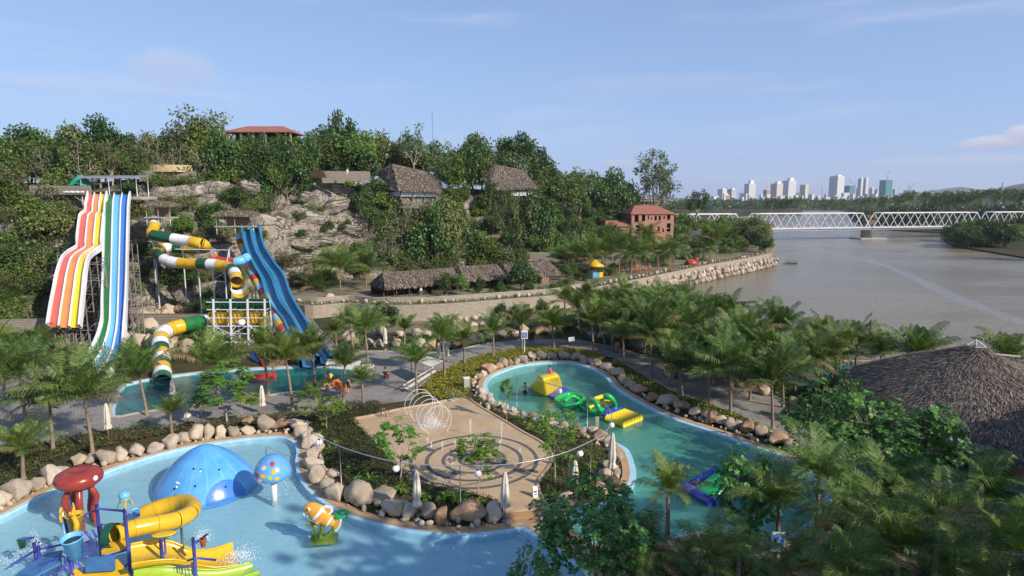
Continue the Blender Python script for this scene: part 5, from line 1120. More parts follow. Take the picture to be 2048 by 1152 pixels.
for px, py in [(640, 880), (660, 905), (655, 925), (700, 945), (715, 965), (740, 965), (760, 985), (780, 990), (800, 985), (812, 990), (850, 1000), (880, 1005), (895, 998), (915, 1008), (930, 1010), (1145, 925), (1170, 910), (1180, 940), (1165, 960), (1200, 905), (1195, 935), (960, 1010), (690, 930), (970, 1012), (1110, 1000), (672, 890), (1060, 842), (1040, 840)]:
    o = link('strap_plant', rs_.choice(ST)); o.location = at(px, py, .1); o.rotation_euler = (0, 0, rs_.uniform(0, 6)); s = rs_.uniform(.9, 1.5); o.scale = (s, s, s); rowK.add(o)
rowK.done()

# ---- boulders
def rock_mesh(seed, sub=3, amp=.28, cut=5):
    r = random.Random(seed); bm = bmesh.new(); bmesh.ops.create_icosphere(bm, subdivisions=sub, radius=1.0); off = Vector((seed * 7.3, seed * 1.9, 0))
    planes = [(rv(r), r.uniform(.5, .82)) for _ in range(cut)]; st_ = Vector((r.uniform(.75, 1.15), r.uniform(.8, 1.1), r.uniform(.85, 1.15)))
    for v in bm.verts:
        p = v.co.copy()
        for n, d in planes:
            e = p.dot(n) - d
            if e > 0: p -= n * e * .93
        p *= 1.12 + amp * 1.1 * noise.noise(p * 1.1 + off) + amp * .25 * noise.noise(p * 3.5 + off); v.co = p * st_
    for f in bm.faces: f.smooth = True
    me = bpy.data.meshes.new('boulder'); bm.to_mesh(me); bm.free(); return me
RK = []
for i in range(12):
    me = rock_mesh(900 + i, 3, .35, 8 + i % 5); me.materials.append(M[['rock', 'rock', 'rock_grey', 'rock', 'rock_red'][i % 5]]); RK.append(me)
RED = [i for i in range(12) if i % 5 == 4]
RKS = []
for i in range(6):
    me = rock_mesh(950 + i, 1, .3, 4); 
    for p_ in me.polygons: p_.use_smooth = False
    me.materials.append(M[['rock_grey', 'rock'][i % 2]]); RKS.append(me)
RKO = []
for i in range(6):
    me = rock_mesh(970 + i, 4, .45, 14)
    for p_ in me.polygons: p_.use_smooth = True
    me.materials.append(m_cliff if i != 4 else M['rock_red']); RKO.append(me)
rk_ = random.Random(21)
def boulder(loc, sx, sy, sz, row=None, ri=None, tilt=.25, meshes=RK, emb=.35, name='boulder'):
    me = meshes[rk_.randrange(len(meshes)) if ri is None else ri]; o = link(name, me); o.location = Vector(loc) + Vector((0, 0, sz * (1 - emb)))
    o.rotation_euler = (rk_.uniform(-tilt, tilt), rk_.uniform(-tilt, tilt), rk_.uniform(-.6, .6)); o.scale = (sx, sy, sz)
    if row: row.add(o)
    return o
def boulders_px(lst, row, z=0.0, grow=1.03):
    for it in lst:
        cx, by, w, h = it[:4]; g = at(cx, by, z); m = g.y * 1.02 / F_PX; hw = w * m / 2 * grow * 1.1; hh = h * m * grow / 2 * .92
        boulder(g + Vector((0, hw * .6, 0)), hw, hw * .85, hh, row, it[4] if len(it) > 4 else None, emb=.12)
rowR = Row('granite boulder on the rim of the paddling pool, {n} from the left', 'boulder', 'boulders around the paddling pool')
boulders_px([(26, 1006, 53, 46), (65, 985, 31, 30), (97, 975, 38, 46), (121, 952, 30, 22), (150, 932, 28, 24), (174, 927, 34, 18), (208, 930, 36, 38), (240, 925, 27, 38), (269, 916, 32, 32), (303, 909, 35, 28), (335, 901, 30, 36), (361, 888, 28, 20), (384, 884, 34, 38), (414, 880, 25, 32), (437, 879, 27, 27), (465, 874, 27, 26),
    (494, 871, 29, 20), (494, 855, 28, 22, 4), (527, 866, 38, 34), (558, 863, 34, 28), (595, 861, 44, 24), (602, 876, 36, 24), (611, 888, 28, 22), (620, 900, 36, 25), (631, 908, 30, 22), (620, 924, 36, 22), (623, 943, 42, 25), (626, 969, 42, 46), (658, 957, 26, 16), (650, 989, 30, 34), (670, 1005, 37, 38), (707, 1013, 55, 46), (758, 1012, 56, 32),
    (786, 1035, 48, 45), (815, 1040, 33, 43), (853, 1043, 36, 38), (882, 1055, 31, 46, 4), (934, 1051, 68, 44, 9), (987, 1050, 46, 44), (-8, 1020, 40, 36)], rowR); rowR.done()
rowR = Row('boulder on the outer rim of the winding pool, {n} from the left', 'boulder', 'boulders around the winding pool')
boulders_px([(954, 759, 21, 14), (975, 749, 29, 24), (984, 743, 16, 18), (967, 754, 16, 13), (997, 741, 17, 18), (1006, 736, 19, 22), (1018, 734, 14, 19), (1031, 730, 17, 15), (1048, 728, 22, 17), (1064, 721, 19, 17), (1083, 720, 22, 17), (1104, 719, 21, 14), (1128, 720, 27, 17), (1153, 720, 21, 15), (1169, 728, 18, 20), (1189, 732, 30, 18), (1210, 740, 29, 14),
    (1222, 743, 16, 10), (1235, 756, 26, 22), (1243, 764, 18, 17), (1252, 772, 20, 24), (1266, 780, 20, 23), (1282, 788, 29, 19), (1308, 806, 29, 22), (1337, 814, 35, 22), (1365, 824, 35, 21), (1390, 835, 22, 22), (1410, 837, 18, 19), (1425, 850, 24, 32), (1464, 860, 24, 26), (1445, 852, 22, 20), (1498, 869, 34, 28), (1480, 860, 20, 20), (1522, 875, 31, 24), (1542, 878, 20, 20), (1563, 891, 43, 26, 9), (1588, 901, 32, 22)], rowR); rowR.done()
rowR = Row('boulder between the dark hedge and the winding pool, {n} from the left', 'boulder', 'boulders on the inner bank')
boulders_px([(960, 790, 16, 14), (965, 802, 16, 14), (978, 798, 15, 14), (982, 808, 15, 14), (995, 817, 17, 15), (1010, 824, 23, 16), (1027, 827, 16, 12), (1044, 832, 14, 10), (1064, 841, 20, 18), (1085, 846, 16, 12), (1100, 848, 21, 16), (1125, 855, 16, 11), (1153, 865, 21, 18), (1168, 868, 16, 12), (1184, 870, 20, 20), (1201, 880, 27, 22), (1219, 893, 20, 20), (1229, 912, 18, 26), (1238, 925, 16, 26), (1219, 948, 29, 25), (1208, 962, 26, 20), (1232, 955, 22, 24), (1227, 978, 31, 24), (1200, 980, 22, 18), (1130, 1035, 40, 50, 2), (1190, 1010, 30, 24)], rowR, z=-.05); rowR.done()
rowR = Row('large shaded boulder on the near bank of the winding pool, {n} from the left', 'boulder', 'boulders on the near bank')
boulders_px([(1405, 1112, 50, 45), (1460, 1118, 56, 48, 2), (1525, 1125, 66, 60, 2), (1350, 1120, 44, 36), (1580, 1125, 50, 44, 2), (1640, 1100, 40, 34, 2), (1300, 1130, 40, 36)], rowR); rowR.done()
rowR = Row('garden boulder along the far side of the plaza and path, {n} from the left', 'boulder', 'boulders along the inland side of the path')
def line(pts, step, s0, s1, row, z=0.0, meshes=RK, jit=.3, sq=1.0, emb=.25):
    for p, d in walk(pts, step):
        s = rk_.uniform(s0, s1); boulder(p + Vector((rk_.uniform(-jit, jit), rk_.uniform(-jit, jit), 0)), s, s * rk_.uniform(.7, 1), s * rk_.uniform(.75, 1.15) * sq, row, meshes=meshes, emb=emb)
line(pxpoly([(690, 688), (760, 694), (840, 700), (900, 696), (960, 682), (1050, 671), (1150, 671), (1225, 683), (1290, 702)]), 1.9, .55, 1.0, rowR, jit=.5)
line(pxpoly([(700, 664), (760, 672), (850, 674), (930, 664), (1000, 654)]), 2.2, .6, 1.1, rowR, jit=.7)
line(pxpoly([(1340, 735), (1420, 752), (1520, 785), (1620, 830)]), 3.2, .4, .7, rowR, jit=.5)
rowR.done()
rowR = Row('rough stone at the foot of the river wall, {n} from the left', 'stone', 'rough stones along the river wall')
for k in range(3):
    line([Vector((p.x + .7 * k, p.y - 1.0 - 1.2 * k, .5 - .85 * k)) for p in wl_[38:]], 1.45, .5, 1.0, rowR, jit=.45, meshes=RKS, emb=.5)
rowR.done()
def bake(name, objs, label):
    mb = MB(); mats = []
    for o in objs:
        m = o.data.materials[0]
        if m not in mats: mats.append(m)
        mb.k = mats.index(m); mb.smooth = True; X = Matrix.LocRotScale(o.location, o.rotation_euler, o.scale); mb.add([X @ v.co for v in o.data.vertices], [tuple(p.vertices) for p in o.data.polygons]); bpy.data.objects.remove(o)
    tag(mb.build(name, mats), label, 'stones', kind='stuff')
rowR = Row('', 'boulder', '')
line(pxpoly([(690, 640), (735, 622), (790, 616), (850, 617), (930, 611), (1030, 605), (1110, 598), (1180, 588)]), 2.3, .5, 1.0, rowR, jit=.4, meshes=RKS)
line(pxpoly([(905, 650), (950, 640), (985, 632)]), 1.8, .5, 1.0, rowR, jit=.8, meshes=RKS)
line([p + Vector((0, 1.6, PZ)) - Vector((0, 0, p.z)) for p in wl_[1:]], 2.0, .25, .55, rowR, jit=.4, meshes=RKS)
for pp in ([Vector((q.x, q.y, 0)) for q in offset(kid, .75)[:len(kid) - 8]], [Vector((q.x, q.y, 0)) for q in offset(kid, 1.5)[:len(kid) - 8]], [Vector((q.x, q.y, 0)) for q in offset(lazy, 1.0)]): line(pp, .55, .1, .3, rowR, jit=.3, meshes=RKS, z=0)
bake('stone_edging', [o for o, _ in rowR.items], 'small pale rocks edging the pools, the pond and the promenade')
rowR = Row('boulder at the foot of the rocky hill, {n} from the left', 'boulder', 'boulders at the foot of the hill')
for px, py, s in [(12, 668, 1.2), (30, 670, 1.3), (60, 662, 1.5), (85, 655, 1.2), (110, 690, 1.2), (130, 700, 1.0), (170, 705, 1.0), (272, 640, 1.1), (288, 640, 1.1), (303, 638, 1.0), (316, 636, 1.0), (328, 636, 1.0), (340, 634, 1.3), (358, 632, 1.5), (375, 632, 1.3), (262, 690, 1.2), (285, 695, 1.5), (305, 700, 1.2), (345, 700, 1.3), (372, 702, 1.2), (655, 612, 1.5), (640, 614, 1.0), (622, 612, 1.0), (668, 612, 1.0), (612, 607, .9), (270, 668, 1.2), (295, 672, 1.4), (320, 676, 1.1)]:
    g = at(px, py, .2); boulder(g, s * .95, s * .85, s * .9, rowR, emb=.2)
rowR.done()
rowR = Row('massive granite outcrop set in the rock face, {n} from the left', 'rock', 'granite outcrops in the rock face')
for px, py, s, sq, ri in [(395, 385, 3.0, .7, 2), (440, 385, 2.8, .8, 0), (345, 405, 3.0, .5, 2), (500, 390, 2.8, .8, 1), (535, 480, 3.4, 1.3, 0), (560, 450, 3.0, .7, 1), (610, 370, 3.6, .45, 0), (645, 372, 3.6, .5, 3), (675, 385, 3.2, .6, 0), (590, 400, 3.6, .6, 1), (700, 372, 2.6, .7, 2), (600, 490, 3.0, .5, 1), (640, 500, 3, .5, 0), (590, 520, 3, .5, 1), (620, 440, 3.6, .5, 3), (670, 420, 3.2, .6, 1), (700, 470, 3, .6, 0), (845, 405, 3.4, .6, 2), (870, 412, 3, .6, 2), (930, 430, 2.6, .6, 2), (730, 505, 2.6, .6, 3), (270, 430, 3.0, .8, 2), (285, 470, 3.2, .9, 0), (110, 450, 3.6, .5, 4), (80, 470, 3, .5, 4), (560, 352, 1.6, .5, 0), (625, 347, 1.6, .6, 2), (690, 352, 1.6, .8, 2), (722, 354, 1.8, .6, 2)]:
    if s < 1: continue
    u = (px - 1024) / F_PX; Yf, Yt, zt = interp(HT, u)
    best = min((abs(pxof((u * Y, Y, hz(u * Y, Y)))[1] - py), Y) for Y in [lerp(Yf, Yt + 6, k / 60) for k in range(61)])[1]
    o = boulder(Vector((u * best, best + s * .25, hz(u * best, best))), s, s * .7, s * sq, rowR, ri, emb=.6, name='granite_outcrop', meshes=RKO)
rowR.done()
# ================================================================ slides
def solve_Y(px, py, z): return at(px, py, z)
def lane_slide(name, label, st, lanes, wall=.32, dw=.22, group=None, cat='water slide', wallm='white'):
    """st: (left column, right column, row, distance); lanes: colours from the left"""
    L = crv([P(a, y, Y) for a, b, y, Y in st], k=5); Rr = crv([P(b, y, Y) for a, b, y, Y in st], k=5)
    t = thing(name, label, cat, (L[-1] + Rr[-1]) / 2, group=group); o = t.location.copy(); n = len(lanes)
    up = [Vector((0, 0, 1)) for _ in L]
    for i in range(len(L)):
        d = (L[min(i + 1, len(L) - 1)] - L[max(0, i - 1)]).normalized(); s = (Rr[i] - L[i]).normalized(); up[i] = s.cross(d).normalized(); up[i] *= -1 if up[i].z < 0 else 1
    for k, mk in enumerate(lanes):
        rows = []
        for a, b, u in zip(L, Rr, up):
            p0, p1 = a.lerp(b, k / n) - o, a.lerp(b, (k + 1) / n) - o; s = (p1 - p0); w = s.length; sn = s / w; e = dw * .5
            rows.append([p0 + sn * e + u * wall * .5, p0 + sn * (e + .08), p0.lerp(p1, .5) - u * .03, p1 - sn * (e + .08), p1 - sn * e + u * wall * .5])
        mb = MB(); mb.smooth = True; mb.grid(rows); mb.build('lane', M[mk], t)
    for k in range(n + 1):
        rows = []; W = wall * (1.8 if k in (0, n) else 1.0)
        for a, b, u in zip(L, Rr, up):
            p = a.lerp(b, k / n) - o; s = (b - a).normalized(); e = dw * .5 * (1.25 if k in (0, n) else 1)
            rows.append([p - s * e - u * .25, p - s * e + u * W, p - s * e * .4 + u * (W + .06), p + s * e * .4 + u * (W + .06), p + s * e + u * W, p + s * e - u * .25])
        mb = MB(); mb.grid(rows, closed=True); mb.build('side_wall' if k in (0, n) else 'divider', M[wallm], t)
    return t, L, Rr
BL = [(213, 261, 389, 113.5), (213, 260, 393, 112), (211, 258, 410, 109), (210, 257, 440, 104.5), (209, 256, 480, 99.5), (208, 255, 520, 94), (207, 254, 560, 88), (206, 253, 600, 83), (206, 251, 640, 79.3), (202, 250, 660, 78.0), (195, 248, 680, 76.5), (185, 246, 700, 74.6), (172, 240, 720, 72.3), (158, 226, 742, 69.6), (150, 214, 756, 67.6)]
tA, LA, RA = lane_slide('lane_slide', 'tall straight slide with green, pale blue and blue lanes running down the rock', BL, ['green', 'blue_light', 'blue'])
RDL = [(177, 215, 388, 112.5), (176, 214, 396, 111), (173, 212, 410, 109.5), (172, 211, 424, 107.7), (163, 209, 431, 105.2), (160, 208, 440, 104), (157, 206, 465, 100.8), (155, 204, 487, 98.3), (153, 203, 497, 96), (136, 187, 508, 92.5), (125, 177, 520, 89), (117, 172, 545, 86.2), (111, 169, 575, 84.2), (105, 166, 605, 82), (100, 163, 635, 80), (97, 161, 655, 78.6)]
tB, LB, RB = lane_slide('lane_slide', 'humped slide with red, orange and yellow lanes, ending in mid air above scaffolding', RDL, ['coral', 'apricot', 'lane_yellow'])
tC, LC, RC = lane_slide('lane_slide', 'left one of the pair of wavy blue slides dropping into the pool', [(485, 502, 459, 113), (488, 505, 480, 109), (497, 514, 510, 104), (508, 526, 532, 100.5), (523, 543, 560, 97), (531, 552, 585, 92.5), (541, 564, 615, 88.5), (566, 586, 645, 84), (580, 602, 675, 79.6), (592, 618, 705, 75.8), (602, 630, 734, 71.5)], ['teal_blue'], .5, .3, 'wavy blue slides', wallm='teal_blue')
tD, LD, RD = lane_slide('lane_slide', 'right one of the pair of wavy blue slides dropping into the pool', [(506, 520, 456, 114), (508, 524, 480, 110), (515, 532, 505, 105.5), (527, 547, 528, 101), (545, 567, 555, 97.5), (556, 578, 585, 92.5), (567, 590, 612, 88.8), (589, 610, 645, 84), (606, 629, 677, 79.5), (626, 652, 705, 75.8), (638, 664, 727, 72.3)], ['teal_blue'], .5, .3, 'wavy blue slides', wallm='teal_blue')
def scaffold(name, label, PX, Yr, topf, nx, ny, step=1.9, r=.05, basez=-.1, mat='scaf'):
    """tube scaffold under a slide: posts, levels and diagonals"""
    k = MB(); ym = sum(Yr) / 2
    def xx(i, y): u = (lerp(PX[0], PX[1], i / (nx - 1)) - 1024) / F_PX; return u * y
    for i in range(nx):
        for j in range(ny):
            y = lerp(Yr[0], Yr[1], j / (ny - 1)); x = xx(i, y); zt = topf(x, y); zb = max(basez, hz(x, y) - .2)
            if zt < zb + 1: continue
            k.bar((x, y, zb), (x, y, zt), r * 2); z = zb + step * .6; q = 0
            while z < zt:
                if i < nx - 1:
                    x2 = xx(i + 1, y); k.bar((x, y, z), (x2, y, z), r * 1.5)
                    if (i + j + q) % 2 == 0: k.bar((x, y, z), (x2, y, min(zt, z + step)), r * 1.2)
                if j < ny - 1: y2 = lerp(Yr[0], Yr[1], (j + 1) / (ny - 1)); x3 = xx(i, y2); k.bar((x, y, z), (x3, y2, z), r * 1.5)
                z += step; q += 1
    return tag(k.build(name, M[mat]), label, 'scaffold', 'scaffolding under the lane slides')
def topcurve(L, Rr, off=.35):
    def f(x, y):
        best = min(range(len(L)), key=lambda i: abs(L[i].y - y)); return L[best].z - off
    return f
xb = (P(150, 600, 84).x, P(206, 600, 84).x); 
scaffold('scaffold', 'dense grey tube scaffolding under the red, orange and yellow slide', (112, 206), (79.5, 95), topcurve(LB, RB), 7, 6)
scaffold('scaffold', 'grey tube scaffolding along the right side of the tall straight slide', (252, 274), (82, 100), lambda x, y: 5.5 + (y - 82) * .4, 3, 6)
scaffold('scaffold', 'low scaffolding platform in front of the unfinished end of the red slide', (90, 190), (74, 78.5), lambda x, y: 2.7, 8, 3, 1.1)
scaffold('scaffold', 'tube scaffolding hidden behind the tall straight slide', (206, 250), (82, 102), topcurve(LA, RA, .5), 3, 5)
def tube_slide(name, label, pts, r, cols, seglen=1.9, n=14, a0=0, a1=2 * pi, flange=True, cut=None):
    """a run of coloured pipe sections with flanges"""
    C = crv(pts, k=8); t = thing(name, label, 'water slide', C[-1]); o = C[-1].copy(); C = [p - o for p in C]
    L = [0]
    for a, b in zip(C, C[1:]): L.append(L[-1] + (b - a).length)
    tot = L[-1]; ns = max(1, round(tot / seglen))
    def pt(s):
        for i in range(len(L) - 1):
            if L[i + 1] >= s - 1e-6: return C[i].lerp(C[i + 1], 0 if L[i + 1] == L[i] else (s - L[i]) / (L[i + 1] - L[i]))
        return C[-1]
    for k in range(ns):
        s0, s1 = tot * k / ns, tot * (k + 1) / ns; pp = [pt(lerp(s0, s1, j / 5)) for j in range(6)]; mb = MB()
        mb.tube(pp, r, n, cap=False, a0=a0, a1=a1); 
        if flange: mb.tube([pp[-1], pt(min(tot, s1 + .09))], r * 1.09, n, cap=False, a0=a0, a1=a1); 
        me = mb.build('tube_section' if a1 - a0 > 6 else 'trough_section', M[cols[k % len(cols)]], t)
    return t, C
tube_slide('tube_slide', 'enclosed green, white and yellow tube slide looping down the rock', [P(*q) for q in [(311, 440, 109), (308, 455, 107), (303, 467, 105), (315, 472, 104), (340, 476, 103.6), (370, 481, 103), (398, 486, 102), (410, 491, 103), (406, 497, 106), (375, 497, 108), (340, 495, 108), (320, 499, 106.5), (314, 506, 104), (322, 515, 101.5), (340, 523, 100), (370, 527, 99), (405, 527, 98), (435, 530, 97), (456, 534, 96), (466, 541, 94), (471, 552, 92), (473, 564, 90)]], .88, ['white', 'yellow', 'yellow', 'green_dark', 'green_dark', 'white', 'white', 'yellow', 'yellow', 'green_dark', 'white', 'yellow', 'yellow', 'green_dark'])
tube_slide('open_slide', 'short open chute with yellow, green and white bands below the tube mouth', [P(*q) for q in [(474, 566, 89.6), (479, 580, 87.6), (484, 598, 85.2)]], 1.15, ['white', 'yellow', 'green_dark'], 1.3, a0=pi * .95, a1=pi * 2.05)
tube_slide('tube_slide', 'green, yellow and white tube slide with a long banded run into the pool', [P(*q) for q in [(418, 641, 84.5), (400, 645, 83), (367, 651, 81), (340, 659, 79.6), (325, 668, 77.6), (321, 682, 75.4), (322, 705, 73.0), (324, 735, 69.6), (325, 765, 66.2)]], .95, ['white', 'green', 'green', 'yellow', 'yellow', 'white', 'white', 'yellow', 'white', 'green_dark', 'yellow', 'white', 'green_dark', 'yellow'], 1.35)
tube_slide('tube_slide', 'narrow tube slide in red, yellow and blue sections beside the wavy blue slides', [P(*q) for q in [(478, 472, 113), (482, 486, 111), (489, 503, 108), (495, 528, 103.6), (508, 554, 98.6), (524, 583, 93.8), (540, 612, 89.2), (556, 641, 84.6), (574, 671, 80), (585, 692, 77.4)]], .66, ['blue_pale', 'red', 'yellow', 'blue_light', 'red', 'yellow', 'blue_pale', 'yellow', 'blue_light', 'red', 'yellow', 'blue_pale', 'red', 'yellow', 'blue_light', 'blue_light', 'red', 'blue_pale', 'yellow', 'red'], 2.0)
tube_slide('tube_slide', 'level red and blue tube branching left from the red, yellow and blue tube', [P(*q) for q in [(428, 517, 101), (440, 522, 100), (460, 524, 99), (480, 522, 99), (495, 514, 100.5)]], .72, ['orange', 'red', 'red', 'red', 'blue_light', 'blue_light'], 1.2)
# frames that carry the tubes
def frame(name, label, posts, beams, w=.14, mat='white_metal', cat='support frame'):
    k = MB()
    for a, b in posts: k.bar(a, b, w)
    for a, b in beams: k.bar(a, b, w * .7)
    return tag(k.build(name, M[mat]), label, cat)
def postx(px, py, Y, zb=None):
    t = P(px, py, Y); return (Vector((t.x, Y, zb if zb is not None else max(0, hz(t.x, Y)) - .3)), t)
ps = [postx(305, 478, 105), postx(312, 520, 103.5), postx(365, 492, 103.5), postx(458, 500, 100), postx(425, 540, 98), postx(397, 535, 98.5), postx(450, 545, 96.5)]
frame('pipe_trestle', 'white steel frame carrying the upper green, white and yellow tube', ps, [(ps[3][1], P(350, 498, 101)), (ps[4][1], ps[6][1]), (P(425, 560, 98), P(450, 565, 96.5)), (P(425, 560, 98), ps[6][1]), (ps[0][1], ps[2][1]), (ps[1][1], ps[0][1]), (ps[5][1], ps[4][1]), (ps[3][1], ps[6][1])])
ps = [postx(362, 665, 81, 0), postx(334, 668, 79.5, 0), postx(395, 655, 83, 0), postx(338, 690, 75, -1), postx(342, 740, 70, -1)]
frame('pipe_trestle', 'steel props under the banded tube that ends in the pool', ps, [(ps[0][1], ps[2][1]), (ps[0][0], ps[2][1]), (ps[0][1], ps[1][1]), (ps[3][1], ps[1][1]), (ps[3][1], ps[4][1])])
ps = [postx(520, 560, 98), postx(545, 600, 92), postx(563, 640, 86.5), postx(582, 665, 81.5, -.5), postx(604, 690, 77.5, -.5), postx(508, 535, 102)]
frame('slide_trestle', 'dark props standing between the two wavy blue slides', ps, [(ps[i][1], ps[i + 1][1]) for i in range(4)] + [(ps[5][1], ps[0][1])], .16, 'galv')
# half-pipe wall seen from behind
HP = thing('wave_wall', 'tall curved slide wall of green and yellow panels on a white steel frame', 'water slide', (P(476, 640, 82).x, 82, 0))
o = HP.location; xl, xr = P(417, 620, 82).x - o.x, P(534, 620, 82).x - o.x
for nm, z0, z1, mk, y0, y1 in (('green_panels', 4.95, 6.5, 'green_dark', .2, .9), ('yellow_panels', 3.3, 4.8, 'yellow', -.3, .15)):
    mb = MB(); rows = []
    mb.box(((xl + xr) / 2, (y0 + y1) / 2 + .4, (z0 + z1) / 2), (xr - xl, .12, z1 - z0), M=Matrix.Rotation(.3, 3, 'X'))
    for i in range(15):
        x = lerp(xl, xr, i / 14); mb.box((x, (y0 + y1) / 2 + .3, (z0 + z1) / 2), (.07, .16, z1 - z0 + .1), M=Matrix.Rotation(.3, 3, 'X'))
    for z in (z0, z1, (z0 + z1) / 2): mb.box(((xl + xr) / 2, (y0 + y1) / 2 + .4 + (z - (z0 + z1) / 2) * -.3 - .02, z), (xr - xl + .1, .24, .1))
    mb.build(nm, M[mk], HP)
mb = MB(); rows = []
for i in range(9):
    a = -pi * .1 - i / 8 * pi * .55; rows.append([(x, 3.9 + 3.6 * sin(a - pi * .3) , 5.6 + 2.9 * cos(a + pi * .75) * -1) for x in (xl, xr)])
for i in range(4):
    x = lerp(xl + .9, xr - .1, i / 3); mb = MB(); mb.bar((x, -.9, -.2), (x, -.35, 6.7), .2); mb.bar((x, 1.9, -.2), (x, 1.2, 6.2), .16)
    for z in (1.0, 2.1, 3.1, 4.1, 5.2, 6.2): mb.bar((x, -.8 + z * .06, z), (x, 1.9 - z * .1, z), .08)
    for z in (0.1, 1.1, 2.2): mb.bar((x, -.85, z), (x, 1.85, z + 1), .07)
    mb.build('column', M['white_metal'], HP)
mb = MB()
for z in (1.0, 2.1, 3.1, 4.2, 5.3, 6.3):
    mb.bar((xl, -.85 + z * .07, z), (xr, -.85 + z * .07, z), .1)
for i in range(3):
    x0, x1 = lerp(xl + .9, xr - .1, i / 3), lerp(xl + .9, xr - .1, (i + 1) / 3)
    for z in (0, 1, 2.1): mb.bar((x0, -.85, z), (x1, -.8, z + 1.05), .07) if (i + int(z)) % 2 else mb.bar((x1, -.85, z), (x0, -.8, z + 1.05), .07)
mb.build('bracing', M['white_metal'], HP)
# chequered bowl piece
BWL = thing('slide_bowl', 'red and blue chequered curved slide end behind the slide pool', 'water slide', at(490, 742, 0)); o = BWL.location
pp = [P(458, 700, 78) - o, P(480, 693, 79) - o, P(503, 700, 77) - o, P(520, 722, 74) - o, P(532, 745, 71.5) - o]
CC = crv(pp, k=4)
for i in range(len(CC) - 1):
    a, b = CC[i], CC[i + 1]; d = (b - a).normalized(); s = Vector((-d.y, d.x, 0)).normalized()
    for j in range(3):
        mb = MB(); z0, z1 = (-.2 - j * .62), (-.2 - (j + 1) * .62); q0, q1 = .35 * (1 - cos(j * .5)) * -2, .35 * (1 - cos((j + 1) * .5)) * -2
        mb.grid([[a + s * q0 + Vector((0, 0, z0 + .5)), b + s * q0 + Vector((0, 0, z0 + .5))], [a + s * q1 + Vector((0, 0, z1 + .5)), b + s * q1 + Vector((0, 0, z1 + .5))]])
        mb.build('panel', M[['red', 'blue_light', 'blue'][(i // 2 * 2 + j * 2 + (i % 4 > 1)) % 3]], BWL)
mb = MB(); mb.tube([p + Vector((0, 0, .35)) for p in CC], .08, 6)
for i in (0, 5, 10, 16): mb.bar(CC[i] + Vector((0, 0, .3)), Vector((CC[i].x, CC[i].y, -o.z - .6)), .12)
mb.build('rim', M['red'], BWL)
# striped landing at the pool edge
tag(MB().box(at(523, 752, .1), (3.2, .7, .5), .35).build('landing_edge', M['red']), 'red and white lip of the chequered slide end at the water', 'water slide')

# ================================================================ buildings on the hill
def thatchmat(name, c1, c2, c3, sc=1.0):
    m, t, b = bsdf(name, .95, .05)
    a = tmix(t, ramp(t, tnoise(t, 3.0 * sc, 6, .75, (2.2, 2.2, .8)), .38, .62), c1, c2); a = tmix(t, ramp(t, tnoise(t, .35 * sc, 4, .6), .45, .7, 0, .7), a, c3)
    a = tmix(t, ramp(t, tnoise(t, 9 * sc, 3, .8), .3, .7, 0, .5), a, tuple(x * .3 for x in c1)); t.links.new(a, b.inputs[0]); tbump(t, b, tnoise(t, 7 * sc, 6, .8, (2, 2, .7)), .12); return m
M['thatch'] = thatchmat('thatch', (0.19, 0.145, 0.11), (0.13, 0.10, 0.08), (0.25, 0.19, 0.14))
M['straw'] = leafmat('straw', (0.11, 0.09, 0.078), (0.24, 0.20, 0.17), (0.54, 0.46, 0.37), .9, .1, .1, .1)
def tufts(k, tri, n, L, w, r, lift=.06, droop=.25):
    """loose palm-leaf ends lying down the slope of a triangle"""
    a, b, c = [Vector(p) for p in tri]; nn = (b - a).cross(c - a).normalized(); nn *= -1 if nn.z < 0 else 1
    dn = Vector((nn.x, nn.y, 0)); dn = (dn.normalized() * sqrt(max(0, 1 - nn.z ** 2 if False else nn.z ** 2)) + Vector((0, 0, -sqrt(max(0, 1 - nn.z ** 2))))).normalized() if dn.length > 1e-3 else Vector((1, 0, 0))
    for _ in range(n):
        u, v = r.random(), r.random()
        if u + v > 1: u, v = 1 - u, 1 - v
        p = a + (b - a) * u + (c - a) * v + nn * r.uniform(-.02, lift); d = (dn + rv(r) * .28 + nn * r.uniform(-.02, .3)).normalized()
        leafquad(k, p, d, nn, L * r.uniform(.6, 1.4), w * r.uniform(.6, 1.4))
def hip_roof(parent, eave, ridge, mat='thatch', th=.3, tuft=0, L=.6, w=.1, seed=1, name='roof', strawm='straw'):
    """eave: 4 corners counterclockwise from front left; ridge: left and right end"""
    fl, fr, br, bl = [Vector(p) for p in eave]; ra, rb = [Vector(p) for p in ridge]; faces = [(fl, fr, rb, ra), (fr, br, rb), (br, bl, ra, rb), (bl, fl, ra)]
    k = MB()
    for f in faces: k.add(f, [tuple(range(len(f)))])
    lo = [p - Vector((0, 0, th)) for p in (fl, fr, br, bl)]; k.add([fl, fr, br, bl] + lo, [(0, 4, 5, 1), (1, 5, 6, 2), (2, 6, 7, 3), (3, 7, 4, 0), (4, 7, 6, 5)])
    o = k.build(name, M[mat], parent)
    if tuft:
        r = random.Random(seed); k = MB(); tr = []
        for f in faces: tr.append((f[0], f[1], f[2])); 
        for f in faces:
            if len(f) == 4: tr.append((f[0], f[2], f[3]))
        A = [((b - a).cross(c - a)).length / 2 for a, b, c in tr]
        for t_, ar in zip(tr, A): tufts(k, t_, int(ar * tuft), L, w, r)
        for a, b in ((fl, fr), (fr, br), (bl, fl)):
            for _ in range(int((b - a).length * tuft * .8)):
                p = a.lerp(b, r.random()); leafquad(k, p + Vector((0, 0, .02)), (Vector((0, 0, -1)) + rv(r) * .4).normalized(), Vector((b - a).cross(Vector((0, 0, 1)))).normalized(), L * .8, w)
        k.build('straw_ends', M[strawm], o)
    return o
M['brick'] = brickmat('orange_brick', (0.46, 0.22, 0.145), (0.38, 0.17, 0.115), (0.34, 0.24, 0.18), .9, .4, msize=.05, bump=.01)
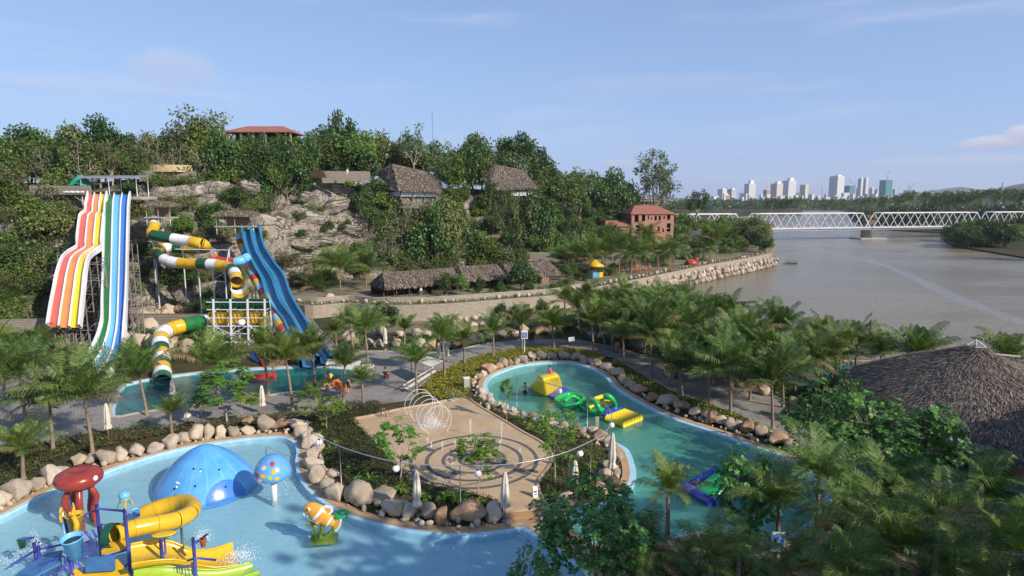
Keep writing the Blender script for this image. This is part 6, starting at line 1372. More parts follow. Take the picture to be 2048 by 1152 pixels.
M['tile_red'] = brickmat('roof_tiles', (0.40, 0.17, 0.125), (0.34, 0.14, 0.10), (0.22, 0.08, 0.05), .5, .5, msize=.03, bump=.03)
def pavilion(name, label, corners, ridge, base, white=True, seed=1, wallm='white'):
    c = sum((Vector(p) for p in corners), Vector()) / 4; t = thing(name, label, 'pavilion', (c.x, c.y, base)); o = t.location
    cs = [Vector(p) - o for p in corners]; hip_roof(t, cs, [Vector(p) - o for p in ridge], tuft=16, L=.8, w=.16, seed=seed)
    ins = [p * .86 for p in cs]
    for i in range(4):
        for f in (0, .33, .66):
            p = ins[i].lerp(ins[(i + 1) % 4], f); k = MB(); k.tube([(p.x, p.y, -.5), (p.x, p.y, cs[0].z + .1)], .14, 7); k.build('post', M['wood'], t)
    k = MB(); q = [(p.x, p.y) for p in ins]; k.prism([(a * .93, b_ * .93) for a, b_ in q], -2.6, .2); k.build('floor', m_cliff, t)
    k = MB(); ring = [Vector((p.x, p.y, 0)) for p in ins] + [Vector((ins[0].x, ins[0].y, 0))]
    for a, b in zip(ring, ring[1:]): k.bar(a + Vector((0, 0, .8)), b + Vector((0, 0, .8)), .15, 1.1)
    k.build('parapet', M[wallm], t); return t
def PY(px, py, Y): return P(px, py, Y)
pavilion('thatched_pavilion', 'large thatched pavilion with a white parapet on the rock edge', [PY(797, 380, 150), PY(883, 383, 150), PY(874, 362, 160), PY(750, 345, 163)], [PY(784, 327, 158), PY(846, 341, 157)], 20.0, seed=3)
pavilion('thatched_pavilion', 'second thatched pavilion half hidden by trees, right of the large one', [PY(978, 378, 168), PY(1076, 375, 168), PY(1062, 360, 179), PY(958, 343, 180)], [PY(992, 329, 176), PY(1046, 340, 175)], 20.2, seed=4)
# long shelter
SH = thing('thatched_shelter', 'long low thatched shelter beside the stone parapet at the foot of the wood', 'shelter', (P(940, 560, 124).x, 124, PZ)); o = SH.location
ea, eb = PY(770, 577, 111), PY(1122, 548, 133); ea.z = eb.z = 4.0; d = (eb - ea).normalized(); nb = Vector((-d.y, d.x, 0))
for (s0, s1, dz) in ((0, .40, 0), (.405, .66, .12), (.665, 1.0, .0)):
    a, b = ea.lerp(eb, s0), ea.lerp(eb, s1); up = Vector((0, 0, dz)); w = 7.5
    hip_roof(SH, [a - o + up, b - o + up, b + nb * w - o + up, a + nb * w - o + up], [a + nb * w * .5 + d * 1.0 + Vector((0, 0, 2.3)) - o + up, b + nb * w * .5 - d * .4 + Vector((0, 0, 2.3)) - o + up], tuft=14, L=.8, w=.16, seed=5 + int(s0 * 10))
for i in range(17):
    p = ea.lerp(eb, i / 16) + nb * .7 - o; k = MB(); k.tube([(p.x, p.y, 0), (p.x, p.y, 2.1)], .13, 7); k.build('post', M['wood_dark'], SH)
    p = p + nb * 6; k = MB(); k.tube([(p.x, p.y, 0), (p.x, p.y, 2.1)], .13, 7); k.build('post', M['wood_dark'], SH)
k = MB(); a, b = ea + nb * 6.9 - o, eb + nb * 6.9 - o; k.bar(Vector((a.x, a.y, .9)), Vector((b.x, b.y, .9)), .2, 1.8); k.build('back_wall', M['wood_dark'], SH)
k = MB(); a, b = ea.lerp(eb, .88) + nb * .6 - o, ea.lerp(eb, .93) + nb * .6 - o; k.bar(Vector((a.x, a.y, 1.0)), Vector((b.x, b.y, 1.0)), .3, 2.0); k.build('front_wall', M['wood'], SH)
rowQ = Row('wooden dining table under the long thatched shelter, {n} from the left', 'table', 'tables in the long shelter')
for i in range(11):
    p = ea.lerp(eb, (i + .6) / 12) + nb * 2.4; k = MB(); k.box((0, 0, .74), (1.6, .8, .06))
    for x in (-.7, .7):
        for y in (-.3, .3): k.bar((x, y, 0), (x, y, .72), .07)
    k.bar((-.7, 0, .6), (.7, 0, .6), .05); k.bar((-.7, -.3, .66), (-.7, .3, .66), .05); k.bar((.7, -.3, .66), (.7, .3, .66), .05)
    t_ = k.build('dining_table', M['wood']); t_.location = (p.x, p.y, PZ); t_.rotation_euler = (0, 0, .45); rowQ.add(t_)
rowQ.done()
def small_hut(px0, px1, py, Y, label, dz=2.2):
    a, b = P(px0, py, Y), P(px1, py, Y); z = a.z; t = thing('thatched_lookout', label, 'shelter', ((a.x + b.x) / 2, Y, z - dz)); w = (b.x - a.x) / 2
    hip_roof(t, [(-w, -1.6, dz - .2), (w, -1.6, dz - .2), (w, 1.6, dz), (-w, 1.6, dz)], [(-w + .8, 0, dz + .5), (w - .8, 0, dz + .5)], tuft=12, L=.5, w=.12)
    for x in (-w + .5, 0, w - .5):
        k = MB(); k.tube([(x, -1, -1.5), (x, -1, dz - .2)], .09, 6); k.build('post', M['galv'], t)
    k = MB(); k.box((0, .4, dz / 2 - .4), (w * 1.1, .15, dz * .8)); k.build('panel', M['wood'], t); k = MB(); k.box((0, 0, -.1), (w * 2 - .4, 2.6, .2)); k.build('floor', M['concrete'], t)
small_hut(292, 350, 408, 108.5, 'small thatched lookout at the start of the green and yellow tube slide'); small_hut(431, 515, 427, 113, 'long small thatched roof at the start of the wavy blue slides')
# steel canopy
ca, cb = P(178, 354, 117), P(280, 354, 115); t = thing('steel_canopy', 'flat grey roofed steel canopy above the start of the lane slides', 'canopy', ((ca.x + cb.x) / 2, 116, 20.3)); w = (cb.x - ca.x) / 2; k = MB(); k.box((0, 0, 3.5), (w * 2, 4, .12), M=Matrix.Rotation(.1, 3, 'X')); k.box((0, -2, 3.25), (w * 2, .1, .25)); k.build('roof', M['galv'], t)
for x in (-w + .3, 0, w - .3):
    for y in (-1.8, 1.8): k = MB(); k.tube([(x, y, -1), (x, y, 3.45)], .07, 6); k.build('post', M['white_metal'], t)
k = MB(); k.box(((P(215, 388, 114).x + P(262, 388, 114).x) / 2, 115.5, 19.9), (9, 5, .5)); tag(k.build('start_platform', M['concrete']), 'concrete platform at the top of the lane slides', 'platform')
# terrace walls on the hill
M['wall_pale'] = brickmat('pale_courses', (0.36, 0.31, 0.25), (0.29, 0.25, 0.2), (0.13, 0.11, 0.09), .5, .24, bump=.04)
def hill_wall(px0, px1, py, Y, h, label, dY=0, w=.5, mat='wall_pale', name='terrace_wall'):
    a, b = P(px0, py, Y), P(px1, py, Y + dY); b.z = a.z; pts = [a.lerp(b, i / 8) - Vector((0, 0, h)) for i in range(9)]; wall_along(name, pts, h, w, label, M[mat])
hill_wall(60, 180, 371, 114, 1.6, 'low stone terrace wall left of the steel canopy'); hill_wall(278, 392, 341, 130, 2.2, 'stone terrace wall below the curved yellow planter', 2)
hill_wall(500, 740, 343, 146, 1.8, 'upper terrace wall above the bare rock face', 3); hill_wall(560, 690, 355, 144.5, 1.2, 'lowest terrace wall along the top of the bare rock', 2)
hill_wall(640, 740, 342, 147, 2.2, 'stone wall right of the small arch on the terrace', 2)
hill_wall(1055, 1150, 505, 158, 2.2, 'ruined pale stone wall behind the long shelter', 0, .8)
hill_wall(0, 100, 640, 84, 3.0, 'rough stone wall at the left foot of the hill', 1, .8); hill_wall(255, 420, 655, 88, 3.4, 'rough stone terrace wall behind the scaffolding', -2, .8); hill_wall(250, 420, 628, 95, 2.0, 'upper rough stone wall below the two tall palms', 0, .8)
yp = P(330, 330, 131); t_ = MB(); ring = [(yp.x + 4.6 * cos(a), yp.y + 2 + 3.2 * sin(a)) for a in [pi + i / 14 * pi for i in range(15)]]; t_.prism(ring, yp.z - 1.4, yp.z, bottom=True); tag(t_.build('curved_planter', paint('ochre_wall', (0.55, 0.42, 0.22), .7, .1, 1)), 'curved pale yellow planter wall on the hilltop', 'planter')
k = MB(); g = P(635, 344, 143.5); ar = [(1.7 * cos(a), 1.9 * sin(a)) for a in [i / 12 * pi for i in range(13)]]
k.add([(g.x + x, 143.2, g.z - 1.3 + z) for x, z in ar] + [(g.x + x, 144.6, g.z - 1.3 + z) for x, z in ar], [tuple(range(13))[::-1]] + [(i, i + 1, 14 + i, 13 + i) for i in range(12)]); tag(k.build('stone_arch', M['wood_dark']), 'dark wooden arch door set in the terrace wall', 'arch')
# heap of green netting
k = MB(); g = P(162, 362, 116); rows = []
for i in range(9): rows.append([(g.x + (i / 8 - .5) * 3.4, 116 + (j / 6 - .5) * 2.6, g.z - 1.3 + 2.4 * sin(pi * min(1, .12 + i / 8 * .8)) * sin(pi * (j / 6 * .8 + .1)) + .25 * noise.noise(Vector((i, j, 0)) * .9)) for j in range(7)])
k.smooth = False; k.grid(rows); tag(k.build('netting_heap', paint('green_net', (0.02, 0.33, 0.22), .6, .15, 3)), 'heap of bright green netting beside the steel canopy', 'netting')
for px, s, nm in ((133, .7, 'first'), (143, .8, 'second'), (153, .7, 'third'), (163, .6, 'fourth')):
    o_ = link('cement_bag', RKS[0].copy()); o_.data.materials.clear(); o_.data.materials.append(M['white']); o_.location = P(px, 384, 112.5); o_.scale = (s, s * .7, s * .4); tag(o_, 'white sack on the ground left of the red slide, %s from the left' % nm, 'sack', 'white sacks')
# villa
V = thing('villa', 'old villa with red tiled roofs among the trees on the hilltop', 'house', (P(530, 300, 148).x, 148, 24)); o = V.location
zt = P(530, 266, 148).z - 24; x0, x1 = P(463, 266, 148).x - o.x, P(596, 266, 148).x - o.x
hip_roof(V, [(x0, -4, zt), (x1, -4, zt), (x1, 5, zt), (x0, 5, zt)], [(x0 + 3.5, .5, zt + 1.6), (x1 - 3.5, .5, zt + 1.6)], 'tile_red', .25)
hip_roof(V, [(x1 - 6, -6, zt - 5.2), (x1 + 1, -6, zt - 5.2), (x1 + 1, -3.5, zt - 3.8), (x1 - 6, -3.5, zt - 3.8)], [(x1 - 5.5, -3.6, zt - 3.7), (x1 + .5, -3.6, zt - 3.7)], 'tile_red', .2)
hip_roof(V, [(x0, -6, zt - 4.6), (x0 + 4, -6, zt - 4.6), (x0 + 4, -3.5, zt - 3.4), (x0, -3.5, zt - 3.4)], [(x0 + .5, -3.6, zt - 3.3), (x0 + 3.5, -3.6, zt - 3.3)], 'tile_red', .2)
k = MB(); k.box(((x0 + x1) / 2, 1.5, zt / 2 - 1), (x1 - x0 - 3, 5.5, zt + 1.6)); k.build('wall', M['wood_dark'], V)
for i in range(6):
    k = MB(); x = lerp(x0 + .7, x1 - .7, i / 5); k.tube([(x, -3.2, -2), (x, -3.2, zt - .2)], .3, 10); k.build('column', M['cream'], V)
k = MB(); k.box(((x0 + x1) / 2, -3.0, zt - 3.3), (x1 - x0 - 1, .2, .9)); k.build('balcony', M['concrete'], V)
# brick house
BH = thing('brick_house', 'three storey orange brick house with empty window openings and a red roof', 'house', (0, 0, 0)); rz = .10
a = P(1262, 487, 224); b = P(1346, 486, 226); W = (b - a).length; zb = 2.0; BH.location = (a.x, a.y, zb); ang = math.atan2(b.y - a.y, b.x - a.x); BH.rotation_euler = (0, 0, ang)
H_ = P(1262, 427, 224).z - zb; D = 14.0; mpp = 226 / F_PX
def opening_wall(parent, W, H, T, ops, mat, name='wall', M3=None, inner='dark'):
    """wall with real openings; ops: (x0, x1, z0, z1)"""
    xs = sorted(set([0, W] + [v for q in ops for v in q[:2]])); zs = sorted(set([0, H] + [v for q in ops for v in q[2:]])); k = MB()
    def solid(i, j):
        cx, cz = (xs[i] + xs[i + 1]) / 2, (zs[j] + zs[j + 1]) / 2; return not any(q[0] < cx < q[1] and q[2] < cz < q[3] for q in ops)
    for i in range(len(xs) - 1):
        for j in range(len(zs) - 1):
            x0, x1, z0, z1 = xs[i], xs[i + 1], zs[j], zs[j + 1]
            if solid(i, j): k.add([(x0, 0, z0), (x1, 0, z0), (x1, 0, z1), (x0, 0, z1)], [(0, 1, 2, 3)]); k.add([(x0, T, z0), (x1, T, z0), (x1, T, z1), (x0, T, z1)], [(3, 2, 1, 0)])
    for x0, x1, z0, z1 in ops:
        k.add([(x0, 0, z0), (x1, 0, z0), (x1, 0, z1), (x0, 0, z1), (x0, T, z0), (x1, T, z0), (x1, T, z1), (x0, T, z1)], [(0, 4, 5, 1), (1, 5, 6, 2), (2, 6, 7, 3), (3, 7, 4, 0)])
    if M3 is not None: k.v = [tuple(M3 @ Vector(v)) for v in k.v]
    return k.build(name, mat, parent)
def zrow(y): return H_ - (y - 427) * mpp
wins = []
for cx, w, y0, y1 in [(890, 28, 648, 698), (940, 24, 645, 692), (975, 9, 652, 680), (997, 8, 664, 684), (1028, 17, 655, 687), (1057, 16, 655, 687), (1089, 11, 655, 678), (1122, 24, 640, 682), (870, 7, 738, 752), (901, 30, 720, 776), (996, 26, 716, 766), (1051, 17, 730, 762), (1085, 11, 744, 772), (1124, 28, 708, 768), (1128, 14, 818, 840)]:
    X0, X1 = (cx - w / 2 - 855) / 305 * W, (cx + w / 2 - 855) / 305 * W; wins.append((X0, X1, zrow(250 + y1 / 3.6), zrow(250 + y0 / 3.6)))
fw = opening_wall(BH, W, H_, .35, wins, M['brick'])
sw = opening_wall(BH, D, H_, .35, [(2, 4.4, H_ - 4.2, H_ - 1.6), (7, 9, H_ - 4, H_ - 1.6), (3, 5, H_ - 8, H_ - 5.6)], M['brick'], M3=Matrix(((0, 1, 0), (1, 0, 0), (0, 0, 1))))
k = MB(); k.box((W - .15, D / 2, H_ / 2), (.3, D - .8, H_ - .02)); k.build('wall', M['brick'], BH); k = MB(); k.box((W / 2, D - .15, H_ / 2), (W - .8, .3, H_ - .02)); k.build('wall', M['brick'], BH)
for zf in (3.3, 7.0): k = MB(); k.box((W / 2, D / 2, zf), (W - .9, D - .9, .25)); k.build('floor', M['concrete'], BH)
for q in wins:
    if (q[1] - q[0]) > 1.2: k = MB(); k.box(((q[0] + q[1]) / 2, -.04, q[2] - .1), (q[1] - q[0] + .3, .3, .15)); k.build('sill', M['concrete'], BH)
hip_roof(BH, [(-.5, -.5, H_), (W + .5, -.5, H_ + .0), (W + .5, D + .5, H_), (-.5, D + .5, H_)], [(3.2, D / 2, H_ + 2.8), (W - 4.5, D / 2, H_ + 2.8)], 'tile_red', .3)
k = MB(); k.box((-4.5, 4, H_ / 2 - 2.2), (8.5, 7, H_ - 4.4)); k.build('side_wing', M['brick'], BH)
hip_roof(BH, [(-9.5, 0, H_ - 4.4), (-.36, 0, H_ - 4.4), (-.36, 8, H_ - 4.0), (-9.5, 8, H_ - 4.0)], [(-8.5, 4, H_ - 2.6), (-1, 4, H_ - 2.6)], 'tile_red', .25, name='wing_roof')
# flat roofed buildings behind, and the dark roof by the water
def block(name, label, px0, px1, pyt, Y, h, d, wm, rm, over=.6, slope=0.0):
    a, b = P(px0, pyt, Y), P(px1, pyt, Y); t = thing(name, label, 'building', ((a.x + b.x) / 2, Y, a.z - h)); w = b.x - a.x
    k = MB(); k.box((0, d / 2, h / 2 - 1), (w, d, h + 2)); k.build('wall', M[wm], t); k = MB(); k.box((0, d / 2, h + .15), (w + over, d + over, .25), M=Matrix.Rotation(slope, 3, 'X')); k.build('roof', M[rm], t)
    k = MB(); k.box((0, -.02, h * .55), (w * .8, .1, h * .35)); k.build('window_band', M['dark'], t)
block('long_building', 'long low grey roofed building behind the brick house', 1263, 1322, 399, 275, 3, 9, 'concrete', 'galv'); block('long_building', 'pale flat roofed building left of the brick house among the trees', 1205, 1262, 416, 245, 4, 8, 'concrete', 'white'); block('shed', 'boat shed with a dark sloping roof by the riverside trees', 1362, 1408, 470, 238, 3, 9, 'wood_dark', 'steel_dark', 1.0, .3)
block('house', 'small hut with a reddish roof on the far bank under the bridge', 1735, 1752, 432, 420, 4, 5, 'wood', 'tile_red')
# kiosk
g = at(1190, 553, PZ); K = thing('kiosk', 'round kiosk with a yellow tent roof and a blue, yellow and white counter', 'kiosk', g); r0 = 1.9
for i in range(8):
    a0, a1 = i * pi / 4 - pi / 2 - .4, (i + 1) * pi / 4 - pi / 2 - .4; k = MB(); k.grid([[(r0 * cos(a), r0 * sin(a), 0) for a in (a0, a1)], [(r0 * cos(a), r0 * sin(a), 1.15) for a in (a0, a1)]]); k.build('counter_panel', M[['blue_light', 'yellow', 'white', 'blue', 'white', 'blue', 'yellow', 'blue'][i]], K)
    k = MB(); k.tube([(r0 * cos(a0), r0 * sin(a0), 0), (r0 * cos(a0), r0 * sin(a0), 2.5)], .05, 6); k.build('post', M['wood'], K)
k = MB(); k.lathe([(2.4, 2.4), (1.2, 3.1), (.02, 4.0)], (0, 0, 0), 8); k.build('tent_roof', M['yellow'], K)
def chair_mesh():
    k = MB(); k.box((0, 0, .45), (.45, .45, .05)); k.box((0, .21, .75), (.45, .04, .5))
    for x in (-.2, .2):
        for y in (-.2, .2): k.bar((x, y, 0), (x, y, .45), .04)
    return k
rowQ = Row('red plastic chair on the promenade near the yellow kiosk, {n} from the left', 'chair', 'red chairs on the promenade'); cm = chair_mesh().mesh('chair', M['rock_red'])
for i in range(22):
    px = 1205 + i * 4.6; g = at(px, 551 - i * .55 - (i % 3) * 3, PZ); o_ = link('red_chair', cm); o_.location = g; o_.rotation_euler = (0, 0, i * 2.1); o_.scale = (1.1, 1.1, 1.1); rowQ.add(o_)
rowQ.done()
rowQ = Row('red parasol post among the promenade palms, {n} from the left', 'post', 'red posts')
for px, y in ((1262, 520), (1274, 519), (1280, 520), (1293, 518), (1240, 523)):
    a = P(px, y, 150); k = MB(); k.tube([(0, 0, 0), (0, 0, a.z - PZ)], .12, 6); k.box((0, 0, .5), (.5, .5, .3)); o_ = k.build('red_post', M['red']); o_.location = (a.x, 150, PZ); rowQ.add(o_)
rowQ.done()
g = at(1382, 530, PZ); k = MB(); k.lathe([(1.5, 0), (1.9, .5), (1.2, 1.3), (.3, 1.7)], (0, 0, 0), 9); k.ball((1.4, 0, 1.5), .5); o_ = k.build('crab_figure', M['red']); o_.location = g; tag(o_, 'red crab shaped figure on the promenade edge', 'figure')
# big thatched roof, right foreground
TH = thing('thatched_hall', 'huge round thatched hall with thick stone columns in the right foreground', 'hall', (38.6, 50.8, 0)); RX, RY, ZE, ZA = 8.9, 12.2, 2.7, 7.8
def thp(a, f):
    """point of the roof surface: f = 0 eave, 1 apex"""
    z = lerp(ZE, ZA, f ** .84) + .12 * noise.noise(Vector((cos(a) * 2.2, sin(a) * 2.2, f * 3))); k = (1 - f) + .01; return Vector((RX * k * cos(a), RY * k * sin(a), z))
mb = MB(); mb.smooth = True; rows = [[thp(2 * pi * j / 72, i / 14) for j in range(72)] for i in range(15)]; rows = [[p - Vector((0, 0, .45)) for p in rows[0]]] + rows
mb.grid(rows, closed=True); rf = mb.build('roof', M['thatch'], TH)
r_ = random.Random(44); mb = MB()
for _ in range(30000):
    f = 1 - sqrt(r_.random()); a = r_.uniform(pi * .55, pi * 2.05); p = thp(a, f); q = thp(a, max(0, f - .06)) if f > .06 else p + Vector((cos(a) * .3, sin(a) * .3, -.5)); dn = (q - p).normalized()
    s = Vector((-sin(a), cos(a), 0)); nn = dn.cross(s); nn *= -1 if nn.z < 0 else 1
    d = (dn + s * r_.gauss(0, .34) + nn * abs(r_.gauss(0, .26))).normalized(); L = r_.uniform(.25, .85); leafquad(mb, p + nn * .02, d, nn, L, r_.uniform(.02, .07))
for _ in range(2600):
    a = r_.uniform(pi * .6, pi * 2.0); p = thp(a, 0) - Vector((0, 0, r_.uniform(0, .4))); leafquad(mb, p, (Vector((cos(a) * .4, sin(a) * .4, -1)) + rv(r_) * .3).normalized(), Vector((cos(a), sin(a), 0)), .5, .06)
for _ in range(500):
    a = r_.uniform(0, 2 * pi); p = thp(a, r_.uniform(.85, .98)); leafquad(mb, p, (Vector((cos(a), sin(a), .2)) + rv(r_) * .6).normalized(), Vector((0, 0, 1)), .6, .05)
mb.build('straw_ends', M['straw'], rf)
for i in range(14):
    a = pi * .7 + i / 13 * pi * 1.25; k = MB(); c = Vector((RX * .86 * cos(a), RY * .86 * sin(a), 0)); r2 = random.Random(i)
    k.lathe([(.62 + r2.uniform(-.08, .08), -.2), (.58, .6), (.64, 1.2), (.55, 1.9), (.6, 2.9)], c, 9); k.build('column', M['rock_red'] if i % 3 else M['rock'], TH)
k = MB(); k.prism([(RX * .97 * cos(i / 24 * 2 * pi), RY * .97 * sin(i / 24 * 2 * pi)) for i in range(24)], 0, .16); k.build('floor', M['concrete'], TH)
k = MB(); k.lathe([(RX * .6, .16), (RX * .6, 2.9)], (0, 0, 0), 24, sy=RY / RX); k.build('inner_wall', M['wood_dark'], TH)
k = MB()
for i in range(6):
    a = i * pi / 3; b = a + pi / 3; k.bar((.75 * cos(a), .75 * sin(a), ZA + .02), (0, 0, ZA + .5), .04); k.bar((.75 * cos(a), .75 * sin(a), ZA + .02), (.75 * cos(b), .75 * sin(b), ZA + .02), .04)
k.build('skylight_frame', M['white'], TH)
k = MB(); k.bar((.6, -1.0, ZA - .45), (2.6, -1.5, ZA - .55), .12); k.build('bamboo_pole', M['cream'], TH)

# ================================================================ paddling pool figures
FL = -.5
g = at(175, 1045, -.12)
OC = thing('octopus_fountain', 'red octopus water mushroom with a flattened head on curved legs', 'water feature', (g.x, g.y, FL)); hz0 = P(168, 955, g.y).z - FL
k = MB(); k.lathe([(.25, -.62), (.9, -.56), (1.25, -.27), (1.33, .02), (1.22, .28), (.9, .46), (.55, .47), (.2, .41), (.001, .38)], (0, 0, 0), 28); hd = k.build('head', M['octo'], OC); hd.location = (-.25, 0, hz0)
k = MB(); k.ball((1.24, -.3, .1), .17, 12, (.7, 1, 1)); e = k.build('eye', M['white'], OC); e.location = hd.location
for i in range(5):
    a = i * pi * .4 + .2; pts = crv([Vector((.45 * cos(a), .45 * sin(a), hz0 - .5)), Vector((.85 * cos(a), .85 * sin(a), hz0 - 1.3)), Vector((.62 * cos(a), .62 * sin(a), hz0 - 2.3)), Vector((.8 * cos(a), .8 * sin(a), 0))], k=6)
    k = MB(); k.tube([p + Vector((-.25, 0, 0)) for p in pts], [lerp(.2, .15, j / len(pts)) for j in range(len(pts))], 10); k.build('leg', M['octo'], OC)
# dome
g0, g1 = at(305, 985, -.12), at(515, 945, -.12); gc = at(408, 972, -.12)
DM = thing('dome_slide', 'big blue dome with round holes and a dark doorway standing in the paddling pool', 'water feature', (gc.x, gc.y + .4, FL)); rd = (g1 - g0).length / 2; hh = P(405, 889, gc.y + .4).z - FL
m_dome, t, b = bsdf('dome_paint', .3, .5)
cc = t.nodes.new('ShaderNodeTexCoord'); sp = t.nodes.new('ShaderNodeSeparateXYZ'); t.links.new(cc.outputs['Object'], sp.inputs[0]); at2 = t.nodes.new('ShaderNodeMath'); at2.operation = 'ARCTAN2'; t.links.new(sp.outputs[1], at2.inputs[0]); t.links.new(sp.outputs[0], at2.inputs[1])
sn = t.nodes.new('ShaderNodeMath'); sn.operation = 'MULTIPLY'; sn.inputs[1].default_value = 16; t.links.new(at2.outputs[0], sn.inputs[0]); s2 = t.nodes.new('ShaderNodeMath'); s2.operation = 'SINE'; t.links.new(sn.outputs[0], s2.inputs[0])
a_ = tmix(t, ramp(t, tnoise(t, .8, 5, .7), .35, .7), (0.07, 0.30, 0.66), (0.12, 0.38, 0.72)); a_ = tmix(t, ramp(t, s2.outputs[0], .9, 1.0, 0, .35), a_, (0.25, 0.5, 0.75)); t.links.new(a_, b.inputs[0])
prof = [(rd, 0), (rd * .985, .35), (rd * .9, hh * .27), (rd * .77, hh * .46), (rd * .61, hh * .64), (rd * .43, hh * .79), (rd * .24, hh * .91), (rd * .08, hh * .985), (.001, hh)]
k = MB(); k.lathe(prof, (0, 0, 0), 48); shell = k.build('shell', m_dome, DM)
def domept(az, f, off=.012):
    i = f * (len(prof) - 1); j = min(len(prof) - 2, int(i)); r = lerp(prof[j][0], prof[j + 1][0], i - j) + off; z = lerp(prof[j][1], prof[j + 1][1], i - j) + off * .6; return Vector((r * cos(az), r * sin(az), z))
k = MB(); c_az = -.72; rows = []
for i in range(9):
    zf = .5 + 2.6 * i / 8; w = .42 * sqrt(max(0, 1 - ((i / 8 * 1.05 - .3) / .75) ** 2)) + .001; rows.append([domept(c_az + w * (j / 8 * 2 - 1), zf / 8 * .95) for j in range(9)])
k.smooth = True; k.grid(rows); k.build('doorway', M['blue'], DM)
rd_ = random.Random(4); 
for i in range(10):
    az = rd_.uniform(-2.0, -1.2) if i < 8 else -.7; f = rd_.uniform(2.0, 5.0) / 8 * 1.0; p = domept(az, rd_.uniform(.25, .6)); k = MB(); k.ball((0, 0, 0), .07, 8); o_ = k.build('hole', M['white'] if i < 4 else M['dark'], DM); o_.location = p
# spotted mushroom
g = at(549, 1000, -.12); h = P(545, 938, g.y).z; MU = thing('mushroom_fountain', 'blue mushroom fountain with coloured spots on a white stalk', 'water feature', (g.x, g.y, FL)); r0 = 36 * g.y * 1.08 / F_PX; ztop = P(545, 914, g.y).z - FL + .15; zb_ = P(545, 951, g.y).z - FL
k = MB(); k.lathe([(.2, 0), (.2, zb_ + .2)], (0, 0, 0), 16); k.build('stalk', M['white'], MU)
hh_ = ztop - zb_; prof2 = [(r0 * .9, zb_ - .04), (r0, zb_ + .05), (r0 * .96, zb_ + hh_ * .3), (r0 * .84, zb_ + hh_ * .56), (r0 * .62, zb_ + hh_ * .8), (r0 * .34, zb_ + hh_ * .95), (.001, ztop)]
k = MB(); k.lathe([(.15, zb_ + .02)] + prof2, (0, 0, 0), 32); k.build('cap', paint('cap_blue', (0.13, 0.36, 0.68), .25, .08, 2, .5), MU)
def capspot(az, f, w, hgt, mk):
    k = MB(); 
    def pt(a_, ff):
        i = ff * 6; j = max(0, min(5, int(i))); r = lerp(prof2[j][0], prof2[j + 1][0], i - j) + .012; return Vector((r * cos(a_), r * sin(a_), lerp(prof2[j][1], prof2[j + 1][1], i - j) + .008))
    c = pt(az, f); ring = [pt(az + w * cos(q), max(.18, f + hgt * sin(q))) for q in [i / 12 * 2 * pi for i in range(12)]]; c = pt(az, f); k.add([c] + ring, [(0, i + 1, (i + 1) % 12 + 1) for i in range(12)]); k.build('spot', M[mk], MU)
for az, f, w, h2, mk in [(-2.2, .34, .2, .06, 'red'), (-1.75, .34, .17, .06, 'yellow'), (-2.6, .30, .1, .05, 'leafspot'), (-1.95, .22, .17, .05, 'cream'), (-1.35, .30, .13, .06, 'leafspot'), (-1.15, .45, .12, .07, 'yellow'), (-1.8, .56, .2, .06, 'cream'), (-1.2, .66, .2, .07, 'red'), (-2.5, .58, .14, .06, 'cream'), (-1.0, .25, .12, .05, 'yellow')]:
    if mk == 'leafspot' and mk not in M: M[mk] = paint('lime_paint', (0.35, 0.5, 0.05), .3, .08, 2)
    capspot(az, f, w, h2, mk)
# clown fish on seaweed
g = at(648, 1080, -.12); FI = thing('fish_figure', 'orange fish figure with white bands on green seaweed stalks in the pool', 'water feature', (g.x, g.y, FL)); zc = P(640, 1031, g.y).z - FL; sc_ = g.y * 1.1 / F_PX
def fpt(px, py): p = P(px, py, g.y); return Vector((p.x - g.x, 0, p.z - FL))
ax = [(608, 1024, 3), (613, 1021, 11), (622, 1019, 16), (632, 1024, 19), (644, 1033, 18), (655, 1041, 14), (664, 1046, 9), (670, 1048, 6)]
for (i0, i1, mk, nm) in ((0, 3, 'orange2', 'body'), (3, 4, 'white', 'band'), (4, 5, 'orange2', 'body'), (5, 6, 'white', 'band'), (6, 7, 'orange2', 'body')):
    pass
M['orange2'] = paint('fish_orange', (0.72, 0.34, 0.04), .25, .08, 2, .5); M['weed'] = paint('weed_green', (0.17, 0.26, 0.04), .4, .2, 4, .4)
C3 = crv([fpt(a, b) for a, b, r in ax], k=5); Rr3 = [interp([(i * 5, ax[i][2] * sc_ * .95) for i in range(len(ax))], j)[0] for j in range(len(C3))]
def fishpart(j0, j1, mk, nm, gain=1.0):
    k = MB(); k.tube([p for p in C3[j0:j1 + 1]], [r * gain for r in Rr3[j0:j1 + 1]], 16, cap=True); o_ = k.build(nm, M[mk], FI); 
    for v in o_.data.vertices: v.co.y *= .62
    return o_
fishpart(0, len(C3) - 1, 'orange2', 'body'); fishpart(16, 18, 'white', 'band', 1.03); fishpart(26, 28, 'white', 'band', 1.05)
def fin(pts, mk, nm, th=.07, dy=0):
    k = MB(); q = [fpt(a, b) for a, b in pts]; n = len(q); k.add([p + Vector((0, dy - th, 0)) for p in q] + [p + Vector((0, dy + th, 0)) for p in q], [tuple(range(n)), tuple(range(n, 2 * n))[::-1]] + [(i, n + i, n + (i + 1) % n, (i + 1) % n) for i in range(n)]); return k.build(nm, M[mk], FI)
fin([(638, 1018), (650, 1014), (662, 1016), (663, 1022), (656, 1028), (646, 1030)], 'orange2', 'fin'); fin([(640, 1016), (650, 1011), (664, 1013), (666, 1023), (658, 1030), (656, 1028), (662, 1021), (661, 1016), (650, 1014)], 'white', 'fin_edge', .09)
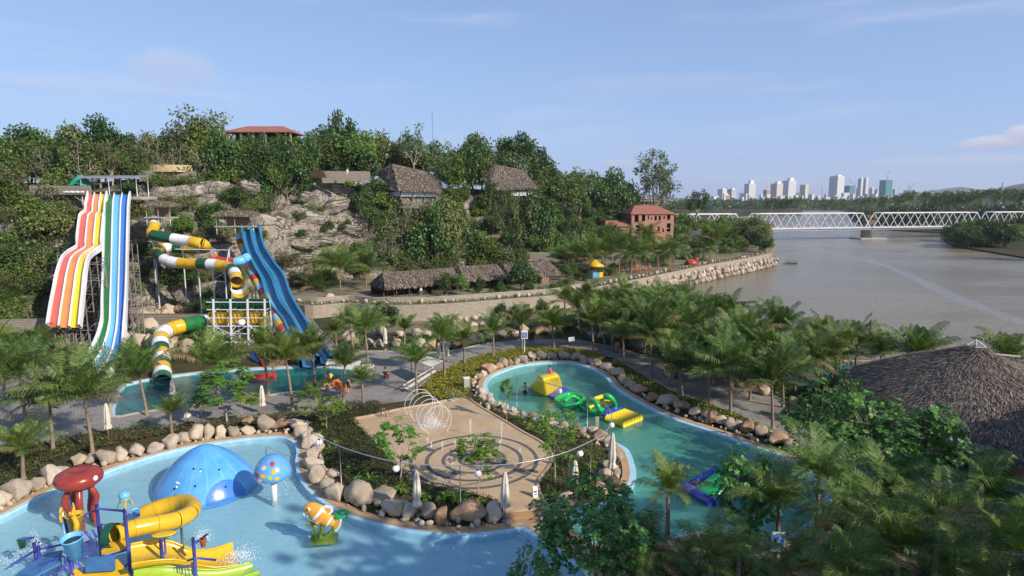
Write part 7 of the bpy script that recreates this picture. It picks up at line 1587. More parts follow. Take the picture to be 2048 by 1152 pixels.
fin([(656, 1036), (664, 1030), (668, 1034), (664, 1042)], 'orange2', 'fin'); fin([(663, 1041), (682, 1040), (680, 1050), (674, 1058), (668, 1057), (666, 1052)], 'orange2', 'tail'); fin([(680, 1039), (684, 1040), (682, 1052), (674, 1062), (667, 1058), (674, 1057), (679, 1048)], 'white', 'tail_edge', .09)
fin([(636, 1033), (645, 1030), (646, 1037), (640, 1042), (634, 1040)], 'orange2', 'side_fin', .05, -.34); k = MB(); p = fpt(620, 1016); k.ball(p + Vector((0, -.26, .05)), .11, 10); e = k.build('eye', M['white'], FI); k = MB(); k.ball(p + Vector((0, -.35, .07)), .055, 8); k.build('pupil', M['black'], e)
k = MB(); k.tube([fpt(608, 1025) + Vector((0, -.1, 0)), fpt(613, 1028) + Vector((0, -.3, 0)), fpt(618, 1027) + Vector((0, -.36, 0))], .03, 6); k.build('mouth', M['white'], FI)
for pts in ([(632, 1085), (629, 1070), (631, 1055), (622, 1048), (612, 1046)], [(644, 1082), (640, 1070), (645, 1058), (643, 1050)], [(650, 1078), (658, 1068), (668, 1058), (666, 1050)], [(640, 1078), (650, 1074), (660, 1066)], [(631, 1070), (624, 1064)]):
    k = MB(); k.tube(crv([fpt(a, b) for a, b in pts], k=4), .13, 8); k.build('seaweed', M['weed'], FI)
k = MB(); k.box((0, 0, .42), (1.55, .9, .2), .15); k.build('base', M['weed'], FI)
g = at(683, 1030, -.1); k = MB(); n_ = 28; k.tube([(.36 * cos(i / n_ * 2 * pi), .36 * sin(i / n_ * 2 * pi), 0) for i in range(n_)], .17, 10, closed=True); o_ = k.build('swim_ring', paint('green_vinyl', (0.02, .42, .09), .2, .05, 2, .5)); o_.location = g + Vector((0, 0, .04)); tag(o_, 'green swim ring floating behind the orange fish', 'swim ring')

# ---- play structure at the bottom left
PS = thing('play_structure', 'violet steel water play tower with platforms, rails and tipping buckets', 'play structure', (P(230, 1150, 31).x, 31, FL)); o = PS.location
def q_(px, py, Y): return P(px, py, Y) - o
def pole(px, py, Y, r=.09, zb=None): 
    t = q_(px, py, Y); k = MB(); k.tube([(t.x, t.y, 0 if zb is None else zb), t], r, 8); return k.build('pole', M['purple'], PS)
def beam(a, b, r=.06, nm='beam', mk='purple'):
    k = MB(); k.tube([q_(*a), q_(*b)], r, 7); return k.build(nm, M[mk], PS)
def zcol(px, py, Y): return P(px, py, Y)
for px, py, Y in [(193, 1008, 31.5), (200, 1050, 31.2), (249, 1018, 30.6), (321, 1078, 30), (386, 1075, 30.2), (68, 1085, 32), (76, 1092, 31.2), (130, 1030, 31.6), (140, 1095, 30)]: pole(px, py, Y)
for a, b in [((193, 1017, 31.5), (249, 1022, 30.6)), ((160, 1033, 31.6), (193, 1020, 31.5)), ((68, 1075, 32), (40, 1078, 32)), ((130, 1088, 31.6), (70, 1100, 31.6)), ((22, 1130, 31.5), (75, 1098, 31.2)), ((253, 1100, 30.6), (205, 1115, 30.8)), ((321, 1120, 30), (258, 1138, 30.4)), ((321, 1140, 30), (385, 1118, 30.2)), ((386, 1090, 30.2), (415, 1068, 30.2)), ((386, 1115, 30.2), (432, 1120, 30.2)), ((258, 1126, 30.5), (225, 1155, 30.2)),
             ((171, 1063, 31), (188, 1085, 30.8)), ((185, 1060, 31.2), (193, 1075, 31)), ((140, 1108, 30), (118, 1152, 29.8)), ((142, 1108, 30), (170, 1145, 29.8)), ((160, 1105, 30.6), (185, 1130, 30.2)), ((128, 1130, 30), (150, 1152, 29.8)), ((249, 1028, 30.6), (280, 1030, 30.6))]: beam(a, b)
def rail(a, b, n=9, h=.75):
    A, B = q_(*a), q_(*b); k = MB(); k.bar(A, B, .05); k.bar(A - Vector((0, 0, h)), B - Vector((0, 0, h)), .04)
    for i in range(n): p = A.lerp(B, i / (n - 1)); k.bar(p, p - Vector((0, 0, h)), .025)
    k.build('railing', M['purple'], PS)
rail((160, 1088, 31.2), (192, 1078, 31.2)); rail((75, 1130, 30.4), (128, 1112, 30.4)); rail((268, 1140, 29.9), (320, 1134, 29.9)); rail((325, 1138, 29.9), (385, 1130, 29.9)); rail((200, 1048, 31.8), (215, 1050, 31.8), 5, 1.0)
def plate(pts, mk, nm, th=.12):
    k = MB(); q = [q_(*p) for p in pts]; n = len(q); k.add(q + [p - Vector((0, 0, th)) for p in q], [tuple(range(n)), tuple(range(n, 2 * n))[::-1]] + [(i, (i + 1) % n, n + (i + 1) % n, n + i) for i in range(n)]); return k.build(nm, M[mk], PS, fixn=True)
plate([(35, 1145, 30.0), (70, 1152, 29.6), (120, 1125, 30.4), (125, 1100, 31.2), (95, 1105, 31.4)], 'panel_blue', 'roof_panel'); plate([(172, 1116, 30.2), (230, 1110, 30.2), (231, 1137, 29.6), (170, 1141, 29.6)], 'panel_blue', 'roof_panel')
plate([(200, 1088, 31.4), (250, 1080, 31.4), (262, 1092, 31.0), (203, 1106, 31.0)], 'yellow', 'platform'); plate([(140, 1140, 30), (235, 1118, 30.3), (262, 1150, 29.6), (145, 1180, 29.2)], 'yellow', 'platform')
def bucket(px, py, Y, s, mk, label, lean=0.0, leaf=None):
    p = P(px, py, Y); t = thing('tipping_bucket', label, 'bucket', p, group='buckets of the play structure'); k = MB(); k.lathe([(.28 * s, -.5 * s), (.42 * s, .5 * s), (.46 * s, .52 * s), (.46 * s, .46 * s), (.40 * s, .44 * s), (.27 * s, -.44 * s), (.001, -.44 * s)], (0, 0, 0), 20); b = k.build('shell', M[mk], t); k = MB(); k.lathe([(.001, .28 * s), (.37 * s, .3 * s)], (0, 0, 0), 16); k.build('inside', M['steel_dark'], t)
    k = MB(); k.bar((-.47 * s, 0, .1 * s), (.47 * s, 0, .1 * s), .05 * s); k.build('axle', M['purple'], t); t.rotation_euler = (lean, 0, 0); return t
bucket(151, 1046, 31.4, 1.0, 'yellow', 'large yellow tipping bucket, upper one of the two big buckets'); bucket(148, 1094, 30, 1.15, 'blue_light', 'large light blue tipping bucket below the yellow one', .15); bucket(44, 1087, 32, .5, 'green', 'small green bucket on the left arm of the play structure'); bucket(273, 1027, 30.8, .45, 'blue_light', 'small blue bucket beside the jellyfish spray'); bucket(406, 1085, 30.2, .42, 'orange', 'small orange bucket on the right arm above the wide slide')
# jellyfish spray, flower, sea horse
p = P(249, 993, 30.8); J = thing('jellyfish_spray', 'light blue jellyfish spray head on top of the tallest violet pole', 'spray head', p); k = MB(); k.ball((0, 0, .05), .28, 14, (1, 1, .85)); k.build('head', M['blue_light'], J); k = MB(); k.tube([(0, 0, -.6), (0, 0, 0)], .05, 7); k.build('stem', M['yellow'], J)
k = MB(); k.lathe([(.2, -.16), (.25, -.12), (.2, -.08)], (0, 0, 0), 14); k.build('brim', M['yellow'], J)
for i in range(5): a = i * 1.257 + .3; k = MB(); k.tube(crv([(.16 * cos(a), .16 * sin(a), -.1), (.32 * cos(a), .32 * sin(a), -.3), (.38 * cos(a), .38 * sin(a), -.6)], k=3), .02, 5); k.build('tentacle', M['green'] if i % 2 else M['yellow'], J)
p = P(123, 1030, 31.2); t = thing('flower_spray', 'yellow and white gear shaped flower on the play structure', 'spray head', p, .5); k = MB()
k.lathe([(.001, -.06), (.2, -.06), (.2, .06), (.001, .06)], (0, 0, 0), 14, Matrix.Rotation(pi / 2, 3, 'Y'))
for i in range(6): a = i * pi / 3; k.box((0, .3 * cos(a), .3 * sin(a)), (.1, .16, .24), M=Matrix.Rotation(a, 3, 'X') @ Matrix.Rotation(0, 3, 'Z'))
k.build('petals', M['yellow'], t); k = MB(); k.lathe([(.001, -.1), (.12, -.1), (.12, .1), (.001, .1)], (0, 0, 0), 12, Matrix.Rotation(pi / 2, 3, 'Y')); k.build('hub', M['white'], t); k = MB(); k.tube([(0, 0, -.3), (.1, 0, -1.9)], .06, 7); k.build('stem', M['blue_pale'], t)
p = P(148, 1030, 30.9); t = thing('horn_spray', 'tall yellow twisted horn rising out of the yellow bucket', 'spray head', p); k = MB(); k.tube(crv([(0, 0, -1.0), (.08, 0, -.5), (-.05, 0, 0), (.03, 0, .4), (0, 0, .7)], k=4), [.1, .12, .14, .15, .14, .13, .12, .13, .14, .12, .1, .08, .06, .05, .04, .03, .02], 8); k.build('horn', M['yellow'], t); k = MB(); k.ball((.0, -.1, .1), .12, 8); k.build('knob', M['orange2'], t)
p = P(328, 1068, 30.6); t = thing('leaf_canopy', 'yellow and green leaf shaped spray plate on a pole', 'spray head', p, .3); k = MB(); k.ball((0, 0, 0), .62, 16, (1, .5, .14)); k.build('leaf', M['yellow'], t); k = MB(); k.ball((0, 0, -.05), .64, 16, (1, .52, .08)); k.build('leaf_rim', M['green'], t); k = MB(); k.tube([(0, 0, -.1), (0, 0, -1.3)], .05, 6); k.build('stem', M['purple'], t)
# curling yellow tube
YT = [at(228, 1070, 2.0), at(262, 1058, 1.9), at(300, 1050, 1.8), at(340, 1043, 1.6), at(368, 1034, 1.45), at(385, 1020, 1.3), at(382, 1008, 1.15), at(362, 1004, 1.0), at(335, 1010, .8), at(305, 1020, .6), at(280, 1030, .35)]
t_, C_ = tube_slide('curled_slide', 'yellow slide curling round from the play structure into the paddling pool', YT, .48, ['yellow'], 1.1, 16)
k = MB(); pp = at(365, 1087, -.12); k.tube([(0, 0, -.4), (0, 0, 1.3)], .07, 8); k.box((0, 0, 1.25), (.8, .1, .1)); o_ = k.build('prop', M['steel_dark'], t_); o_.location = pp - t_.location
k = MB(); mth = YT[0] - t_.location; k.tube([mth + Vector((-.35, 0, 0)), mth + Vector((.1, 0, 0))], .62, 18, cap=False); k.tube([mth + Vector((-.35, 0, 0)), mth + Vector((-.34, 0, 0))], .66, 18, cap=False); k.build('entry_ring', M['green_dark'], t_)
# wide yellow slide and green slide
def chute(name, label, back, front, mk, wall=.28, parent=None):
    B = crv(back, k=6); F = crv(front, k=6); t = thing(name, label, 'water slide', B[-1]); o2 = B[-1]; n = min(len(B), len(F)); k = MB(); k.smooth = True
    k.grid([[B[i] - o2 + Vector((0, 0, wall)), B[i] - o2, B[i].lerp(F[i], .5) - o2 - Vector((0, 0, .03)), F[i] - o2, F[i] - o2 + Vector((0, 0, wall))] for i in range(n)]); k.build('bed', M[mk], t)
    for E in (B, F): k = MB(); k.tube([p - o2 + Vector((0, 0, wall)) for p in E], .05, 7); k.build('edge', M[mk], t)
    return t
chute('wide_slide', 'wide yellow slide running from the play structure into the water', [at(262, 1098, 1.7), at(310, 1090, 1.5), at(345, 1093, 1.2), at(385, 1108, .55), at(420, 1108, .12), at(466, 1094, -.1)], [at(264, 1138, 1.7), at(320, 1130, 1.5), at(360, 1130, 1.2), at(400, 1140, .5), at(435, 1144, .12), at(478, 1138, -.1)], 'yellow')
chute('wide_slide', 'green slide at the very bottom edge below the wide yellow one', [at(268, 1146, 1.2), at(330, 1142, 1.0), at(380, 1147, .5), at(440, 1148, .05), at(505, 1134, -.14)], [at(262, 1172, 1.2), at(330, 1170, 1.0), at(390, 1172, .4), at(450, 1172, .02), at(520, 1152, -.2)], 'leafspot')
# spray as droplets
def spray(name, label, fn, n, r0=.012, r1=.035, seed=1, mat=None):
    r = random.Random(seed); mb = MB()
    for _ in range(n):
        p = fn(r); s = r.uniform(r0, r1); b = len(mb.v); mb.v += [(p.x - s, p.y, p.z), (p.x, p.y - s, p.z - s), (p.x + s, p.y, p.z), (p.x, p.y + s, p.z + s), (p.x, p.y, p.z + s * 1.6), (p.x, p.y, p.z - s * 1.6)]
        for f in ((0, 1, 4), (1, 2, 4), (2, 3, 4), (3, 0, 4), (1, 0, 5), (2, 1, 5), (3, 2, 5), (0, 3, 5)): mb.f.append(tuple(b + i for i in f)); mb.m.append(0); mb.sm.append(False)
    return tag(mb.build(name, M['spray']), label, 'water spray', kind='stuff')
M['spray'] = paint('spray_white', (0.88, 0.9, 0.92), .3, .02, 2, .5)
# ================================================================ splash pad and lamps
N0, N1 = at(876, 866, .1), at(838, 829, .1); axd = (N1 - N0); axd.z = 0; axn = axd.normalized(); side = Vector((-axn.y, axn.x, 0))
rowA_ = Row('white steel spray hoop over the splash pad, {n} from the left', 'spray hoop', 'spray hoops')
for i in range(6):
    c = N0 + axd * (i / 5); k = MB(); r0 = 1.22 + .12 * (i % 2); pts = [side * (r0 * cos(a)) + Vector((0, 0, 1.05 + 1.35 * sin(a))) for a in [-.85 + j / 30 * (pi + 1.7) for j in range(31)]]
    k.tube(pts, .022, 6); o_ = k.build('spray_hoop', M['white_metal']); o_.location = c; rowA_.add(o_)
rowA_.done()
cen = N0.lerp(N1, .35)
def mist(r):
    a = r.gauss(0, .55); b_ = r.gauss(0, .9); return cen + side * a + axn * b_ * .8 + Vector((0, 0, abs(r.gauss(.2, .7)) * max(.2, 1 - abs(a))))
spray('hoop_spray', 'white spray of water inside the hoops', mist, 3600, .004, .013, 3)
JETS = [(941, 871, 1.5), (863, 896, .6), (885, 900, .7), (925, 905, .9), (1003, 882, 1.6), (1000, 900, .8), (968, 898, .7), (855, 887, .5), (910, 890, .4), (945, 925, .8), (1040, 905, .5), (905, 935, .5)]
for i, (px, py, h) in enumerate(JETS):
    g = at(px, py, .1)
    def jf(r, g=g, h=h): z = r.random() ** .8 * h; return g + Vector((r.gauss(0, .02 + .04 * z / h), r.gauss(0, .02 + .04 * z / h), z))
    spray('water_jet', 'thin water jet rising from the splash pad, about %d columns from the left' % (i + 1) if False else 'thin jet of water on the paved rings of the splash pad', jf, int(120 * h), .006, .016, 10 + i)
def splash(px, py, w, h, n, label, seed, dz=0):
    g = at(px, py, 0)
    def f(r): a = r.gauss(0, 1); return g + Vector((a * w, r.gauss(0, 1) * w, dz + abs(r.gauss(0, h)) * max(.1, 1 - abs(a) * .3)))
    spray('splash', label, f, n, .006, .02, seed)
splash(478, 1118, .45, .22, 800, 'splash at the foot of the wide yellow slide', 31); splash(75, 1108, .25, .7, 500, 'water spilling from the small green bucket', 32); splash(40, 1120, .8, .3, 260, 'spray falling at the left of the play structure', 33); splash(405, 1080, .25, .4, 300, 'spray around the small orange bucket', 34); splash(556, 985, .7, .6, 260, 'thin curtain of drops under the mushroom', 35)
# pipe rail loop on poles with hanging globes
RZ = 3.0
rl = crv([at(x, y, RZ) for x, y in [(615, 842), (619, 858), (630, 868), (658, 883), (697, 899), (755, 916), (820, 928), (901, 931), (998, 930), (1063, 922), (1127, 906), (1182, 882), (1208, 866), (1221, 848), (1221, 822), (1195, 799), (1143, 780), (1100, 768), (1060, 758), (1021, 753)]], k=5)
RL = thing('pipe_rail', 'long curved overhead steel pipe on thin poles looping round the splash pad', 'pipe rail', (rl[0].x, rl[0].y, 0)); o = RL.location
k = MB(); k.tube([p - o for p in rl], .035, 7); k.build('pipe', M['galv'], RL)
for px, py in [(697, 967), (620, 906), (916, 1019), (1181, 964), (1101, 969), (1032, 818), (1194, 852)]:
    g = at(px, py, 0); q = min(rl, key=lambda v: (v.x - g.x) ** 2 + (v.y - g.y) ** 2); k = MB(); k.tube([Vector((q.x, q.y, 0)) - o, q - o], .03, 6); k.build('pole', M['galv'], RL)
k = MB(); k.box(at(1194, 850, .7) - o, (.3, .3, 1.4)); k.build('post_block', M['concrete'], RL)
rowL_ = Row('white globe lamp, {n} from the left among the hanging globes', 'lamp', 'white globe lamps')
m_globe = bpy.data.materials.new('globe_glass'); m_globe.use_nodes = True; b = m_globe.node_tree.nodes['Principled BSDF']; b.inputs[0].default_value = (.86, .85, .86, 1); b.inputs['Roughness'].default_value = .25; b.inputs['Subsurface Weight'].default_value = .2
def globe(p, r, hang=None, base=None, lab=None):
    t = empty('globe_lamp', p); k = MB(); k.ball((0, 0, 0), r, 20); k.build('globe', m_globe, t); k = MB(); k.lathe([(r * .4, r * .88), (r * .4, r * 1.1), (.001, r * 1.12)], (0, 0, 0), 12)
    if hang: k.tube([(0, 0, r), Vector(hang) - Vector(p)], .012, 5)
    k.build('cap', M['steel_dark'], t)
    if base is not None: k = MB(); k.tube([(0, 0, -r), (base[0] - p[0], base[1] - p[1], base[2] - p[2])], .045, 7); k.build('pole', M['wood_dark'], t)
    rowL_.add(t); return t
for px, py in [(638, 885), (792, 937), (956, 947), (1160, 907), (1223, 850), (1119, 782)]:
    d = ray(px, py); q = min(rl, key=lambda v: abs(pxof(v)[0] - px) + abs(pxof(v)[1] - (py - 20)) * .6); p = P(px, py, q.y); globe(p, .235, (p.x, p.y, min(RZ, p.z + .6)))
p = P(1669, 811, 43); globe(p, .24, (p.x, p.y, p.z + .8)); p = P(752, 647, 90); globe(p, .38, base=(p.x, p.y, 0)); p = P(483, 645, 78.5); globe(p, .45, base=(p.x, p.y, 0)); p = P(1556, 640, 98); globe(p, .3, base=(p.x, p.y, 0))
rowL_.done()
# closed parasols
def parasol(bx, by, ty, label, z=0.0, fold=1.0, mk='cream'):
    g = at(bx, by, z); h = max(2.0, P(bx, ty, g.y).z - z); t = thing('closed_parasol', label, 'parasol', g, group='closed parasols'); r = random.Random(int(bx)); k = MB(); rows = []
    for i, (f, w) in enumerate([(1.0, .02), (.96, .1), (.8, .17), (.62, .21), (.5, .25), (.42, .17), (.38, .23), (.3, .27)]):
        rows.append([(h * 0 + (w * fold * (1 + .28 * cos(a * 6 + i * .2))) * cos(a), (w * fold * (1 + .28 * cos(a * 6 + i * .2))) * sin(a), h * f) for a in [j / 24 * 2 * pi for j in range(24)]])
    k.smooth = True; k.grid(rows, closed=True); k.build('folded_canopy', M[mk], t); k = MB(); k.tube([(0, 0, 0), (0, 0, h * .98)], .035, 7); k.build('pole', M['wood'], t); k = MB(); k.lathe([(.25, 0), (.25, .06), (.06, .12)], (0, 0, 0), 12); k.build('foot', M['concrete'], t); return t
for a in [(218, 878, 806, 'closed cream parasol by the hedge left of the slide pool corner'), (376, 849, 797, 'closed cream parasol on the paving in front of the slide pool'), (526, 828, 770, 'closed cream parasol tied in a knot beside the two palms'), (347, 800, 758, 'closed cream parasol half hidden behind a palm at the slide pool'), (835, 1040, 940, 'closed parasol among the boulders, left of the pipe rail pole'), (1010, 1043, 943, 'closed grey parasol at the end of the boulder row by the pool steps'),
          (1149, 992, 920, 'closed white parasol in the dark hedge right of the splash pad'), (1223, 965, 865, 'tall closed white parasol on the boulders beside the winding pool'), (771, 700, 655, 'closed white parasol beside the globe lamp by the pond'), (878, 716, 688, 'slim closed white parasol, left one of two by the shade sail'), (894, 722, 686, 'closed white parasol, right one of two by the shade sail')]: parasol(*a)
# shade sails
def sail(label, cs, z, posts=True):
    q = [at(x, y, z) for x, y in cs]; c = sum(q, Vector()) / 4; t = thing('shade_canopy', label, 'canopy', (c.x, c.y, 0)); k = MB(); rows = []
    for i in range(7):
        rows.append([(q[0].lerp(q[1], j / 6).lerp(q[3].lerp(q[2], j / 6), i / 6) - Vector((c.x, c.y, .18 * sin(pi * i / 6) * sin(pi * j / 6)))) for j in range(7)])
    k.smooth = True; k.grid(rows); k.grid([[Vector(p) - Vector((0, 0, .03)) for p in r] for r in rows]); k.build('canvas', M['cream_light'], t)
    for p in q: k = MB(); k.tube([(p.x - c.x, p.y - c.y, 0), (p.x - c.x, p.y - c.y, z + .1)], .05, 6); k.build('post', M['wood'], t)
M['cream_light'] = paint('pale_canvas', (0.68, 0.66, 0.6), .8, .06, 1, .1)
sail('pale shade canopy at the end of the blue slides', [(650, 735), (712, 741), (723, 722), (655, 718)], 2.0); sail('pale shade canopy between the two palms on the plaza', [(822, 716), (862, 734), (888, 722), (846, 709)], 2.2)
# benches, signs, boxes
def longbench(a, b, label):
    A, B = at(*a), at(*b); t = thing('bench', label, 'bench', A); L = (B - A).length; ang = math.atan2(B.y - A.y, B.x - A.x); t.rotation_euler = (0, 0, ang)
    for j in range(3): k = MB(); k.box((L / 2, -.15 + j * .15, .45), (L, .11, .04)); k.build('slat', M['cream_light'], t)
    k = MB(); k.box((L / 2, .28, .8), (L, .05, .1)); k.build('back_rail', M['cream_light'], t)
    n = 7
    for i in range(n): x = L * (i + .2) / (n - .6); k = MB(); k.bar((x, -.2, 0), (x, -.2, .43), .06); k.bar((x, .28, 0), (x, .28, .8), .06); k.bar((x, -.2, .38), (x, .28, .38), .05); k.build('leg', M['wood'], t)
longbench((812, 786), (872, 748), 'long pale slatted bench at the edge of the yellow ground cover')
g = at(933, 778); t = thing('utility_box', 'grey concrete box post beside the winding pool boulders', 'box', g, .3); k = MB(); k.box((0, 0, .6), (.6, .5, 1.2)); k.build('body', M['concrete'], t); k = MB(); k.box((0, 0, 1.23), (.7, .6, .08)); k.build('lid', M['white'], t)
for i, (px, py) in enumerate([(905, 786), (915, 792), (908, 800)]): k = MB(); k.box((0, 0, .14), (1.5, .8, .1)); k.box((0, 0, .05), (1.2, .6, .1)); o_ = k.build('paving_slab', M['concrete']); o_.location = at(px, py); o_.rotation_euler = (0, 0, .9); tag(o_, 'pale stepping slab at the top corner of the splash pad, %s from the plaza' % ordinal(i + 1), 'slab', 'stepping slabs')
g = at(767, 833, .1); t = thing('a_frame', 'small wooden A-frame stand on the splash pad kerb', 'stand', g, .4)
for sx in (-.28, .28): k = MB(); k.bar((sx, -.25, 0), (sx * .3, 0, .75), .05); k.bar((sx, .25, 0), (sx * .3, 0, .75), .05); k.bar((sx * .9, -.2, .2), (sx * .9, .2, .2), .04); k.build('leg', M['wood'], t)
k = MB(); k.bar((-.15, 0, .76), (.15, 0, .76), .08); k.build('top', M['wood'], t)
g = at(1070, 992, .1); t = thing('floor_sign', 'white plastic folding floor sign on the splash pad near the steps', 'sign', g, .2); k = MB()
k.box((0, -.12, .35), (.32, .025, .72), M=Matrix.Rotation(-.28, 3, 'X')); k.build('front_panel', M['white'], t); k = MB(); k.box((0, .12, .35), (.32, .025, .72), M=Matrix.Rotation(.28, 3, 'X')); k.build('rear_panel', M['white'], t); k = MB(); k.box((0, -.155, .38), (.18, .02, .1), M=Matrix.Rotation(-.28, 3, 'X')); k.box((0, -.20, .2), (.18, .02, .05), M=Matrix.Rotation(-.28, 3, 'X')); k.build('print', M['steel_dark'], t)
g = at(1049, 708); t = thing('sign_post', 'notice board with dark blue panel on a white post by the palms', 'sign', g); zz = P(1049, 669, g.y).z; k = MB(); k.tube([(0, 0, 0), (0, 0, zz + .5)], .05, 7); k.build('post', M['white'], t); k = MB(); k.box((0, -.08, zz), (.55 * 1.5, .05, 1.1)); k.build('board', M['white'], t); k = MB(); k.box((0, -.12, zz - .05), (.66, .03, .7)); k.build('panel', M['purple'], t); k = MB()
for i in range(4): k.box((0, -.14, zz + .2 - i * .15), (.5 - .08 * (i % 2), .012, .035))
k.bar((-.25, -.14, zz + .2), (-.25, -.14, zz - .25), .01); k.build('lettering', M['white'], t)
g = at(1148, 703); t = thing('sign_post', 'small white sign on a dark post beside the grey path', 'sign', g); zz = P(1148, 678, g.y).z; k = MB(); k.tube([(0, 0, 0), (0, 0, zz + .2)], .05, 7); k.build('post', M['steel_dark'], t); k = MB(); k.box((-.35, -.06, zz), (.8, .05, .55), M=Matrix.Rotation(-.15, 3, 'Y')); k.build('board', M['white'], t)
g = at(1234, 704); t = thing('litter_bin', 'orange barrel shaped bin at the far edge of the path', 'bin', g); k = MB(); k.lathe([(.32, 0), (.38, .5), (.36, 1.0), (.3, 1.25), (.001, 1.3)], (0, 0, 0), 14); k.build('barrel', M['orange_wood'] if 'orange_wood' in M else M['rock_red'], t); k = MB(); k.box((0, -.36, .8), (.25, .1, .3)); k.build('slot', M['red'], t)
g = at(1553, 1128); t = thing('info_sign', 'blue and white rules sign with a round hand symbol near the bottom edge', 'sign', g, -.1); zz = P(1553, 1083, g.y).z; k = MB(); k.tube([(-.3, 0, 0), (-.3, 0, zz + .4)], .035, 6); k.tube([(.3, 0, 0), (.3, 0, zz + .4)], .035, 6); k.bar((-.3, 0, zz), (.3, 0, zz), .03); k.build('post', M['steel_dark'], t); k = MB(); k.box((0, -.04, zz), (.72, .03, 1.15)); k.build('board', M['white'], t); k = MB(); k.box((0, -.065, zz + .08), (.6, .012, .7)); k.build('picture', M['blue_light'], t)
k = MB(); k.lathe([(.001, 0), (.24, 0), (.24, .012), (.001, .012)], (0, -.075, zz + .1), 24, Matrix.Rotation(pi / 2, 3, 'X')); k.build('disc', M['blue'], t); k = MB()
for i, (a, l) in enumerate([(-.5, .12), (-.2, .16), (.05, .17), (.3, .15)]): k.bar((.0 + (i - 1.5) * .045, -.095, zz + .05), (sin(a) * .05 + (i - 1.5) * .05, -.095, zz + .05 + l), .032, .012)
k.box((0, -.095, zz + .02), (.18, .012, .13)); k.build('hand_symbol', M['white'], t)
g = at(1846, 985); t = thing('path_light', 'small white topped garden light beside the path under the wide tree', 'lamp', g); k = MB(); k.tube([(0, 0, 0), (0, 0, .7)], .05, 7); k.build('post', M['black'], t); k = MB(); k.lathe([(.12, .7), (.15, 1.0), (.1, 1.05)], (0, 0, 0), 12); k.build('head', m_globe, t)
k = MB(); k.box((0, 0, .1), (1.6, 1.2, .2)); k.box((0, 0, .22), (.4, .3, .05)); o_ = k.build('concrete_cover', M['concrete']); o_.location = at(1405, 1120); o_.rotation_euler = (0, 0, .2); tag(o_, 'square concrete cover slab in the dark planting at the bottom', 'slab')
# pump and grille at the slide pool, boxes
k = MB(); k.box((0, 0, .2), (2.4, 1.4, .4)); k.box((0, 0, .42), (2.0, 1.1, .08)); o_ = k.build('timber_crate', M['wood']); o_.location = at(505, 800, 0); tag(o_, 'flat brown timber box on the near side of the slide pool', 'box')
def driftwood():
    k = MB(); r = random.Random(2)
    for i in range(9): a = r.uniform(0, 6.28); k.tube([(i * .45 - 1.8, 0, -.2), (i * .45 - 1.8 + cos(a) * .5, sin(a) * .3, r.uniform(.6, 1.8))], [.12, .03], 5)
    k.tube([(-2.4, 0, .05), (2.3, .2, .15)], .18, 6); return k
o_ = driftwood().build('driftwood', M['wood_dark']); o_.location = at(1581, 528, WATER_Z); tag(o_, 'tangle of driftwood sticking out of the river off the point', 'driftwood')
k = MB(); a_ = P(865, 270, 165); k.tube([(0, 0, 0), (0, 0, 14)], .045, 5); k.box((0, 0, 3), (.5, .5, .5)); o_ = k.build('aerial', M['steel_dark']); o_.location = (a_.x, 165, P(865, 222, 165).z - 14); tag(o_, 'thin aerial mast standing above the hill trees', 'mast')
# buggy
g = at(592, 608); BG = thing('golf_buggy', 'dark roofed white golf buggy parked on the road below the palms', 'buggy', g, 2.5)
k = MB(); k.box((0, 0, .55), (3.2, 1.3, .35)); k.box((1.35, 0, .8), (.5, 1.25, .35)); k.box((-1.2, 0, .85), (.7, 1.25, .3)); k.build('body', M['white'], BG); k = MB(); k.box((-.1, 0, 1.95), (2.8, 1.4, .08)); k.build('roof', M['steel_dark'], BG)
for x in (-1.3, 1.0):
    for y in (-.6, .6): k = MB(); k.bar((x, y, .7), (x * .95, y, 1.93), .06); k.build('post', M['black'], BG)
    for y in (-.62, .62): k = MB(); k.lathe([(.001, -.1), (.3, -.1), (.3, .1), (.001, .1)], (x * 1.0, y, .3), 14, Matrix.Rotation(pi / 2, 3, 'X')); k.build('wheel', M['black'], BG)
for x in (-.7, .3): k = MB(); k.box((x, 0, .85), (.5, 1.15, .14)); k.box((x - .26, 0, 1.15), (.1, 1.15, .5)); k.build('seat', M['wood_dark'], BG)
# iron fence of the inland pool side
k = MB(); fp = [at(x, y) for x, y in [(688, 622), (700, 648), (740, 672), (800, 700)]]
for a, b in zip(fp, fp[1:]):
    k.bar(a + Vector((0, 0, 1)), b + Vector((0, 0, 1)), .05); k.bar(a + Vector((0, 0, .15)), b + Vector((0, 0, .15)), .05); n = int((b - a).length / .35)
    for i in range(n + 1): p = a.lerp(b, i / n); k.bar(p, p + Vector((0, 0, 1)), .035)
tag(k.build('iron_fence', M['steel_dark']), 'low dark iron fence between the road and the pond', 'fence')
g = at(736, 742); t = thing('palm_guard', 'small white picket ring round the foot of a palm', 'fence', g)
for i in range(14): a = i / 14 * 2 * pi; k = MB(); k.box((.7 * cos(a), .7 * sin(a), .35), (.07, .07, .7)); k.build('picket', M['cream_light'], t)
k = MB(); k.tube([(.7 * cos(i / 20 * 2 * pi), .7 * sin(i / 20 * 2 * pi), .55) for i in range(20)], .03, 5, closed=True); k.build('ring', M['cream_light'], t)

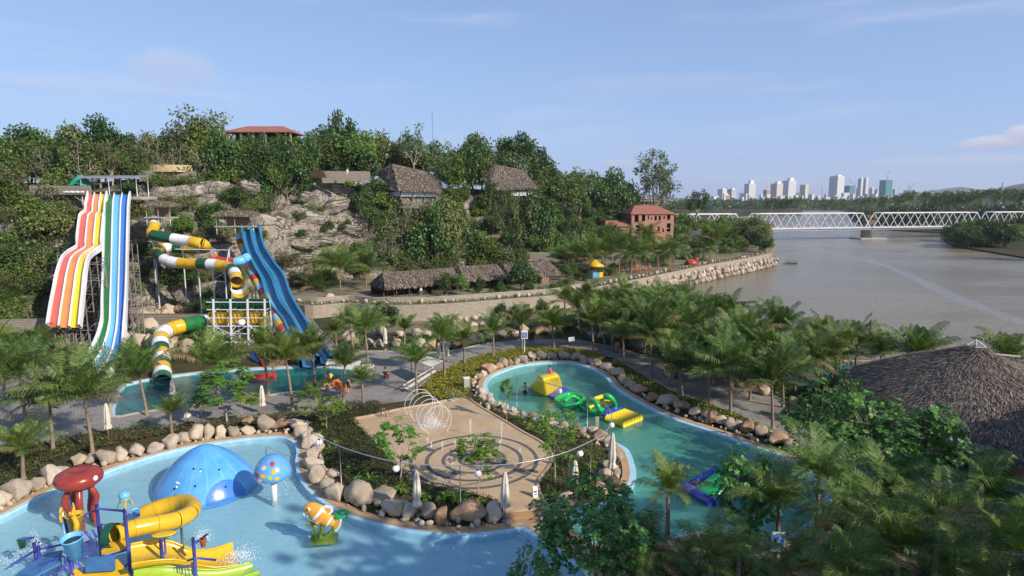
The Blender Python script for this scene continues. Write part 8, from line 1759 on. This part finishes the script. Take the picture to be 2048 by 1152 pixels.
# ================================================================ inflatables
def vinyl(nm, c): return paint(nm, c, .18, .05, 1.5, .5)
M['v_yellow'] = vinyl('yellow_vinyl', (0.80, 0.56, 0.02)); M['v_green'] = vinyl('green_vinyl2', (0.02, .42, .10)); M['v_blue'] = vinyl('blue_vinyl', (0.04, .07, .42))
WZ = -.15
def softbox(pts_lo, pts_hi, sub=3):
    bm = bmesh.new(); v = [bm.verts.new(p) for p in list(pts_lo) + list(pts_hi)]; n = len(pts_lo)
    bm.faces.new(v[:n][::-1]); bm.faces.new(v[n:])
    for i in range(n): bm.faces.new((v[i], v[(i + 1) % n], v[n + (i + 1) % n], v[n + i]))
    bmesh.ops.recalc_face_normals(bm, faces=bm.faces); bmesh.ops.subdivide_edges(bm, edges=bm.edges, cuts=sub, use_grid_fill=True)
    for _ in range(2): bmesh.ops.smooth_vert(bm, verts=bm.verts, factor=.5, use_axis_x=True, use_axis_y=True, use_axis_z=True)
    for f in bm.faces: f.smooth = True
    return bm
def soft(name, lo, hi, mk, parent=None, sub=4):
    bm = softbox(lo, hi, sub); me = bpy.data.meshes.new(name); bm.to_mesh(me); bm.free(); me.materials.append(M[mk]); return link(name, me, parent)
IR = thing('inflatable_course', 'inflatable obstacle course with a yellow ramp floating in the winding pool', 'inflatable', at(1150, 800, WZ)); o = IR.location
lo = [at(1052, 778, WZ - .1) - o, at(1093, 797, WZ - .1) - o, at(1128, 776, WZ - .1) - o, at(1096, 764, WZ - .1) - o]; ra, rb = at(1078, 750, 2.35) - o, at(1113, 743, 2.35) - o; rc, rd2 = ra + Vector((.25, -1.1, -.1)), rb + Vector((.25, -1.1, -.1))
hi = [lo[0].lerp(ra, .25) + Vector((0, 0, .3)), rc, rd2 + Vector((.2, 0, 0)), rb]
soft('ramp', lo, [ra.lerp(lo[0], .12) + Vector((0, 0, .15)), rc, rd2, rb], 'v_yellow', IR, 6)
for i in range(3):
    for j in range(4): k = MB(); p = rc.lerp(rd2, (i + .7) / 3.4).lerp(lo[1].lerp(lo[2], (i + .7) / 3.4), .12 + .22 * j); k.ball(p + Vector((.02, -.02, .12)), .09, 8, (1, .6, .6)); k.build('foothold', M['v_green'], IR)
def mat_(pts, mk, nm, th=.42): return soft(nm, [at(x, y, WZ - .15) - o for x, y in pts], [at(x, y, WZ - .15) - o + Vector((0, 0, th)) for x, y in pts], mk, IR, 4)
mat_([(1092, 796), (1110, 803), (1142, 786), (1126, 777)], 'v_blue', 'blue_pad'); mat_([(1196, 830), (1212, 838), (1246, 822), (1232, 814)], 'v_blue', 'blue_pad'); mat_([(1150, 806), (1166, 815), (1178, 810), (1162, 802)], 'v_blue', 'blue_pad')
def tb(pts, r, mk, nm, closed=False): k = MB(); k.tube(crv([Vector(p) - o for p in pts], closed, 4), r, 10, closed=closed); k.build(nm, M[mk], IR)
tb([at(1112, 800, .1), at(1140, 788, .1), at(1168, 798, .1), at(1140, 814, .1)], .26, 'v_green', 'green_ring', True); tb([at(1128, 804, .45), at(1143, 792, .7), at(1160, 800, .3)], .2, 'v_green', 'green_bar'); tb([at(1162, 810, .1), at(1182, 800, .1), at(1205, 812, .1), at(1192, 826, .1)], .26, 'v_green', 'green_ring', True)
tb([at(1166, 812, 0), at(1172, 801, 1.3), at(1188, 803, 1.7), at(1198, 816, 1.3), at(1201, 826, 0)], .24, 'v_green', 'green_arch'); tb([at(1206, 808, .1), at(1204, 797, 1.3), at(1213, 791, 1.8), at(1224, 797, 1.5), at(1230, 810, .4), at(1229, 818, 0)], .24, 'v_green', 'green_arch')
tb([at(1178, 815, .5), at(1200, 804, .9), at(1225, 805, .7)], .2, 'v_yellow', 'yellow_beam'); tb([at(1186, 799, 1.6), at(1213, 790, 1.7)], .2, 'v_yellow', 'yellow_beam'); tb([at(1192, 797, 1.5), at(1206, 812, .3)], .2, 'v_yellow', 'yellow_beam'); tb([at(1182, 810, .2), at(1192, 800, 1.5)], .18, 'v_yellow', 'yellow_beam')
for i in range(7):
    f = i / 6; a = (1214 + 34 * f, 836 - 13 * f + (0)); b_ = (1250 + 32 * f, 849 - 13 * f); k = MB(); k.tube([at(a[0], a[1], .12) - o, at(b_[0], b_[1], .12) - o], .3, 10); k.build('mattress_rib', M['v_yellow'], IR)
IG = thing('inflatable_mat', 'green and blue wedge float half hidden by the dark tree in the winding pool', 'inflatable', at(1420, 985, WZ)); o = IG.location
soft('green_wedge', [at(x, y, WZ - .1) - o for x, y in [(1385, 978), (1428, 1002), (1470, 960), (1432, 942)]], [at(1385, 978, .15) - o, at(1428, 1002, .15) - o, at(1470, 958, 1.1) - o, at(1434, 942, 1.1) - o], 'v_green', IG, 5)
for a, b_ in (((1372, 974), (1424, 1006)), ((1424, 1006), (1480, 962)), ((1385, 970), (1432, 942))): k = MB(); k.tube([at(*a, .05) - o, at(*b_, .05) - o], .34, 12); k.build('blue_tube', M['v_blue'], IG)
soft('green_block', [at(x, y, WZ - .1) - o for x, y in [(1450, 935), (1480, 955), (1515, 935), (1490, 920)]], [at(x, y, .9) - o for x, y in [(1452, 935), (1482, 955), (1515, 935), (1490, 920)]], 'v_green', IG, 4)

# ================================================================ people
def skinmesh(chains, mk, name, parent, sub=1):
    """one continuous surface grown round connected joints; chains share joints by name"""
    idx = {}; V_ = []; Rs = []; E = []
    for ch in chains:
        prev = None
        for nm, p, r in ch:
            if nm not in idx: idx[nm] = len(V_); V_.append(Vector(p)); Rs.append(r)
            if prev is not None: E.append((prev, idx[nm]))
            prev = idx[nm]
    me = bpy.data.meshes.new('tmp'); me.from_pydata(V_, E, []); ob = bpy.data.objects.new('tmp', me); col.objects.link(ob); md = ob.modifiers.new('s', 'SKIN'); md.use_smooth_shade = True
    for i, r in enumerate(Rs): me.skin_vertices[0].data[i].radius = (r, r)
    me.skin_vertices[0].data[0].use_root = True; ob.modifiers.new('u', 'SUBSURF').levels = sub; ob.modifiers['u'].render_levels = sub
    dg = bpy.context.evaluated_depsgraph_get(); dg.update(); m2 = bpy.data.meshes.new_from_object(ob.evaluated_get(dg)); m2.name = name; m2.materials.clear(); m2.materials.append(M[mk])
    for p in m2.polygons: p.use_smooth = True
    bpy.data.objects.remove(ob); bpy.data.meshes.remove(me); return link(name, m2, parent)
M['skin_red'] = paint('sunned_skin', (0.58, 0.25, 0.17), .5, .06, 12, .3); M['pink'] = paint('pink_cloth', (0.75, 0.13, 0.22), .7, .05, 6); M['yellow_cloth'] = paint('yellow_cloth', (0.75, 0.6, 0.03), .7, .05, 6); M['black_cloth'] = paint('black_cloth', (0.02, 0.02, 0.024), .8, .05, 6); M['white_cloth'] = paint('white_cloth', (0.72, 0.72, 0.72), .8, .05, 6); M['red_cloth'] = paint('red_cloth', (0.5, 0.02, 0.03), .8, .05, 6); M['blue_cloth'] = paint('blue_cloth', (0.04, 0.07, 0.25), .8, .05, 6)
def person(label, loc, rz, pose='stand', top=None, bottom='black_cloth', skin='skin', hair='hair', s=1.0, arms='down', dress=False):
    t = thing('person', label, 'person', loc, rz); t.scale = (s, s, s); hip = .92
    if pose == 'sit': hip = .14
    S = Vector((0, 0, hip)); neck = S + Vector((0, 0, .54)); head = S + Vector((0, -.01, .72))
    ch = [[('pel', S, .125), ('waist', S + Vector((0, 0, .17)), .115), ('chest', S + Vector((0, 0, .36)), .145), ('base', S + Vector((0, 0, .48)), .085), ('neck', neck, .055), ('chin', S + Vector((0, -.015, .61)), .072), ('head', head, .098), ('top', S + Vector((0, 0, .80)), .07)]]
    hands = []
    for sd, sg in (('l', -1), ('r', 1)):
        sh = S + Vector((sg * .17, 0, .45))
        if arms == 'fwd': el, wr = sh + Vector((sg * .05, -.14, -.24)), sh + Vector((sg * -.02, -.38, -.22))
        elif arms == 'out': el, wr = sh + Vector((sg * .2, -.03, -.2)), sh + Vector((sg * .36, -.16, -.12))
        else: el, wr = sh + Vector((sg * .06, .02, -.28)), sh + Vector((sg * .07, -.05, -.52))
        hd = (wr - el).normalized(); ch.append([('base', 0, 0), ('sh' + sd, sh, .055), ('el' + sd, el, .042), ('wr' + sd, wr, .03), ('pa' + sd, wr + hd * .08, .038)]); hands.append((wr + hd * .07, hd, sg))
        hp = S + Vector((sg * .09, 0, -.04))
        if pose == 'sit': kn, an, ft = S + Vector((sg * .14, -.40, .16)), S + Vector((sg * .12, -.62, -.10)), S + Vector((sg * .12, -.78, -.11))
        elif pose == 'walk': kn, an, ft = S + Vector((sg * .1, -.12 * sg, -.44)), S + Vector((sg * .1, .05 - .18 * sg, -.84)), S + Vector((sg * .1, -.1 - .18 * sg, -.89))
        else: kn, an, ft = S + Vector((sg * .11, -.02, -.44)), S + Vector((sg * .12, .02, -.85)), S + Vector((sg * .13, -.14, -.89))
        ch.append([('pel', 0, 0), ('hp' + sd, hp, .088), ('kn' + sd, kn, .056), ('an' + sd, an, .04), ('ft' + sd, ft, .035)])
    skinmesh(ch, skin, 'body', t)
    b_ = t
    for wr, hd, sg in hands:
        for i in range(4):
            sp = hd.cross(Vector((0, 1, .2))).normalized() * (i - 1.5) * .02; k = MB(); k.tube([wr + sp, wr + sp + hd * .05, wr + sp * 1.1 + hd * .075 + Vector((0, -.02, -.01))], [.009, .008, .006], 5); k.build('finger', M[skin], t)
    k = MB(); k.ball(head + Vector((0, .018, .035)), .112, 14, (1, 1.02, 1)); hv = k.build('hair', M[hair], t)
    for v in hv.data.vertices:
        if v.co.y < head.y - .055 and v.co.z < head.z + .06: v.co.y = head.y - .05
    k = MB(); k.tube([head + Vector((0, -.10, .0)), head + Vector((0, -.125, -.03))], [.01, .016], 6); k.build('nose', M[skin], t)
    for sg in (-1, 1): k = MB(); k.ball(head + Vector((sg * .035, -.092, .012)), .013, 6); k.build('eye', M['black'], t); k = MB(); k.ball(head + Vector((sg * .102, 0, -.01)), .025, 8, (.5, 1, 1.3)); k.build('ear', M[skin], t)
    k = MB(); k.box(head + Vector((0, -.094, -.055)), (.045, .012, .012)); k.build('mouth', M['red_cloth'], t)
    if top:
        k = MB(); k.lathe([(.155, .02), (.15, .12), (.165, .26), (.185, .38), (.15, .46), (.08, .5)], S, 14, sy=.85); k.build('top', M[top], t)
        for sd, sg in (('l', -1), ('r', 1)):
            sh = S + Vector((sg * .17, 0, .45)); el = [c for c in ch if c[1][0] == 'sh' + sd][0][2][1] if True else None; k = MB(); k.tube([sh - Vector((sg * .05, 0, 0)), sh.lerp(el, .6)], [.085, .07], 9, cap=False); k.build('sleeve', M[top], t)
    if dress: k = MB(); k.lathe([(.25, -.32), (.2, -.1), (.15, .12), (.17, .3), (.15, .42)], S, 14, sy=.85); k.build('dress', M[bottom], t)
    elif pose == 'sit': k = MB(); k.lathe([(.17, -.1), (.175, .02), (.14, .1)], S, 12); k.tube([S + Vector((-.08, 0, 0)), S + Vector((-.13, -.32, .12))], .11, 9); k.tube([S + Vector((.08, 0, 0)), S + Vector((.13, -.32, .12))], .11, 9); k.build('shorts', M[bottom], t)
    else:
        k = MB(); k.lathe([(.165, -.1), (.165, 0), (.14, .1)], S, 12, sy=.85)
        for sg in (-1, 1): k.tube([S + Vector((sg * .085, 0, -.02)), S + Vector((sg * .105, 0, -.34))], [.1, .1], 10)
        k.build('shorts', M[bottom], t)
    return t
g = at(1050, 789, -.35); g.z = -1.0; person('shirtless man in dark shorts wading in the winding pool beside the yellow ramp', g, 2.6, 'stand', None, 'black_cloth', 'skin_red', arms='out', s=1.12)
g = (ra + rb) / 2 + IR.location; person('person in pink sitting on top of the yellow ramp', (g.x + .2, g.y + .1, 2.15), 2.2, 'sit', 'pink', 'pink', arms='down')
person('bather in a yellow top at the edge of the slide pool', at(662, 772), 2.9, 'stand', 'yellow_cloth', 'black_cloth', arms='fwd', s=.95)
p_ = person('bather holding a big orange swim ring on the plaza', at(677, 788), 0.4, 'walk', None, 'black_cloth', arms='out', s=.98)
k = MB(); k.tube([(.34 * cos(i / 24 * 2 * pi), 0, .34 * sin(i / 24 * 2 * pi)) for i in range(24)], .17, 10, closed=True); o_ = k.build('swim_ring', M['orange']); g = at(675, 787, 0); o_.location = g + Vector((.0, -.35, 1.12)); tag(o_, 'orange swim ring held by the bather in the middle of the group', 'swim ring')
k = MB(); k.tube([(.3 * cos(i / 24 * 2 * pi), 0, .3 * sin(i / 24 * 2 * pi)) for i in range(24)], .14, 10, closed=True); o_ = k.build('swim_ring', M['orange']); g = at(688, 789, 0); o_.location = g + Vector((0, -.2, .75)); o_.rotation_euler = (0, 0, .7); tag(o_, 'smaller orange swim ring between the ring holder and the woman in black', 'swim ring')
person('woman in a short black dress standing on the plaza', at(697, 786), 2.7, 'walk', None, 'black_cloth', dress=True, s=.98)
person('child in pink at the edge of the slide pool', at(648, 773), 2.0, 'sit', 'pink', 'pink', s=.9); person('bather in blue standing in the slide pool behind the group', at(654, 768), 2.6, 'stand', 'blue_cloth', 'blue_cloth', s=.8)
person('person in dark top and red shorts sitting on the plaza by the small palm', at(771, 755), .6, 'sit', 'black_cloth', 'red_cloth', s=1.25)
person('person in a white top and dark trousers walking on the right path', at(1330, 764), 1.2, 'walk', 'white_cloth', 'black_cloth', s=1.0)
person('person in a pale shirt standing at the front of the long shelter', at(842, 592, PZ), .3, 'stand', 'white_cloth', 'blue_cloth')
person('person in dark clothes beside a palm on the right path', at(1352, 768), 2.4, 'stand', 'blue_cloth', 'black_cloth')
person('small figure in pale clothes on the terrace above the rock', P(695, 352, 143.4) , .3, 'stand', 'white_cloth', 'white_cloth', s=1.0)
# ================================================================ haze: one box of even thin air round everything
mb = MB(); mb.box((2600, 4400, 95), (9000, 9000, 200)); hm = bpy.data.materials.new('haze'); hm.use_nodes = True; t = hm.node_tree; t.nodes.clear()
ov = t.nodes.new('ShaderNodeOutputMaterial'); pv = t.nodes.new('ShaderNodeVolumePrincipled'); pv.inputs['Color'].default_value = (.82, .87, 1, 1); pv.inputs['Density'].default_value = .00008; pv.inputs['Anisotropy'].default_value = .1
t.links.new(pv.outputs[0], ov.inputs['Volume'])
tag(mb.build('haze', hm), kind='stuff', label='thin pale haze in the air over the whole scene')
